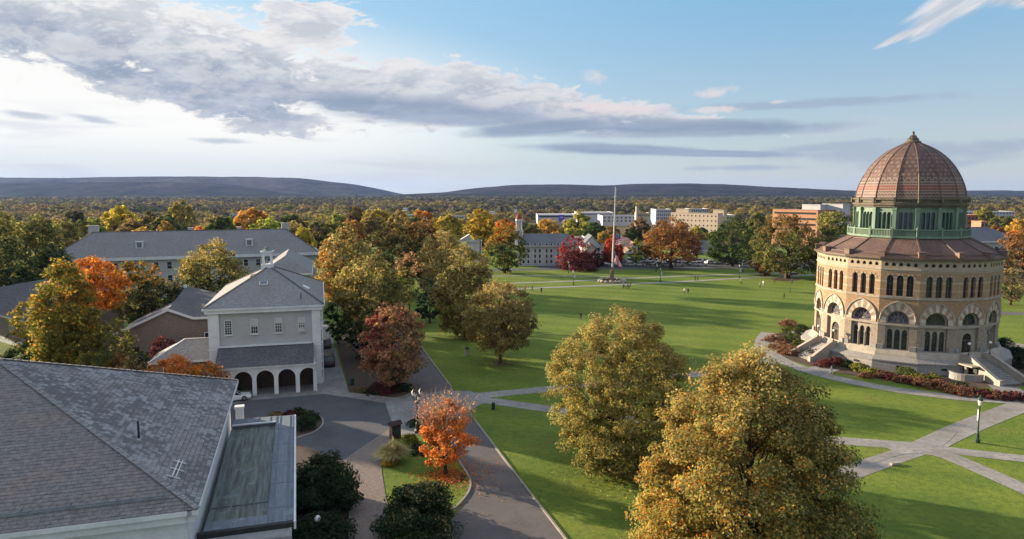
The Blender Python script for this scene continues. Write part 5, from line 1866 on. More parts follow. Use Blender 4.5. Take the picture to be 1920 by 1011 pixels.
T('young pink-leaved tree peeping out between the dark grove trees', 738, 790, 470, 520, (768, 600), 'round', 'redbrown', 24, dens=.4, leaf=.3, group=GR, tint=[('brown', lambda x, y, z: .5 + 0 * x)])
T('dark tree filling the shade at the back of the drive', 776, 832, 520, 600, (806, 606), 'round', 'evergreen', 25, dens=.7, leaf=.36, group=GR)
T('gloomy evergreen beside the right flank of the arcaded hall', 612, 668, 540, 640, (634, 645), 'tall', 'evergreen', 26, dens=.7, leaf=.32, group=GR)
T('deep green yew-like tree under the olive and gold tree', 660, 720, 590, 665, (688, 672), 'mound', 'evergreen', 27, dens=.6, leaf=.3, group=GR)
T('dense green tree with an orange-gold left half by the white cupola hall', 903, 986, 418, 506, (946, 512), 'round', 'green', 28, dens=1.2, leaf=.42, rc=1.3, tint=[('orange', lambda x, y, z: np.clip((-x * .5 + z - 9) / 6, 0, 1) * .6), ('gold', lambda x, y, z: np.clip((-x * .5 + z - 9) / 6, 0, 1) * .6)])
T('clear golden-yellow tree behind the grove, left of the white spire', 868, 932, 392, 445, (900, 532), 'round', 'gold', 29, dens=1.0, leaf=.5)
# far side of the green
FG = 'trees along the far edge of the green'
T('huge rust-brown tree directly right of the flagpole', 1203, 1320, 410, 484, (1258, 503), 'dome', 'rust', 31, dens=1.6, leaf=.42, rc=1.5, group=FG, tint=[('orange', toorange(12, 20, .25))])
T('big dark green tree in the middle of the far edge', 1318, 1428, 408, 488, (1372, 499), 'dome', 'green', 32, dens=1.4, leaf=.42, rc=1.4, group=FG, tint=[('dkgreen', lambda x, y, z: .3 + 0 * x)])
T('large tree with a rust top fading to olive, in a ring of bare soil', 1403, 1532, 398, 508, (1476, 522), 'tall', 'olive', 33, dens=1.8, leaf=.4, rc=1.4, group=FG, r0=.7, tint=[('rust', toorange(9, 20, .9)), ('green', lambda x, y, z: .3 * (z < 14))])
T('small salmon-brown tree at the left foot of the rust-topped tree', 1405, 1452, 468, 514, (1434, 517), 'round', 'rust', 34, dens=.6, leaf=.4, group=FG)
T('grey-green tree pressed against the left flank of the rust-topped tree', 1402, 1440, 440, 505, (1418, 508), 'tall', 'olive', 35, dens=.6, leaf=.4, group=FG)
T('shadowy olive tree just left of the rotunda', 1500, 1592, 424, 520, (1552, 524), 'tall', 'olive', 36, dens=1.2, leaf=.4, rc=1.3, group=FG, tint=[('dkgreen', lambda x, y, z: .45 + 0 * x)])
T('bushy gold and green tree behind the rotunda balustrade', 1528, 1600, 396, 440, (1566, 500), 'spread', 'ochre', 37, dens=.9, leaf=.45, group=FG, tint=[('green', lambda x, y, z: np.clip(.5 + x / 12, 0, .9))])
T('deep crimson tree beside the white cupola hall', 1043, 1108, 440, 500, (1078, 504), 'tall', 'red', 38, dens=.9, leaf=.4, group=FG)
T('maroon spreading shrub tree under the crimson tree', 1036, 1122, 472, 505, (1090, 506), 'mound', 'maroon', 39, dens=.7, leaf=.4, group=FG)
T('egg-shaped bright red tree behind the flagpole', 1131, 1171, 441, 494, (1150, 499), 'egg', 'eggred', 40, dens=1.8, leaf=.30, rc=.7, npl=40, hollow=.72, lump=.05, group=FG)
T('small yellow-green tree to the right of the egg-shaped red tree', 1178, 1210, 448, 490, (1192, 499), 'round', 'yelgreen', 41, dens=.6, leaf=.4, group=FG)
T('dark tree in the shade beyond the parked cars', 1100, 1136, 470, 498, (1118, 500), 'round', 'maroon', 42, dens=.4, leaf=.4, group=FG)
T('gnarled half-bare golden-brown tree to the right of the rotunda', 1862, 1935, 498, 560, (1894, 572), 'spread', 'brown', 43, dens=.55, leaf=.32, rc=.8, nb=45, hollow=.3)
T('rust tree rising behind the right shoulder of the rotunda', 1868, 1960, 432, 500, (1915, 540), 'round', 'rust', 44, dens=1.0, leaf=.42)
T('thin brown tree beside the grey roof at the right edge', 1868, 1908, 462, 512, (1886, 545), 'tall', 'brown', 45, dens=.4, leaf=.4)
# in front of and beside the long hall
LG = 'trees in front of the long slate-roofed hall'
T('maple turning from green at its heart to orange at its rim', 62, 172, 490, 690, (126, 716), 'round', 'yelgreen', 46, dens=2.2, leaf=.27, rc=1.1, group=LG, tint=[('gold', lambda x, y, z: .3 + 0 * x), ('orange', lambda x, y, z: np.clip((np.hypot(x, y) - 2) / 4, 0, 1) * np.clip((z - 9) / 6, 0, 1) * .7)])
T('fiery orange maple with a bare dark trunk behind the green-hearted maple', 122, 222, 480, 575, (186, 660), 'spread', 'orange', 47, dens=1.1, leaf=.27, rc=1.0, group=LG, r0=.35)
T('low yellow maple branch tree at the corner of the dark-roofed house', 24, 92, 555, 660, (60, 690), 'spread', 'gold', 48, dens=.8, leaf=.27, group=LG, tint=[('yelgreen', lambda x, y, z: .4 + 0 * x)])
T('orange and yellow tree between the maples and the gold-topped tree', 214, 308, 488, 600, (262, 632), 'spread', 'gingermix', 49, dens=1.8, leaf=.3, group=LG, tint=[('olive', lambda x, y, z: .8 * (z < 9))])
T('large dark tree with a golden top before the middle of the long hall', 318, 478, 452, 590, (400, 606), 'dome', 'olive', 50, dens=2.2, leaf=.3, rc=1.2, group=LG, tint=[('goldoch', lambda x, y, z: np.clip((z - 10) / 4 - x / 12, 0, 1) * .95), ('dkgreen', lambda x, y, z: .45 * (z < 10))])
T('two-toned dull green tree filling the gap beside the gabled house', 236, 330, 525, 625, (290, 640), 'round', 'dkgreen', 51, dens=1.4, leaf=.3, group=LG, tint=[('brown', lambda x, y, z: .3 + 0 * x)])
T('smoky green bushy tree left of the gabled house wall', 182, 252, 598, 690, (222, 712), 'tall', 'olive', 52, dens=1.0, leaf=.24, group=LG, tint=[('yelgreen', lambda x, y, z: .4 * (z > 5))])
T('dark purple-leaved bush against the gabled house wall', 280, 330, 632, 690, (308, 705), 'round', 'maroon', 53, dens=.5, leaf=.2, cat='bush', name='purple_bush')
# wood at the left edge
LW = 'tall dark trees of the wood at the left edge'
for i, (x0, x1, pt, pb, bx, by, pal, lab, tn) in enumerate((
        (-60, 52, 398, 520, 0, 566, 'ochre', 'gold-topped tree at the far left edge of the wood', 'olive'),
        (30, 112, 402, 520, 72, 560, 'olive', 'dark green tree with yellowing tips in the middle of the left-hand wood', 'green'),
        (84, 152, 410, 500, 120, 545, 'olive', 'dark tree of the left-hand wood closest to the long hall', 'ochre'),
        (-30, 70, 448, 560, 20, 590, 'dkgreen', 'shaded green tree standing behind the dark-roofed house', 'olive'),
        (60, 130, 460, 545, 96, 575, 'dkgreen', 'low shaded tree between the dark-roofed house and the long hall', 'olive'),
        (-160, -50, 400, 560, -100, 600, 'olive', 'olive tree beyond the left edge of the picture', 'dkgreen'))):
    T(lab, x0, x1, pt, pb, (bx, by), 'round', pal, 60 + i, dens=1.2, leaf=.4, rc=1.3, group=LW, tint=[(tn, lambda x, y, z: .3 + 0 * x)])


# shrubs ------------------------------------------------------------------------------------
def shrub(name, label, base, R, Hh, pal, seed, leaf=.12, dens=1.0, tint=None, group=None, cat='shrub', shape='mound', hollow=.55, elong=1.5, nb=14):
    rng = np.random.default_rng(seed)
    rc = max(.16, min(R, Hh) * .24)
    ncl = int(np.clip(70 * dens, 20, 300))
    npl = int(np.clip(.5 * rc * rc * 9 / leaf ** 2, 10, 150))
    t, C = make_tree(name, label, cat, (base.x, base.y, base.z), shape, min(.12, Hh * .12), Hh, R, pal, seed, ncl, npl, rc, leaf, max(.02, R * .03), .42 if name == 'evergreen_shrub' else .26, hollow, tint, nb, group, elong=elong)
    return t


shrub('evergreen_shrub', 'large glossy dark evergreen shrub between the copper porch and the paved walk', G(607, 950), 2.9, 4.3, 'evergreen', 201, .16, 2.6, [('dkgreen', lambda x, y, z: .25 * (z > 2.5))], shape='round')
shrub('evergreen_shrub', 'lower dark evergreen shrub at the foot of the copper porch wall', G(590, 1030), 2.6, 2.4, 'evergreen', 202, .16, 1.4)
shrub('evergreen_shrub', 'sprawling dark shrub on the lawn bed at the bottom beside the drive', G(782, 985), 3.0, 3.3, 'evergreen', 203, .15, 2.4, [('dkgreen', lambda x, y, z: .4 * (z > 1.6)), ('brown', lambda x, y, z: .12 + 0 * x)])
shrub('evergreen_shrub', 'small dark shrub at the lower tip of the lawn bed', G(768, 1022), 1.5, 1.5, 'dkgreen', 204, .14, 1.0)
for i, (px, py, R, Hh, pal, lab) in enumerate(((572, 806, 1.25, 1.5, 'evergreen', 'clipped dark shrub at the middle of the kerbed island'), (583, 790, 1.0, 1.3, 'dkgreen', 'round green shrub at the tip of the kerbed island'),
                                               (545, 783, 1.0, .9, 'maroon', 'dusky shrub at the top of the kerbed island'), (518, 785, 1.0, .9, 'brown', 'brownish low shrub beside the porch roof end'), (560, 778, .8, .9, 'dkgreen', 'small green shrub on the far rim of the kerbed island'))):
    shrub('island_shrub', lab, G(px, py), R, Hh, pal, 210 + i, .11, 1.0, group='shrubs on the kerbed island')


def grass_tuft(label, base, R, Hh, pal, seed, n=900, group=None):
    rng = np.random.default_rng(seed)
    a = rng.uniform(0, 2 * math.pi, n); q = rng.uniform(0, 1, n) ** .6
    t = thing('ornamental_grass', label, 'grass clump', base, group)
    V, Fc, Cc = [], [], pick(pal, n, rng) * rng.normal(1, .15, (n, 1))
    for i in range(n):
        p = np.array([math.cos(a[i]) * q[i] * R * .35, math.sin(a[i]) * q[i] * R * .35, 0])
        d = np.array([math.cos(a[i]), math.sin(a[i]), 0]) * R * q[i] * rng.uniform(.6, 1.15)
        h = Hh * (1.05 - .45 * q[i]) * rng.uniform(.7, 1.1)
        s = np.array([-math.sin(a[i]), math.cos(a[i]), 0]) * .025
        m = p + d * .4 + np.array([0, 0, h * .7]); e = p + d + np.array([0, 0, h * (1 - .35 * q[i])])
        k = len(V)
        V += [p - s, p + s, m + s, m - s, e]
        Fc += [(k, k + 1, k + 2, k + 3), (k + 3, k + 2, k + 4)]
    me = bpy.data.meshes.new('grass_blades')
    me.from_pydata([tuple(v) for v in V], [], Fc)
    ca = me.color_attributes.new('Col', 'FLOAT_COLOR', 'POINT')
    c4 = np.ones((len(V), 4), np.float32); c4[:, :3] = np.clip(np.repeat(Cc, 5, axis=0), .01, .9)
    ca.data.foreach_set('color', c4.ravel())
    me.materials.append(M['leaf'])
    put(t, 'blades', me)
    return t


grass_tuft('tall pale feathery ornamental grass beside the dark red kiosk', G(737, 866), 1.7, 2.5, 'palegrass', 220, 2200)
grass_tuft('smaller ginger ornamental grass at the front of the kiosk bed', G(728, 874), .8, 1.0, 'gold', 221, 500)
shrub('yellow_shrub', 'rounded yellow-green shrub behind the pale ornamental grass', G(768, 838), 1.0, 1.5, 'yelgreen', 222, .10, 1.0)
shrub('dark_shrub', 'squat dark shrub in the shade right of the yellow-green shrub', G(783, 850), 1.1, .9, 'evergreen', 223, .11, .8)
shrub('lamp_shrub', 'small grey-green shrub at the foot of the ornate lamp post', G(776, 800), .8, 1.0, 'dkgreen', 224, .1, .7)
shrub('lamp_shrub', 'thin climbing shrub at the right side of the ornate lamp post', G(792, 812), .7, 1.9, 'brown', 225, .1, .6)
for i, (px, py, R, Hh, pal, lab) in enumerate(((725, 733, 2.2, 1.5, 'maroon', 'wide dark maroon shrub in the bed under the red maple'), (700, 738, 1.3, .8, 'evergreen', 'low dark shrub at the front corner of the maple bed'), (755, 733, 1.2, 1.0, 'evergreen', 'dark shrub at the drive end of the maple bed'),
                                               (676, 735, 1.0, .6, 'brown', 'low brown ground shrub left in the maple bed'))):
    shrub('bed_shrub', lab, G(px, py), R, Hh, pal, 230 + i, .13, 1.2, group='shrubs in the maple bed')
# shrubs behind the slate roof
for i, (px, py, R, Hh, pal, lab, Y) in enumerate(((322, 690, 3.2, 3.6, 'brightorange', 'blazing orange bush behind the ridge of the slate roof', 86), (385, 702, 2.2, 2.6, 'orange', 'orange-brown bush below the white corner pilaster', 86), (410, 704, 1.4, 2.0, 'redbrown', 'reddish thin bush at the foot of the arcade', 86),
                                                  (172, 682, 2.2, 2.8, 'yelgreen', 'fresh yellow-green bush left behind the slate roof ridge', 92), (200, 680, 1.7, 2.4, 'green', 'light green bush next to the yellow-green bush', 92), (222, 684, 1.8, 2.2, 'rust', 'ginger-brown bush behind the slate roof', 91),
                                                  (95, 676, 2.6, 2.6, 'olive', 'olive hedge bush below the yellow maple', 96), (40, 668, 2.4, 2.6, 'dkgreen', 'dark green bush by the dark-roofed house wall', 98), (250, 688, 1.5, 2.0, 'brown', 'brown bush between the orange bush and the ginger one', 90),
                                                  (268, 680, 1.4, 1.7, 'dkgreen', 'dark bush below the gabled house door', 97))):
    p = at(px, py, Y); 
    shrub('garden_bush', lab, Vector((p.x, p.y, 0)), R, max(p.z + 1.6, Hh * .8), pal, 240 + i, .2, 1.3, group='bushes behind the slate roof', shape='round', cat='bush')

# planting round the rotunda
RG = 'shrubs in the ring bed of the rotunda'
rng = np.random.default_rng(77)
plist = [  # photo column, row of the foot, radius, height, palette, label
    (1452, 640, 1.9, 1.2, 'barberry', 'russet shrub at the left end of the ring bed'), (1462, 655, 1.9, 1.2, 'barberry', 'maroon shrub left of the sunlit stair'), (1480, 628, 2.2, 1.3, 'green', 'clipped green mound farthest left in the ring bed'),
    (1490, 640, 2.0, 1.2, 'green', 'second clipped green mound above the maroon shrub'), (1482, 663, 2.3, 1.3, 'barberry', 'dark russet shrub below the sunlit stair'), (1500, 652, 1.8, 1.2, 'green', 'low green mound against the sunlit stair'),
    (1478, 612, 2.0, 1.3, 'barberry', 'reddish shrub at the back left of the rotunda'), (1502, 622, 1.9, 1.2, 'dkgreen', 'dark mound behind the clipped green mounds'),
    (1545, 688, 1.3, 1.0, 'maroon', 'maroon shrub at the foot of the sunlit stair'), (1568, 685, 1.4, 1.1, 'maroon', 'second maroon shrub right of the sunlit stair'), (1590, 688, 1.2, .9, 'dkgreen', 'dark green shrub beside the maroon shrubs'),
    (1610, 695, 1.4, 1.0, 'yelgreen', 'bright green shrub under the sunlit facet'), (1632, 702, 1.3, .9, 'yelgreen', 'feathery yellow-green shrub in the ring bed'), (1650, 706, 1.5, .8, 'barberry', 'tan and russet shrub in the middle of the ring bed'),
    (1622, 708, 1.0, .7, 'barberry', 'russet shrub nearest the walk by the walking person'), (1672, 712, 1.4, .7, 'maroon', 'dark low shrub below the terrace vent'), (1700, 704, 1.7, 1.0, 'green', 'rounded green shrub against the terrace wall'),
    (1722, 712, 1.3, .8, 'yelgreen', 'lime shrub at the terrace wall near the basement porch'), (1748, 712, 1.2, .8, 'yelgreen', 'small lime shrub left of the curved wing wall'), (1702, 718, 1.5, .9, 'barberry', 'copper-red shrub in the front row of the ring bed'),
    (1725, 724, 1.6, 1.0, 'barberry', 'bushy copper shrub below the lime shrub'), (1752, 728, 1.6, 1.0, 'barberry', 'copper shrub in front of the wing wall'), (1778, 734, 1.5, 1.0, 'barberry', 'rosy copper shrub before the basement porch'),
    (1800, 739, 1.5, 1.0, 'barberry', 'rosy brown shrub left of the shaded stair foot'), (1822, 742, 1.5, .9, 'barberry', 'rust shrub at the shaded stair foot'), (1846, 744, 1.5, .9, 'maroon', 'dark red shrub near the lamp post on the ring walk'),
    (1870, 747, 1.5, .9, 'barberry', 'scarlet-tipped shrub in front of the shaded stair'), (1893, 749, 1.6, .9, 'maroon', 'maroon hedge shrub close to the right edge'), (1918, 750, 1.6, .9, 'maroon', 'last maroon hedge shrub at the right edge'),
    (1800, 726, 1.3, .6, 'dkgreen', 'low dark ground shrub under the basement porch'), (1905, 672, 2.4, 1.6, 'evergreen', 'dark yew mass behind the shaded stair'), (1880, 655, 2.0, 1.8, 'evergreen', 'rounded dark yew at the right flank of the rotunda'),
    (1925, 690, 2.2, 1.4, 'evergreen', 'dark yew above the low curved wall'), (1685, 716, 1.1, .7, 'barberry', 'straw-tipped russet shrub beside the green rounded one'), (1766, 724, 1.2, .8, 'barberry', 'pinkish shrub between the copper ones')]
for i, (px, py, R, Hh, pal, lab) in enumerate(plist):
    g = G(px, py)
    d = g - NOTT
    if d.length < 16.6 and px > 1570 and px < 1870: g = NOTT + d.normalized() * 16.6
    g.z = 0
    shrub('clipped_shrub' if pal in ('green', 'dkgreen', 'evergreen') else 'russet_shrub', lab, g, R * .95, Hh * 1.15, pal, 300 + i, .14, 1.0, [('yelgreen', lambda x, y, z: .15 + 0 * x)] if pal == 'green' else None, RG)


# leaves fallen under the nearer trees
rng = np.random.default_rng(55)
FP, FC = [], []
for (px, py), n, R, pal in (((1165, 882), 2600, 8, 'ochre'), ((1340, 1060), 2600, 10, 'goldoch'), ((836, 890), 1300, 4.5, 'brightorange'), ((738, 730), 900, 6, 'redbrown'), ((938, 682), 900, 7, 'brown'), ((872, 632), 900, 8, 'brown'), ((780, 950), 500, 5, 'brown')):
    g = G(px, py)
    a = rng.uniform(0, 2 * math.pi, n); q = np.abs(rng.normal(0, .55, n)) * R
    FP.append(np.stack([g.x + np.cos(a) * q + q * .25, g.y + np.sin(a) * q, .05 + rng.uniform(0, .03, n)], 1)); FC.append(pick(pal, n, rng))
FP, FC = np.concatenate(FP), np.concatenate(FC)
FN_ = np.array([0, 0, 1.0]) + rng.normal(size=FP.shape) * .35
FN_ /= np.linalg.norm(FN_, axis=1, keepdims=True)
tag(link_mesh('fallen_leaves', leaf_mesh('fallen_leaves', FP, FN_, .13, np.clip(FC * 1.15, 0, .9), rng)), 'fallen autumn leaves scattered over the grass and paving under the trees', 'leaves', None, 'stuff')

# ------------------------------------------------------------------ buildings beyond the green
M['far_white'] = plain('far_white_wall', (0.52, 0.52, 0.52), (0.44, 0.44, 0.45), 0.2, 0.8)
M['far_cream'] = plain('far_cream_wall', (0.52, 0.44, 0.33), (0.46, 0.38, 0.28), 0.2, 0.85)
M['far_orange'] = courses('far_orange_brick', (0.42, 0.20, 0.10), (0.36, 0.17, 0.09), (0.30, 0.2, 0.14), 0.4, 0.2, .02, None, .2, .85, .1)
M['far_red'] = courses('far_red_brick', (0.40, 0.12, 0.07), (0.34, 0.10, 0.06), (0.30, 0.2, 0.14), 0.4, 0.2, .02, None, .2, .85, .1)
M['far_roof'] = plain('far_grey_roof', (0.15, 0.155, 0.17), (0.11, 0.115, 0.13), 0.15, 0.8)
M['far_flat'] = plain('far_flat_roof', (0.26, 0.255, 0.25), (0.20, 0.20, 0.2), 0.1, 0.9)
M['sign_blue'] = plain('violet_sign_panel', (0.12, 0.09, 0.5), (0.16, 0.12, 0.55), 0.3, 0.5)


def block(px0, px1, py_top, Y, depth, turn=0.0, zb=None):
    """box building from the photo columns of its front, its roof row and its distance"""
    a, c = at(px0, py_top, Y), at(px1, py_top, Y)
    k1 = (px1 - 960) / F
    w = (k1 * Y - a.x) / (math.cos(turn) - k1 * math.sin(turn)) * 1.0
    o = Vector((a.x, Y, 0))
    zb = float(land_z(o.x, Y)) if zb is None else zb
    u = Vector((math.cos(turn), math.sin(turn), 0)); v = Vector((-u.y, u.x, 0))
    return o, u, v, w, a.z, zb


def far_building(name, label, px0, px1, py_top, Y, depth, wall, roof, floors=0, cols=0, turn=0.0, rtype='flat', rise=3.0, win=(.5, .55), zb=None, group=None, cat='building', strips=False):
    o, u, v, w, zt, zb = block(px0, px1, py_top, Y, depth, turn, zb)
    t = thing(name, label, cat, (o.x + u.x * w / 2, o.y + u.y * w / 2, zb), group)
    b = MB()
    for p, d, L in ((o, u, w), (o + u * w, v, depth), (o + v * depth, -v, depth), (o + u * w + v * depth, -u, w)):
        b.panel(p + UP * zb, d, UP, [(0, 0), (L, 0), (L, zt - zb), (0, zt - zb)], [], .1)
    b.build('wall', wall, t)
    b = MB()
    if rtype == 'flat':
        b.box(o + u * w / 2 + v * depth / 2 + UP * (zt - .2), (w - .6, depth - .6, .3), ux=u)
        b.build('roof', roof, t)
        b = MB()
        for p, d, L in ((o, u, w), (o + u * w, v, depth), (o, v, depth)):
            b.bar(p + UP * (zt + .15), p + d * L + UP * (zt + .15), .5, .5)
        b.build('parapet', wall, t)
    else:
        e = .5
        A, B, C_, D_ = o - u * e - v * e, o + u * (w + e) - v * e, o + u * (w + e) + v * (depth + e), o - u * e + v * (depth + e)
        ins = depth / 2 if rtype == 'hip' else 0
        P, Q = o + u * ins + v * depth / 2 + UP * (zt + rise), o + u * (w - ins) + v * depth / 2 + UP * (zt + rise)
        if rtype == 'front':                       # ridge runs away from the viewer
            P, Q = o + u * w / 2 - v * e + UP * (zt + rise), o + u * w / 2 + v * (depth + e) + UP * (zt + rise)
            z = UP * zt
            b.face([A + z, P, Q, D_ + z]); b.face([B + z, C_ + z, Q, P])
            g = MB(); g.face([o + z, o + u * w + z, o + u * w / 2 + UP * (zt + rise)]); g.build('gable', wall, t)
        else:
            z = UP * zt
            b.face([A + z, B + z, Q, P]); b.face([C_ + z, D_ + z, P, Q]); b.face([B + z, C_ + z, Q]); b.face([D_ + z, A + z, P])
        b.build('roof', roof, t)
        b = MB(); b.bar(A + UP * (zt - .12), B + UP * (zt - .12), .3, .4); b.build('eave', M['far_white'], t)
    if floors and cols:
        hgt = (zt - zb) if zb > -3 else min(zt - zb, floors * 4.0)
        fh = hgt / floors
        if strips:
            for i in range(floors):
                b = MB(); b.box(o + u * w / 2 + UP * (zt - fh * (i + .55)) - v * .05, (w * .92, .12, fh * win[1]), ux=u); b.build('window', M['glass'], t)
        else:
            for i in range(floors):
                for j in range(cols):
                    b = MB(); b.box(o + u * w * (j + .5) / cols + UP * (zt - fh * (i + .55)) - v * .03, (w / cols * win[0], .1, fh * win[1]), ux=u)
                    b.build('window', M['glass'], t)
    return t, o, u, v, w, zt


wh, o, u, v, w, zt = far_building('white_hall', 'pale four-storey hall with grey roof and white cupola with red dome', 973, 1072, 461, 252, 15, M['far_white'], M['far_roof'], turn=.04, rtype='gable', rise=4.0, zb=0)
for i in range(4):
    for j in range(4):
        for s in (-.85, .85):
            q = o + u * (w * (j + .62) / 4.6 + s) + UP * (1.0 + i * 1.98)
            b = MB(); b.box(q + UP * .55 - v * .03, (.75, .1, 1.2), ux=u); g = b.build('window', M['glass'], wh)
            b = MB()
            for x in (-.45, .45): b.box(q + UP * .55 + u * x - v * .07, (.14, .1, 1.45), ux=u)
            b.box(q - v * .07 - UP * .12, (1.1, .12, .12), ux=u); b.build('frame', M['white'], g)
cpx = at(972, 458, 256)
b = MB()
c0 = Vector((cpx.x + .2, 257, 0))
b.box(c0 + UP * 10.0, (2.9, 2.9, 5.0)); b.box(c0 + UP * 12.6, (3.2, 3.2, .3))
b.lathe([(1.25, 12.7), (1.2, 13.1), (.5, 13.1)], c0, 8)
for k in range(8): b.tube([c0 + Vector((math.cos(k * math.pi / 4) * 1.05, math.sin(k * math.pi / 4) * 1.05, 13.0)), c0 + Vector((math.cos(k * math.pi / 4) * 1.05, math.sin(k * math.pi / 4) * 1.05, 16.3))], .2, 6)
b.lathe([(1.25, 16.3), (1.35, 16.6), (1.25, 16.8)], c0, 8)
cu = b.build('cupola', M['white'], wh)
b = MB(); b.lathe([(1.2, 16.8), (1.1, 17.6), (.75, 18.4), (.3, 19.0), (.12, 19.4), (.05, 20.8)], c0, 10); weld(b.build('cupola_dome', plain('red_dome', (.33, .07, .04), (.25, .06, .04), 1), cu), 50)

far_building('white_gabled_roof_house', 'house with pale sunlit gable among the grove tops, left of the white spire', 862, 900, 452, 262, 14, M['far_white'], M['far_white'], rtype='front', rise=2.6, zb=0)
far_building('grey_gabled_house', 'large grey house with arched barn roof right of the crimson tree', 1092, 1128, 462, 285, 14, M['far_white'], M['far_roof'], 2, 3, rtype='front', rise=4.5, zb=0)
far_building('tudor_house', 'cream and brown half-timbered house glowing beside the grey barn-roofed house', 1096, 1124, 474, 272, 10, M['far_cream'], M['dark_shingle'], 2, 3, rtype='front', rise=3.6, zb=0)
far_building('tan_house', 'tan-roofed house left of the egg-shaped red tree', 1118, 1140, 470, 292, 12, M['far_cream'], plain('tan_roof', (.3, .18, .12), (.24, .15, .1), .4), 2, 3, rtype='gable', rise=2.6, zb=0)
far_building('pointed_house', 'house with steep pale gable just right of the flags', 1176, 1206, 474, 300, 12, M['far_white'], plain('brown_roof', (.2, .12, .09), (.16, .1, .08), .4), 2, 3, rtype='front', rise=4.5, zb=0)
far_building('blue_grey_house', 'shaded blue-grey house between the rust and the dark green tree', 1300, 1345, 470, 300, 14, M['far_white'], M['far_roof'], 2, 4, rtype='gable', rise=4.0, zb=0)
far_building('flat_roofed_hall', 'dark flat roof edge visible above the white cupola hall', 1030, 1100, 448, 330, 20, M['far_white'], M['far_flat'], 1, 8, zb=-4)
# town on the flats
far_building('cream_block', 'cream five-storey block in sunshine with a dark roof well', 1258, 1345, 399, 610, 9, M['far_cream'], M['far_roof'], 4, 12, turn=-.75, win=(.28, .3))
far_building('stair_tower', 'cream roof tower at the left end of the cream block', 1268, 1290, 392, 612, 6, M['far_cream'], M['far_flat'], turn=-.75)
far_building('roof_plant', 'cream roof plant box at the right end of the cream block', 1337, 1356, 394, 600, 6, M['far_cream'], M['far_flat'], turn=-.75)
far_building('orange_brick_block', 'orange brick office block with ribbon windows behind the rust-topped tree', 1449, 1532, 393, 520, 22, M['far_orange'], M['far_flat'], 4, 1, turn=-1.0, strips=True, win=(1, .34))
far_building('penthouse', 'white roof plant box on the left of the orange brick block', 1504, 1536, 384, 548, 10, M['far_white'], M['far_white'], turn=-.9)
far_building('penthouse', 'long white roof plant box on the right of the orange brick block', 1542, 1578, 383, 544, 12, M['far_white'], M['far_white'], turn=-.9)
far_building('shopping_shed', 'long white retail shed with violet sign at the left end of the town', 1008, 1080, 403, 900, 60, M['far_white'], M['far_white'], 1, 1, strips=True, win=(1, .5))
sg = thing('shop_sign', 'violet illuminated sign panel on the long white retail shed', 'sign', at(1053, 408, 899))
p = at(1053, 409, 898.5); b = MB(); b.box(p, (6.0, .6, 9.0)); b.build('panel', M['sign_blue'], sg)
b = MB(); b.lathe([(.01, -.8), (1.2, -.8), (1.5, -.3), (1.5, .3), (1.2, .8), (.01, .8)], p + Vector((0, -.6, .6)), 12); b.build('emblem', plain('pale_violet', (.5, .45, .8), (.45, .4, .75)), sg)
far_building('retail_block', 'white box store with raised parapets behind the gold town trees', 1084, 1150, 399, 960, 60, M['far_white'], M['far_white'], 1, 1, strips=True, win=(1, .3))
far_building('grey_arena', 'low grey building with bright roof edge right of the flagpole top', 1130, 1240, 405, 860, 50, M['far_white'], M['far_roof'], 2, 14, win=(.4, .5))
far_building('cream_theatre', 'cream building with a thin tower near the cream block', 1196, 1218, 400, 760, 20, M['far_cream'], M['far_flat'], 1, 6)
far_building('thin_tower', 'narrow cream chimney tower by the cream building with open roof', 1193, 1196, 388, 758, 4, M['far_cream'], M['far_flat'])
far_building('pale_offices', 'white office cluster left of the cream block', 1230, 1258, 393, 820, 30, M['far_white'], M['far_white'], 3, 8)
far_building('pale_offices', 'second white office slab behind the cream block', 1296, 1328, 392, 860, 30, M['far_white'], M['far_white'], 3, 8)
far_building('grey_shed', 'shadowed grey shed right of the cream block', 1345, 1378, 404, 640, 40, M['far_white'], M['far_roof'], 1, 6)
far_building('long_depot', 'long low white depot on the flats right of the rotunda dome', 1800, 1900, 397, 900, 30, M['far_white'], M['far_white'], 2, 18, win=(.5, .4))
far_building('red_brick_block', 'red brick block between the depot and the rotunda', 1808, 1832, 404, 560, 20, M['far_red'], M['far_white'], 2, 4)
far_building('small_red_block', 'little orange brick block lit by the sun behind the rotunda', 1840, 1852, 416, 470, 10, M['far_orange'], M['far_flat'], 1, 2)
far_building('slate_hall', 'grey slate-roofed hall with white trim behind the right shoulder of the rotunda', 1800, 1930, 453, 215, 16, M['grey_brick'], M['far_roof'], 2, 12, rtype='hip', rise=4.2, turn=-.05, zb=0)
far_building('pale_hall', 'pale hall with tall windows behind the gnarled tree', 1862, 1960, 505, 205, 14, M['far_cream'], M['far_roof'], 2, 8, rtype='hip', rise=3.5, zb=0)
far_building('pale_shed', 'long pale roofed shed among the trees left of the golden tree', 740, 800, 404, 760, 30, M['far_white'], M['far_flat'], 1, 10)
far_building('white_house', 'small white building among woods behind the long hall', 430, 470, 402, 900, 20, M['far_white'], M['far_flat'], 1, 6)
far_building('low_shed', 'low pale shed near the golden tree', 846, 870, 405, 800, 20, M['far_white'], M['far_flat'], 1, 5)


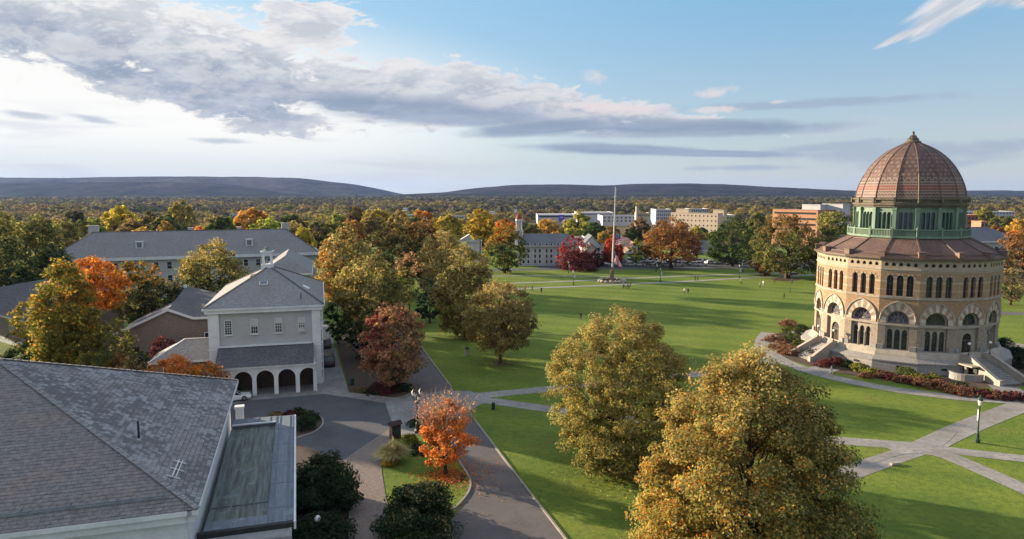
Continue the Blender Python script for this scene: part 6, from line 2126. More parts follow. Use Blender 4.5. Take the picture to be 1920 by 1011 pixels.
# ------------------------------------------------------------------ floodlight masts and pylons
def mast(label, px, py_top, Y, wide):
    p = at(px, py_top, Y); zb = float(land_z(p.x, Y))
    t = thing('floodlight_mast', label, 'floodlight', (p.x, Y, zb), 'stadium floodlights over the trees')
    b = MB(); b.tube([(p.x, Y, zb), (p.x, Y, p.z)], [.4, .22], 6); b.build('pole', M['far_white'], t)
    b = MB()
    for i in range(2): b.box((p.x, Y - .3, p.z - i * 1.4), (wide, .5, 1.0))
    b.build('lamp_bank', M['globe'], t)
mast('floodlight mast nearest the white spire', 967, 394, 520, 2.4)
mast('floodlight bank above the golden-yellow tree', 923, 397, 560, 4.4)
mast('floodlight mast above the russet-topped tree', 760, 391, 540, 3.4)
mast('floodlight mast leftmost above the grove', 696, 394, 560, 2.2)
for px, pt, Y, lab in ((804, 368, 1700, 'lattice power pylon on the flats right of the gap in the hills'), (668, 364, 1800, 'lattice power pylon below the long escarpment')):
    p = at(px, pt, Y); zb = -14
    t = thing('power_pylon', lab, 'pylon', (p.x, Y, zb), 'power pylons')
    b = MB()
    H_ = p.z - zb
    for sx in (-1, 1):
        for sy in (-1, 1): b.bar((p.x + sx * 4, Y + sy * 4, zb), (p.x + sx * .5, Y + sy * .5, p.z), .6, .6)
    for i in range(7):
        f0, f1 = i / 7, (i + 1) / 7
        r0_, r1_ = 4 - 3.5 * f0, 4 - 3.5 * f1
        b.bar((p.x - r0_, Y - r0_, zb + H_ * f0), (p.x + r1_, Y - r1_, zb + H_ * f1), .4, .4); b.bar((p.x + r0_, Y - r0_, zb + H_ * f0), (p.x - r1_, Y - r1_, zb + H_ * f1), .4, .4)
    b.build('lattice', M['far_roof'], t)
    b = MB()
    for f in (.72, .84, .96): b.bar((p.x - 7, Y, zb + H_ * f), (p.x + 7, Y, zb + H_ * f), .5, .5)
    b.build('cross_arm', M['far_roof'], t)

# ------------------------------------------------------------------ town and river-flat trees, each an object sharing a few crowns
rng = np.random.default_rng(99)
KIT = []
for i in range(9):
    sh = ['round', 'spread', 'tall', 'dome'][i % 4]
    r2 = np.random.default_rng(900 + i)
    P, N, idx, C = crown_points(r2, sh, .22, 1.0, .45, 105, 60, .085, .28, .5)
    col = r2.normal(1, .12, (len(P), 1)) * np.clip(r2.normal(1, .17, len(C) + 1)[idx], .5, 1.6)[:, None] * np.array([1, 1, 1]) + r2.normal(0, .06, (len(P), 3))
    me = leaf_mesh('far_crown', P, N, .046, np.clip(col * .9, .3, 1.7), r2, 1.4)
    KIT.append((me, limb_mesh('far_trunk', r2, .22, 1.0, C, .022, nb=8, thin=.6)))
FB_ = 1.75
FARCOL = {'gold': (.30, .22, .035), 'ochre': (.22, .165, .04), 'olive': (.14, .13, .04), 'green': (.075, .095, .03), 'orange': (.38, .16, .03), 'rust': (.20, .105, .035), 'brown': (.17, .125, .055), 'dkgreen': (.05, .065, .028), 'yelgreen': (.22, .20, .04), 'scrub': (.13, .105, .048), 'greywood': (.075, .07, .055)}


def far_tree(label, x, y, h, w, pal, group, k=None):
    me, tr = KIT[int(rng.integers(len(KIT))) if k is None else k]
    t = thing('distant_tree', label, 'tree', (x, y, float(land_z(x, y)) - .3), group)
    t.scale = (w, w, h)
    t.rotation_euler = (0, 0, rng.uniform(0, 6.28))
    c = put(t, 'crown', me)
    j = rng.normal(1, .12, 3) * rng.normal(1, .1)
    c.color = tuple(np.clip(np.array(FARCOL[pal]) * j * FB_, .01, .9)) + (1,)
    put(t, 'trunk', tr)


# trees one can single out: column and row of the top, depth, width in photo pixels, kind
named = [
    (226, 388, 330, 62, 'gold', 'large golden tree with an orange top behind the left half of the long hall'), (278, 398, 340, 48, 'olive', 'olive tree right of the large golden one behind the long hall'),
    (374, 426, 250, 48, 'orange', 'flat-topped orange tree peeping over the ridge of the long hall'), (316, 404, 300, 70, 'green', 'yellowish green tree behind the left chimneys of the long hall'), (262, 430, 235, 90, 'yelgreen', 'low yellow-green tree along the long hall ridge'),
    (340, 378, 420, 44, 'ochre', 'ochre tree standing highest behind the middle of the long hall'), (470, 392, 330, 66, 'gold', 'golden tree above the right dormer of the long hall'), (500, 410, 290, 70, 'yelgreen', 'yellow-green tree left of the right-hand chimney'),
    (568, 428, 235, 48, 'gold', 'gold bush-like tree right of the right-hand chimney'), (632, 402, 330, 44, 'yelgreen', 'yellow-green tree above the orange-gold grove tree'), (666, 390, 420, 56, 'olive', 'olive tree in front of the escarpment foot'),
    (704, 392, 400, 52, 'yelgreen', 'bright yellow-green tree under the leftmost floodlight mast'), (752, 396, 380, 50, 'ochre', 'ochre tree beside the floodlight mast above the grove'), (790, 396, 330, 60, 'orange', 'pale orange tree behind the russet-topped grove tree'),
    (840, 404, 310, 56, 'gold', 'gold tree left of the clear golden-yellow tree'), (1026, 410, 420, 44, 'gold', 'gold tree in front of the white retail shed'), (1084, 400, 430, 54, 'yelgreen', 'yellow-green tree beside the violet sign'),
    (1112, 418, 400, 50, 'green', 'green tree left of the flagpole before the town'), (1200, 412, 420, 46, 'brown', 'bare brown tree right of the flagpole before the grey arena'), (1240, 415, 400, 40, 'brown', 'brown tree behind the huge rust-brown one'),
    (1420, 400, 400, 46, 'olive', 'olive tree between the dark green and the rust-topped tree'), (1000, 420, 380, 36, 'olive', 'olive tree right behind the white spire'), (945, 412, 330, 56, 'orange', 'soft orange tree left of the white spire'),
    (1846, 392, 700, 36, 'yelgreen', 'yellow-green tree on the flats right of the dome'), (1880, 405, 520, 40, 'olive', 'olive tree below the long depot'), (1912, 410, 400, 46, 'gold', 'gold tree at the right edge below the depot'), (1868, 424, 380, 40, 'rust', 'rust tree above the grey slate-roofed hall'),
    (1905, 432, 330, 50, 'orange', 'orange tree at the right edge above the grey slate-roofed hall'), (140, 395, 340, 50, 'green', 'green tree between the left-hand wood and the golden tree'), (176, 410, 300, 46, 'yelgreen', 'yellow-green tree behind the left hip of the long hall'),
    (420, 408, 300, 60, 'green', 'green tree behind the ridge middle of the long hall'), (546, 404, 300, 56, 'dkgreen', 'dark green tree behind the right-hand chimney'), (596, 412, 280, 50, 'brown', 'brown tree behind the orange-gold grove tree')]
for px, py, Y, wpx, pal, lab in named:
    p = at(px, py, Y)
    zb = float(land_z(p.x, Y))
    far_tree(lab, p.x, Y, p.z - zb + .3, wpx * Y / F * 1.12, pal, 'town trees beyond the campus')
# the wood beyond: still single trees
kinds = {'gold': 'golden', 'ochre': 'ochre', 'olive': 'olive', 'green': 'green', 'orange': 'orange', 'rust': 'rust-coloured', 'brown': 'brown', 'dkgreen': 'dark green', 'yelgreen': 'yellow-green', 'scrub': 'greyish brown'}
names = list(kinds)
def sow(n, px0, px1, Y0, Y1, wts, where, group, hh=(9, 17)):
    for i in range(n):
        px = rng.uniform(px0, px1); Y = Y0 + (Y1 - Y0) * rng.uniform() ** .8
        x = (px - 960) / F * Y
        pal = names[rng.choice(len(names), p=np.array(wts) / sum(wts))]
        h = rng.uniform(*hh)
        far_tree('%s tree in the wood %s' % (kinds[pal], where), x, Y, h, h * rng.uniform(.75, 1.1), pal, group)
#        gold och oli grn org rust brn dkg yel scrub
sow(95, -40, 600, 235, 560, (4, 5, 6, 3, .4, .7, 3, 2, 4, 2), 'beyond the long slate-roofed hall', 'trees of the wood beyond the long hall')
sow(46, 600, 960, 300, 600, (2, 4, 4, 2, 1, 2, 3, 2, 3, 2), 'beyond the grove', 'trees of the wood beyond the grove')
sow(60, 985, 1500, 330, 640, (2.5, 3, 3, 3, .5, 1, 4, 2, 1, 3), 'between the green and the town', 'trees between the green and the town', (8, 13))
sow(34, 1580, 2000, 330, 620, (1.5, 2, 3, 2, 1, 2, 4, 1, 1, 3), 'right of the rotunda', 'trees of the flats right of the rotunda', (6, 12))


# far-off woods on the flats: one mass
def far_wood(name, label, n, px0, px1, Y0, Y1, pals, seed, hh, size, leaves=70):
    r = np.random.default_rng(seed)
    px = r.uniform(px0, px1, n); Y = Y0 + (Y1 - Y0) * r.uniform(0, 1, n) ** 1.0
    ok = ~((px > 985) & (px < 1275) & (Y < 1010)) & ~((px > 1795) & (px < 1905) & (Y < 960)) & ~((px > 735) & (px < 875) & (Y < 830) & (Y > 640))     # streets and sheds, no trees
    px, Y = px[ok], Y[ok]; n = len(px)
    x = (px - 960) / F * Y
    h = r.uniform(hh[0], hh[1], n)
    zb = land_z(x, Y)
    i = np.repeat(np.arange(n), leaves)
    d = r.normal(size=(len(i), 3)); d /= np.linalg.norm(d, axis=1, keepdims=True)
    d[:, 2] = np.abs(d[:, 2]) * 1.0 - .25
    rad = h[i] * .5 * r.uniform(.7, 1.05, len(i))
    P = np.stack([x[i], Y[i], zb[i] + h[i] * .5], 1) + d * rad[:, None] * np.array([1.1, 1.1, 1.0])
    N = d + np.array([0, 0, .3]) + r.normal(size=P.shape) * .3
    N /= np.linalg.norm(N, axis=1, keepdims=True)
    base = FB_ * .80 * np.array([FARCOL[k] for k in pals])[np.clip(((np.sin(x * 6.1 / Y * 3 + Y * .004) + np.sin(x * .011 + 1.3) + r.normal(0, .9, n)) * .17 + .5) * len(pals), 0, len(pals) - 1).astype(int)] * r.normal(1, .12, (n, 1))
    col = np.clip(base[i] * r.normal(1, .13, (len(i), 1)), .01, .9)
    me = leaf_mesh(name, P, N, size, col, r, 1.2)
    o = link_mesh(name, me)
    tag(o, label, 'wood', None, 'stuff')
far_wood('woods', 'mixed autumn woods spreading over the near river flats', 2600, -150, 2080, 560, 1150, ['ochre', 'olive', 'greywood', 'brown', 'scrub', 'olive', 'greywood', 'dkgreen'], 1, (9, 19), 2.6, 110)
far_wood('woods', 'grey-brown woods along the river on the far flats', 4200, -200, 2120, 1100, 2300, ['brown', 'scrub', 'olive', 'greywood', 'greywood', 'dkgreen'], 2, (12, 24), 4.6, 64)
far_wood('woods', 'dusky woods at the foot of the hills', 5000, -250, 2200, 2200, 4300, ['greywood', 'dkgreen', 'greywood', 'scrub'], 3, (14, 26), 9.0, 34)

# ------------------------------------------------------------------ flagpole with two flags
fp = G(1147, 528)
pole = thing('flagpole', 'tall white flagpole in a round stone and planting bed', 'flagpole', fp)
top = at(1154, 351, fp.y)
b = MB()
b.tube([(fp.x, fp.y, 0), (fp.x + .2, fp.y, 9), (fp.x + (top.x - fp.x) * .65, fp.y, top.z * .6), (top.x, fp.y, top.z)], [.24, .2, .15, .07], 10)
b.build('pole', M['white'], pole)
b = MB(); b.lathe([(.9, 0), (.85, 1.0), (.6, 1.2), (.55, 3.0), (.7, 3.2), (.4, 3.5), (.33, 4.4)], fp, 12); b.build('pedestal', plain('brown_pedestal', (.24, .16, .1), (.18, .12, .08), 1.0), pole)
b = MB(); b.lathe([(.02, top.z), (.2, top.z + .15), (.2, top.z + .3), (.02, top.z + .45)], (top.x, fp.y, 0), 8); b.build('finial', M['bronze'], pole)
b = MB(); b.tube([(fp.x + .3, fp.y - .1, 1.5), (top.x + .25, fp.y - .1, top.z - .5)], .03, 4); b.build('halyard', M['white'], pole)


def flag(name, label, corner, w, h, fold, cat='flag'):
    """a flag flying to the right of the pole: wavy cloth with stripes and a canton, folded as the wind has it"""
    nx, ny = 40, 26
    V, Fc, cols = [], [], []
    for j in range(ny + 1):
        for i in range(nx + 1):
            s, t_ = i / nx, j / ny
            x, y, z = fold(s, t_, w, h)
            V.append((x, y, z))
    for j in range(ny):
        for i in range(nx):
            k = j * (nx + 1) + i
            Fc.append((k, k + 1, k + nx + 2, k + nx + 1))
            canton = i < nx * .28 and j < 12
            st = (j // 2) % 2 == 0
            c = (.05, .06, .19) if canton else ((.62, .025, .03) if st else (.8, .78, .76))
            if canton and (i + j) % 2 == 0 and i % 2 == 0: c = (.7, .7, .72)
            cols.append(c)
    t = thing(name, label, cat, corner)
    b = MB()
    for f, c in zip(Fc, cols): b.face([Vector(V[i]) + Vector(corner) for i in f], c)
    o = b.build('cloth', vcol('flag_cloth_' + name, .9, 2.0, .1), t)
    weld(o, 180)
    return t


c1 = at(1153.5, 438, fp.y)
flag('national_flag', 'large striped red and white flag streaming from the middle of the flagpole', c1, 5.4, 3.4,
     lambda s, t, w, h: (.2 + s * w * .80 + .25 * math.sin(t * 4), .5 * math.sin(s * 7 + t * 2) + s * .5, -t * h * (1 - .1 * s) - s * s * 1.2 - .6 * s * (1 - t) + .22 * math.sin(s * 9 - t * 3)))
c2 = at(1150.5, 472, fp.y)
flag('lower_flag', 'second red and white striped flag hanging limp lower on the flagpole', c2, 3.4, 3.6,
     lambda s, t, w, h: (.25 + s * w * (.40 + .30 * t) + .18 * math.sin(s * 11 + t * 3), .35 * math.sin(s * 12 + t * 2), -t * h - s * 1.9 * (1 - .3 * t) + .14 * math.sin(s * 9)))
rng = np.random.default_rng(31)
stone_kit = []
for i in range(3):
    r2 = np.random.default_rng(60 + i)
    b = MB()
    b.lathe([(.25, 0), (.5, .1), (.55, .3), (.4, .5), (.12, .6)], (0, 0, 0), 9)
    me_o = b.build('rock_mesh', M['pale_stone'])
    me = me_o.data; bpy.data.objects.remove(me_o)
    co = np.empty(len(me.vertices) * 3); me.vertices.foreach_get('co', co); co = co.reshape(-1, 3)
    co *= 1 + .25 * np.sin(co[:, [1, 2, 0]] * 7 + i); me.vertices.foreach_set('co', co.ravel())
    stone_kit.append(me)
for i in range(16):
    a = 2 * math.pi * (i + .5) / 16
    o = bpy.data.objects.new('boulder', stone_kit[i % 3]); COL.objects.link(o)
    o.location = (fp.x + math.cos(a) * 3.6 + rng.normal(0, .15), fp.y + math.sin(a) * 3.6, 0); o.rotation_euler = (0, 0, rng.uniform(0, 6)); s = rng.uniform(.8, 1.4); o.scale = (s * 1.4, s, s)
    tag(o, 'pale boulder in the ring round the foot of the flagpole', 'boulder', 'boulders round the flagpole')
for i in range(7):
    a = 2 * math.pi * i / 7 + .3
    shrub('flagpole_plant', 'low plant in the round bed at the foot of the flagpole', Vector((fp.x + math.cos(a) * 2.4, fp.y + math.sin(a) * 2.2, 0)), .8, .7, 'dkgreen' if i % 2 else 'brown', 400 + i, .2, .4, None, 'plants round the flagpole')
b = MB(); b.lathe([(4.6, .05), (4.6, .06), (.5, .06)], fp, 24); b.build('mulch_ring', M['mulch'], kind='structure')


# ------------------------------------------------------------------ lamp posts
def lamp_proto():
    t = thing('lamp_post', '', 'lamp post')
    b = MB(); b.lathe([(.24, 0), (.24, .35), (.15, .45), (.13, .9), (.075, 1.0), (.06, 3.5), (.1, 3.55), (.06, 3.62)], (0, 0, 0), 10); b.build('post', M['lamp_green'], t)
    b = MB(); b.lathe([(.07, 3.6), (.13, 3.7), (.19, 4.02), (.18, 4.15)], (0, 0, 0), 8); ln = b.build('lantern', M['lamp_glass'], t)
    b = MB(); b.lathe([(.26, 4.15), (.2, 4.34), (.08, 4.46), (.05, 4.6), (.01, 4.68)], (0, 0, 0), 8); b.build('lantern_cap', M['lamp_green'], ln)
    b = MB(); b.bar((-.02, 0, 3.1), (.62, 0, 3.1), .04, .04); b.box((.34, 0, 2.55), (.5, .02, 1.0)); b.build('banner', M['banner'], t)
    return t


M['lamp_green'] = plain('dark_green_iron', (.022, .045, .032), (.03, .055, .04), 2, .5)
M['lamp_glass'] = plain('lantern_glass', (.72, .72, .68), (.62, .62, .58), 3, .3)
M['banner'] = plain('pale_banner', (.6, .58, .55), (.45, .42, .42), 2, .8)
LPG = 'lamp posts along the walks'
lp = lamp_proto()
lps = [((1832, 830), 'sunlit-topped green lamp post beside the walk junction at the right', 1.12, 1.2), ((1075, 535), 'lamp post with banner left of the flagpole', 1.0, .2), ((1238, 529), 'lamp post with banner right of the flagpole', 1.0, .4), ((1386, 522), 'lamp post left of the rust-topped tree', 1.0, .1),
       ((1425, 513), 'small lamp post against the salmon-brown tree', .9, .3), ((1393, 510), 'slim lamp post under the dark green tree', 1.0, 2.0), ((1066, 512), 'lamp post in front of the crimson tree', .9, .4), ((1230, 510), 'lamp post by the parked cars under the rust-brown tree', .9, 0)]
for i, (q, lab, s, rz) in enumerate(lps):
    t = lp if i == 0 else copy_tree(lp)
    t.location = G(*q); t.scale = (s, s, s); t.rotation_euler = (0, 0, rz)
    tag(t, lab, 'lamp post', LPG)


def ornate_lamp(label, base, h):
    t = thing('ornate_lamp_post', label, 'lamp post', base, 'ornate many-armed lamp posts')
    c = Vector(base)
    b = MB(); b.lathe([(.34, 0), (.34, .3), (.22, .5), (.2, 1.1), (.1, 1.3), (.085, h * .82), (.14, h * .84), (.07, h * .9)], c, 10)
    for k in range(3): b.lathe([(.1, 1.5 + k * .5), (.14, 1.55 + k * .5), (.1, 1.6 + k * .5)], c, 8)
    b.build('post', M['dark_metal'], t)
    for k in range(4):
        a = k * math.pi / 2 + .5
        d = Vector((math.cos(a), math.sin(a), 0))
        hh = h * (.82 if k % 2 else .9)
        r = .62 if k % 2 else .42
        b = MB(); b.tube([c + UP * (hh - .5), c + d * r * .6 + UP * (hh - .55), c + d * r + UP * (hh - .3), c + d * r + UP * hh], .035, 6); arm = b.build('arm', M['dark_metal'], t)
        b = MB(); b.lathe([(.06, hh), (.15, hh + .05), (.2, hh + .35), (.18, hh + .4)], c + d * r, 6); b.build('lantern', M['lamp_glass'], arm)
        b = MB(); b.lathe([(.24, hh + .4), (.1, hh + .58), (.03, hh + .72)], c + d * r, 6); b.build('lantern_cap', M['dark_metal'], t)
    return t


ornate_lamp('ornate black lamp post with four white lanterns beside the orange maple', G(783, 812), 4.8)
ornate_lamp('ornate black lamp post in shade under the red maple', G(750, 700), 4.6)
# globe lamp near the copper porch
g = G(597, 1030)
t = thing('globe_lamp', 'white globe lamp on a short post among the dark shrubs at the bottom edge', 'lamp', g)
b = MB(); b.tube([g, g + UP * 2.2], .05, 8); b.build('lamp_stem', M['dark_metal'], t)
b = MB(); b.lathe([(.02, 2.15), (.16, 2.22), (.24, 2.4), (.16, 2.6), (.02, 2.66)], g, 12); weld(b.build('globe', M['globe'], t), 90)
# kiosk
k0 = G(741, 822)
t = thing('kiosk', 'dark red wooden notice kiosk with pitched top beside the parking court', 'kiosk', k0)
M['kiosk'] = plain('dark_red_wood', (.05, .022, .02), (.035, .018, .017), 2, .6)
kx = Vector((.8, .6, 0)); ky = Vector((-.6, .8, 0))
b = MB(); b.box(k0 + UP * .8, (1.05, .7, 1.6), ux=kx); b.build('cabinet', M['kiosk'], t)
b = MB(); b.face([k0 + kx * -.7 - ky * .5 + UP * 1.6, k0 + kx * .7 - ky * .5 + UP * 1.6, k0 + kx * .7 + UP * 1.98, k0 - kx * .7 + UP * 1.98]); b.face([k0 + kx * .7 + ky * .5 + UP * 1.6, k0 - kx * .7 + ky * .5 + UP * 1.6, k0 - kx * .7 + UP * 1.98, k0 + kx * .7 + UP * 1.98])
b.face([k0 + kx * .7 - ky * .5 + UP * 1.6, k0 + kx * .7 + ky * .5 + UP * 1.6, k0 + kx * .7 + UP * 1.98]); b.face([k0 - kx * .7 + ky * .5 + UP * 1.6, k0 - kx * .7 - ky * .5 + UP * 1.6, k0 - kx * .7 + UP * 1.98]); b.build('pitched_top', M['kiosk'], t)
b = MB(); b.box(k0 + UP * 1.0 - ky * .36, (.8, .04, .85), ux=kx); b.build('notice_panel', M['glass'], t)
# litter bins and little lawn posts
def bin_(label, px, py, m, h=1.0, r=.32):
    c = G(px, py); t = thing('litter_bin', label, 'bin', c)
    b = MB(); b.lathe([(r * .85, 0), (r, .1), (r, h * .8)], c, 12); b.build('drum', m, t)
    b = MB(); b.lathe([(r * 1.1, h * .8), (r * 1.1, h * .87), (r * .6, h), (.02, h * 1.02)], c, 12); b.build('lid', M['dark_metal'], t)
bin_('dark litter bin with pale lid mark at the edge of the maple bed', 660, 722, M['lamp_green'])
bin_('small dark post light on the lawn by the fork of the walks', 925, 768, M['dark_metal'], .9, .22)
bin_('pale bollard-like marker on the shaded lawn left of the lone brown tree', 876, 668, M['pale_stone'], 1.5, .35)
# bench under the shrubs at the bottom
c = G(640, 1008); t = thing('bench', 'small wooden bench with white frame beside the paved walk at the bottom edge', 'bench', c)
b = MB(); b.box(c + UP * .45, (1.4, .45, .06)); b.build('seat', M['bronze'], t)
b = MB(); b.box(c + Vector((0, .25, .75)), (1.4, .05, .45)); b.build('backrest', M['bronze'], t)
for s in (-1, 1):
    b = MB(); b.bar(c + Vector((s * .66, -.2, 0)), c + Vector((s * .66, -.2, .7)), .06, .06); b.bar(c + Vector((s * .66, .22, 0)), c + Vector((s * .66, .28, 1.0)), .06, .06); b.bar(c + Vector((s * .66, -.2, .68)), c + Vector((s * .66, .26, .68)), .06, .06); b.build('leg', M['white'], t)
c = G(1678, 872)
b = MB(); b.box(c + UP * .12, (1.1, .35, .16), rz=.3); b.box(c + UP * .22, (.9, .25, .05), rz=.3)
tag(b.build('ground_plaque', M['pale_stone']), 'little pale stone plaque lying in the grass beside the walk junction', 'plaque')
# table group by the flagpole
c = G(1174, 541); t = thing('picnic_table', 'dark green table beside the walk right of the flagpole bed', 'table', c)
b = MB(); b.box(c + UP * .74, (2.2, .8, .06)); b.build('table_top', M['lamp_green'], t)
for s in (-1, 1):
    b = MB(); b.box(c + Vector((0, s * .75, .45)), (2.2, .3, .06)); b.build('seat', M['lamp_green'], t)
    b = MB(); b.bar(c + Vector((s * .8, -.7, 0)), c + Vector((s * .8, .2, .74)), .08, .08); b.bar(c + Vector((s * .8, .7, 0)), c + Vector((s * .8, -.2, .74)), .08, .08); b.build('leg', M['lamp_green'], t)


patch('road_marking', [(688, 791), (716, 796), (716, 798), (688, 793)], M['concrete'], 0.040)

# ------------------------------------------------------------------ cars
M['car_paint'] = objcol('car_paint', .3, .6)
M['tyre'] = plain('tyre_rubber', (.015, .015, .015), (.025, .025, .025), 5, .8)
M['rim'] = plain('wheel_rim', (.4, .4, .4), (.3, .3, .3), 5, .3, .8)
M['tail'] = plain('tail_lamp', (.35, .02, .02), (.3, .02, .02), 5, .2)


def loft(b, secs):
    for s0, s1 in zip(secs, secs[1:]):
        n = len(s0)
        for i in range(n):
            j = (i + 1) % n
            b.face([s0[i], s0[j], s1[j], s1[i]])
    b.face(list(reversed(secs[0]))); b.face(secs[-1])


def car_proto(suv=False):
    t = thing('parked_car', '', 'car')
    H1_, H2_ = (.95, 1.72) if suv else (.82, 1.42)
    L = 2.3
    xs_ = [(-L, .42, .72), (-L + .12, .25, .86), (-1.4, .22, H1_), (-.6, .22, H1_ + .03), (.9, .22, H1_ - .02), (1.75, .22, H1_ - .14), (L - .1, .26, .66), (L, .4, .56)]
    secs = []
    for x, z0, z1 in xs_:
        w = .88 if abs(x) < 1.9 else .78
        secs.append([Vector((x, -w * .93, z0)), Vector((x, w * .93, z0)), Vector((x, w, (z0 + z1) / 2)), Vector((x, w * .88, z1)), Vector((x, -w * .88, z1)), Vector((x, -w, (z0 + z1) / 2))])
    b = MB(); loft(b, secs); bd = weld(b.build('body', M['car_paint'], t), 35)
    x0 = -2.15 if suv else -1.75
    b = MB()
    cs = []
    for x, z, w in ((x0, H1_, .76), (x0 + .35, H2_ - .06, .64), (x0 + .7, H2_, .62), (.1, H2_, .62), (.35, H2_ - .05, .62), (1.15, H1_ - .03, .76)):
        cs.append([Vector((x, -w - .04, H1_ - .06)), Vector((x, w + .04, H1_ - .06)), Vector((x, w, z)), Vector((x, -w, z))])
    loft(b, cs); cb = weld(b.build('cabin', M['glass'], t), 35)
    b = MB(); b.box(((x0 + .42 + .2) / 2, 0, H2_ + .005), (.2 - x0 - .42, 1.2, .05)); b.build('roof', M['car_paint'], t)
    b = MB()
    for s in (-1, 1):
        for xx in (x0 + .5, -.35, .35): b.bar((xx, s * .65, H2_), (xx + (.75 if xx > .2 else 0), s * .78, H1_), .07, .05)
    b.build('pillar', M['car_paint'], t)
    for x in (-1.4, 1.42):
        for s in (-1, 1):
            b = MB(); b.tube([(x, s * .70, .33), (x, s * .9, .33)], .33, 14); w = b.build('wheel', M['tyre'], t)
            b = MB(); b.tube([(x, s * .885, .33), (x, s * .915, .33)], .2, 10); b.build('rim', M['rim'], w)
    for s in (-1, 1):
        b = MB(); b.box((L - .04, s * .6, .6), (.12, .36, .15)); b.build('headlight', M['globe'], t)
        b = MB(); b.box((-L + .03, s * .62, .74), (.12, .3, .16)); b.build('tail_light', M['tail'], t)
    return t


sedan, suv = car_proto(), car_proto(True)
used = {id(sedan): False, id(suv): False}
CARCOL = {'white': (.75, .75, .75), 'silver': (.42, .43, .45), 'black': (.02, .02, .022), 'grey': (.13, .135, .14), 'blue': (.05, .09, .22), 'red': (.35, .03, .03), 'purplish grey': (.16, .12, .2)}


def place_car(kind, pos, rz, colour, label, group):
    global sedan, suv
    if not used[id(kind)]:
        t = kind; used[id(kind)] = True
    else: t = copy_tree(kind)
    t.location = pos; t.rotation_euler = (0, 0, rz)
    tag(t, label, 'car', group)
    for c in t.children:
        c.color = CARCOL[colour] + (1,)
    return t


p = G(449, 752)
place_car(sedan, (p.x - 1.0, p.y, .04), math.radians(28), 'white', 'white car half hidden behind the slate roof at the court', None)
p = G(618, 690); place_car(suv, (p.x - .6, p.y + 2, .04), math.radians(105), 'black', 'black car in the shade against the right flank of the arcaded hall', None)
p = G(612, 655); place_car(sedan, (p.x - .6, p.y + 2, .04), math.radians(105), 'grey', 'dark grey car further back along the shaded hall flank', None)
rng = np.random.default_rng(8)
CG = 'cars parked beyond the green'
cl = ['white', 'silver', 'black', 'grey', 'silver', 'blue', 'white', 'grey', 'red', 'purplish grey']
front = [(1052, 'silver'), (1068, 'silver'), (1082, 'white'), (1096, 'grey'), (1112, 'silver'), (1128, 'blue'), (1168, 'purplish grey'), (1183, 'silver'), (1198, 'white'), (1212, 'purplish grey'), (1236, 'black'), (1248, 'silver'), (1272, 'white'), (1286, 'grey'), (1300, 'silver'), (1314, 'white'), (1332, 'white'), (1346, 'silver'), (1375, 'white'), (1392, 'silver')]
for i, (px, cname) in enumerate(front):
    p = G(px, 498.5 - (px > 1320) * 3.5)
    place_car(suv if i % 3 == 0 else sedan, (p.x, p.y + rng.normal(0, .3), .02), rng.choice([0, math.pi]) + rng.normal(0, .06) + (.5 if px > 1320 else 0), cname, '%s car in the front row of cars parked beyond the green' % cname, CG)
for i, px in enumerate(range(1140, 1330, 13)):
    p = G(px, 491.5); cname = cl[int(rng.integers(len(cl)))]
    place_car(sedan if i % 3 else suv, (p.x, p.y + rng.normal(0, .5), .02), math.pi / 2 + rng.normal(0, .08), cname, '%s car in the rear row of cars parked beyond the green' % cname, CG)


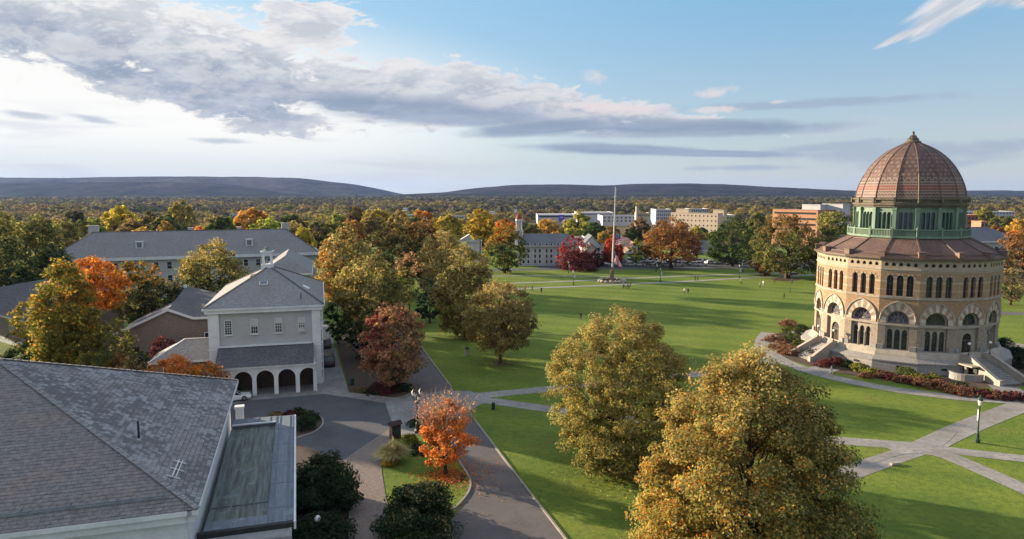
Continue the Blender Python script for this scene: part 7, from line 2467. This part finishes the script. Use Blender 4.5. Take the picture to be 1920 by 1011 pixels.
# ------------------------------------------------------------------ people: one continuous skinned figure for each pose
def person_mesh(name, pose, shirt, legs, skin=(.45, .28, .2), hair=(.05, .035, .025), shorts=False):
    J = {  # joints for a 1.72 m figure, facing -y
        'pel': (0, 0, .95), 'sp': (0, .01, 1.15), 'ch': (0, .01, 1.36), 'nk': (0, .01, 1.50), 'hd': (0, -.02, 1.60), 'tp': (0, -.01, 1.70)}
    R_ = {'pel': .15, 'sp': .135, 'ch': .155, 'nk': .06, 'hd': .095, 'tp': .07}
    E_ = [('pel', 'sp'), ('sp', 'ch'), ('ch', 'nk'), ('nk', 'hd'), ('hd', 'tp')]
    for s, n in ((-1, 'l'), (1, 'r')):
        st = pose.get('stride', 0) * s
        sw = -st * .8
        up = pose.get('arm_' + n, 0)
        if pose.get('sit'):
            J['hp' + n] = (s * .1, 0, .93); J['kn' + n] = (s * .14, -.44, .98); J['an' + n] = (s * .13, -.46, .55); J['ft' + n] = (s * .14, -.62, .51)
        else:
            J['hp' + n] = (s * .09, 0, .88); J['kn' + n] = (s * .10, -st * .22 - .02, .50); J['an' + n] = (s * .10, -st * .34 + .06 * abs(st), .09 + .06 * max(0, -st)); J['ft' + n] = (s * .11, -st * .34 - .14 + .06 * abs(st), .035 + .03 * max(0, -st))
        J['sh' + n] = (s * .19, .01, 1.42); J['el' + n] = (s * (.25 + .08 * up), -sw * .12 + .03, 1.15 + .25 * up); J['wr' + n] = (s * (.25 + .05 * up), -sw * .25 - .06 - .15 * up, .92 + .5 * up); J['ha' + n] = (s * .25, -sw * .28 - .09 - .18 * up, .83 + .56 * up)
        for j, r in (('hp', .105), ('kn', .068), ('an', .045), ('ft', .042), ('sh', .07), ('el', .047), ('wr', .033), ('ha', .037)): R_[j + n] = r
        E_ += [('pel', 'hp' + n), ('hp' + n, 'kn' + n), ('kn' + n, 'an' + n), ('an' + n, 'ft' + n), ('ch', 'sh' + n), ('sh' + n, 'el' + n), ('el' + n, 'wr' + n), ('wr' + n, 'ha' + n)]
    keys = ['pel'] + [k for k in J if k != 'pel']
    me = bpy.data.meshes.new(name)
    me.from_pydata([J[k] for k in keys], [(keys.index(a), keys.index(c)) for a, c in E_], [])
    o = bpy.data.objects.new(name, me); COL.objects.link(o)
    md = o.modifiers.new('skin', 'SKIN')
    for k, sv in zip(keys, me.skin_vertices[0].data):
        sv.radius = (R_[k], R_[k] * (.72 if k in ('pel', 'sp', 'ch') else 1)); sv.use_root = (k == 'pel')
    sb = o.modifiers.new('sub', 'SUBSURF'); sb.levels = sb.render_levels = 1
    dg = bpy.context.evaluated_depsgraph_get()
    out = bpy.data.meshes.new_from_object(o.evaluated_get(dg))
    bpy.data.objects.remove(o); bpy.data.meshes.remove(me)
    mats = []
    for nm, c in (('shirt', shirt), ('trousers', legs), ('skin', skin), ('hair', hair), ('shoes', (.05, .05, .05))):
        mats.append(plain(name + '_' + nm, c, tuple(x * .8 for x in c), 6, .9))
    out.materials.clear()
    for m in mats: out.materials.append(m)
    for p in out.polygons:
        x, y, z = p.center
        arm = abs(x) > .205
        if z > 1.5: k = 3 if (z > 1.63 or (y > .02 and z > 1.55)) else 2
        elif arm and z < (1.2 if shorts else .93) and not pose.get('arm_l') and not pose.get('arm_r'): k = 2
        elif arm and pose.get('arm_l', 0) and z > 1.2 and y < -.12: k = 2
        elif z > .95 or arm: k = 0 if not (pose.get('sit') and y < -.2) else 1
        elif z < .08: k = 4
        elif shorts and z < .5: k = 2
        else: k = 1
        p.material_index = k; p.use_smooth = True
    return out


PK = [person_mesh('person_dark', {'stride': .6}, (.03, .03, .035), (.025, .025, .03)),
      person_mesh('person_white', {'stride': .8}, (.7, .7, .68), (.62, .60, .58), shorts=True),
      person_mesh('person_green', {'stride': .2, 'arm_l': .8}, (.05, .12, .06), (.04, .05, .09)),
      person_mesh('person_pale', {'stride': -.5}, (.5, .47, .42), (.05, .06, .10)),
      person_mesh('person_red', {'stride': .9}, (.35, .06, .05), (.03, .03, .04)),
      person_mesh('person_seated', {'sit': 1}, (.04, .04, .045), (.03, .035, .05))]
ppl = [((1558, 706), 1, 1.0, 'person in white walking on the ring walk below the sunlit stair'), ((1089, 600), 0, .4, 'person in black standing alone on the shaded green above the big ochre tree'),
       ((1283, 552), 3, 2.0, 'person in a pale top, left of a pair in the middle of the green'), ((1290, 552), 0, 2.5, 'person in black, right of the pair in the middle of the green'),
       ((1303, 527), 2, .2, 'person in dark green, left of a pair on the far walk'), ((1308, 527), 0, 1.2, 'person in black, right of the pair on the far walk'),
       ((998, 546), 0, 1.4, 'person in black on the near walk left of the flagpole'), ((1015, 551), 0, .3, 'person in black just off the walk left of the flagpole'), ((984, 547), 4, 2.2, 'person in a red top at the left end of the walk by the grove'),
       ((1425, 540), 3, .7, 'person in a pale top, left of a pair before the rust-topped tree'), ((1431, 537), 1, 1.9, 'person in white, right of a pair before the rust-topped tree'), ((1481, 549), 2, 1.5, 'person in dark green casting a long shadow near the rotunda'),
       ((1389, 533), 3, 2.8, 'person in a pale top near the lamp post left of the rust-topped tree'), ((1452, 533), 4, .3, 'person in a red top under the rust-topped tree'), ((1485, 533), 2, 2.4, 'person in dark green at the right rim of the soil ring'),
       ((1169, 540), 3, .1, 'person in a pale top, left at the table by the flagpole'), ((1177, 539), 2, 1.0, 'person in dark green, middle at the table by the flagpole'), ((1182, 538), 0, 2.0, 'person in black, right at the table by the flagpole'),
       ((1470, 560), 0, 1.1, 'person in black on the green left of the russet shrubs')]
for q, k, rz, lab in ppl:
    o = bpy.data.objects.new('person', PK[k]); COL.objects.link(o); o.location = G(*q); o.rotation_euler = (0, 0, rz)
    tag(o, lab, 'person', 'people on the green')
# two people sitting on the sunlit stair
sn = fr(-2, RW)
for s, lab in ((-.45, 'person in black sitting on the sunlit rotunda stair, on the left'), (.35, 'person in black sitting on the sunlit rotunda stair, on the right')):
    rr = 17.0 + s * .3
    hh = 2.15 * (1 - (math.floor((rr - 14.7) / (3.9 / 13)) + 1) / 14)
    p = NOTT + sn[2] * rr + sn[1] * s
    o = bpy.data.objects.new('person', PK[5]); COL.objects.link(o); o.location = (p.x, p.y, hh - .80); o.rotation_euler = (0, 0, math.atan2(sn[2].y, sn[2].x) + math.pi / 2)
    tag(o, lab, 'person', 'people sitting on the stair')

# ------------------------------------------------------------------ the air itself: faint autumn haze over the whole valley
hm = bpy.data.materials.new('valley_haze')
hm.use_nodes = True
hn = hm.node_tree
hn.nodes.clear()
pv_ = hn.nodes.new('ShaderNodeVolumePrincipled')
pv_.inputs['Color'].default_value = (0.34, 0.51, 1.0, 1)
pv_.inputs['Density'].default_value = HAZE
pv_.inputs['Anisotropy'].default_value = 0.25
ho = hn.nodes.new('ShaderNodeOutputMaterial')
hn.links.new(pv_.outputs[0], ho.inputs['Volume'])
b = MB()
b.box((0, 6800, 100), (26000, 14800, 260))
o = b.build('haze', hm, kind='stuff')
tag(o, 'faint blue haze hanging over the valley', 'haze', None, 'stuff')
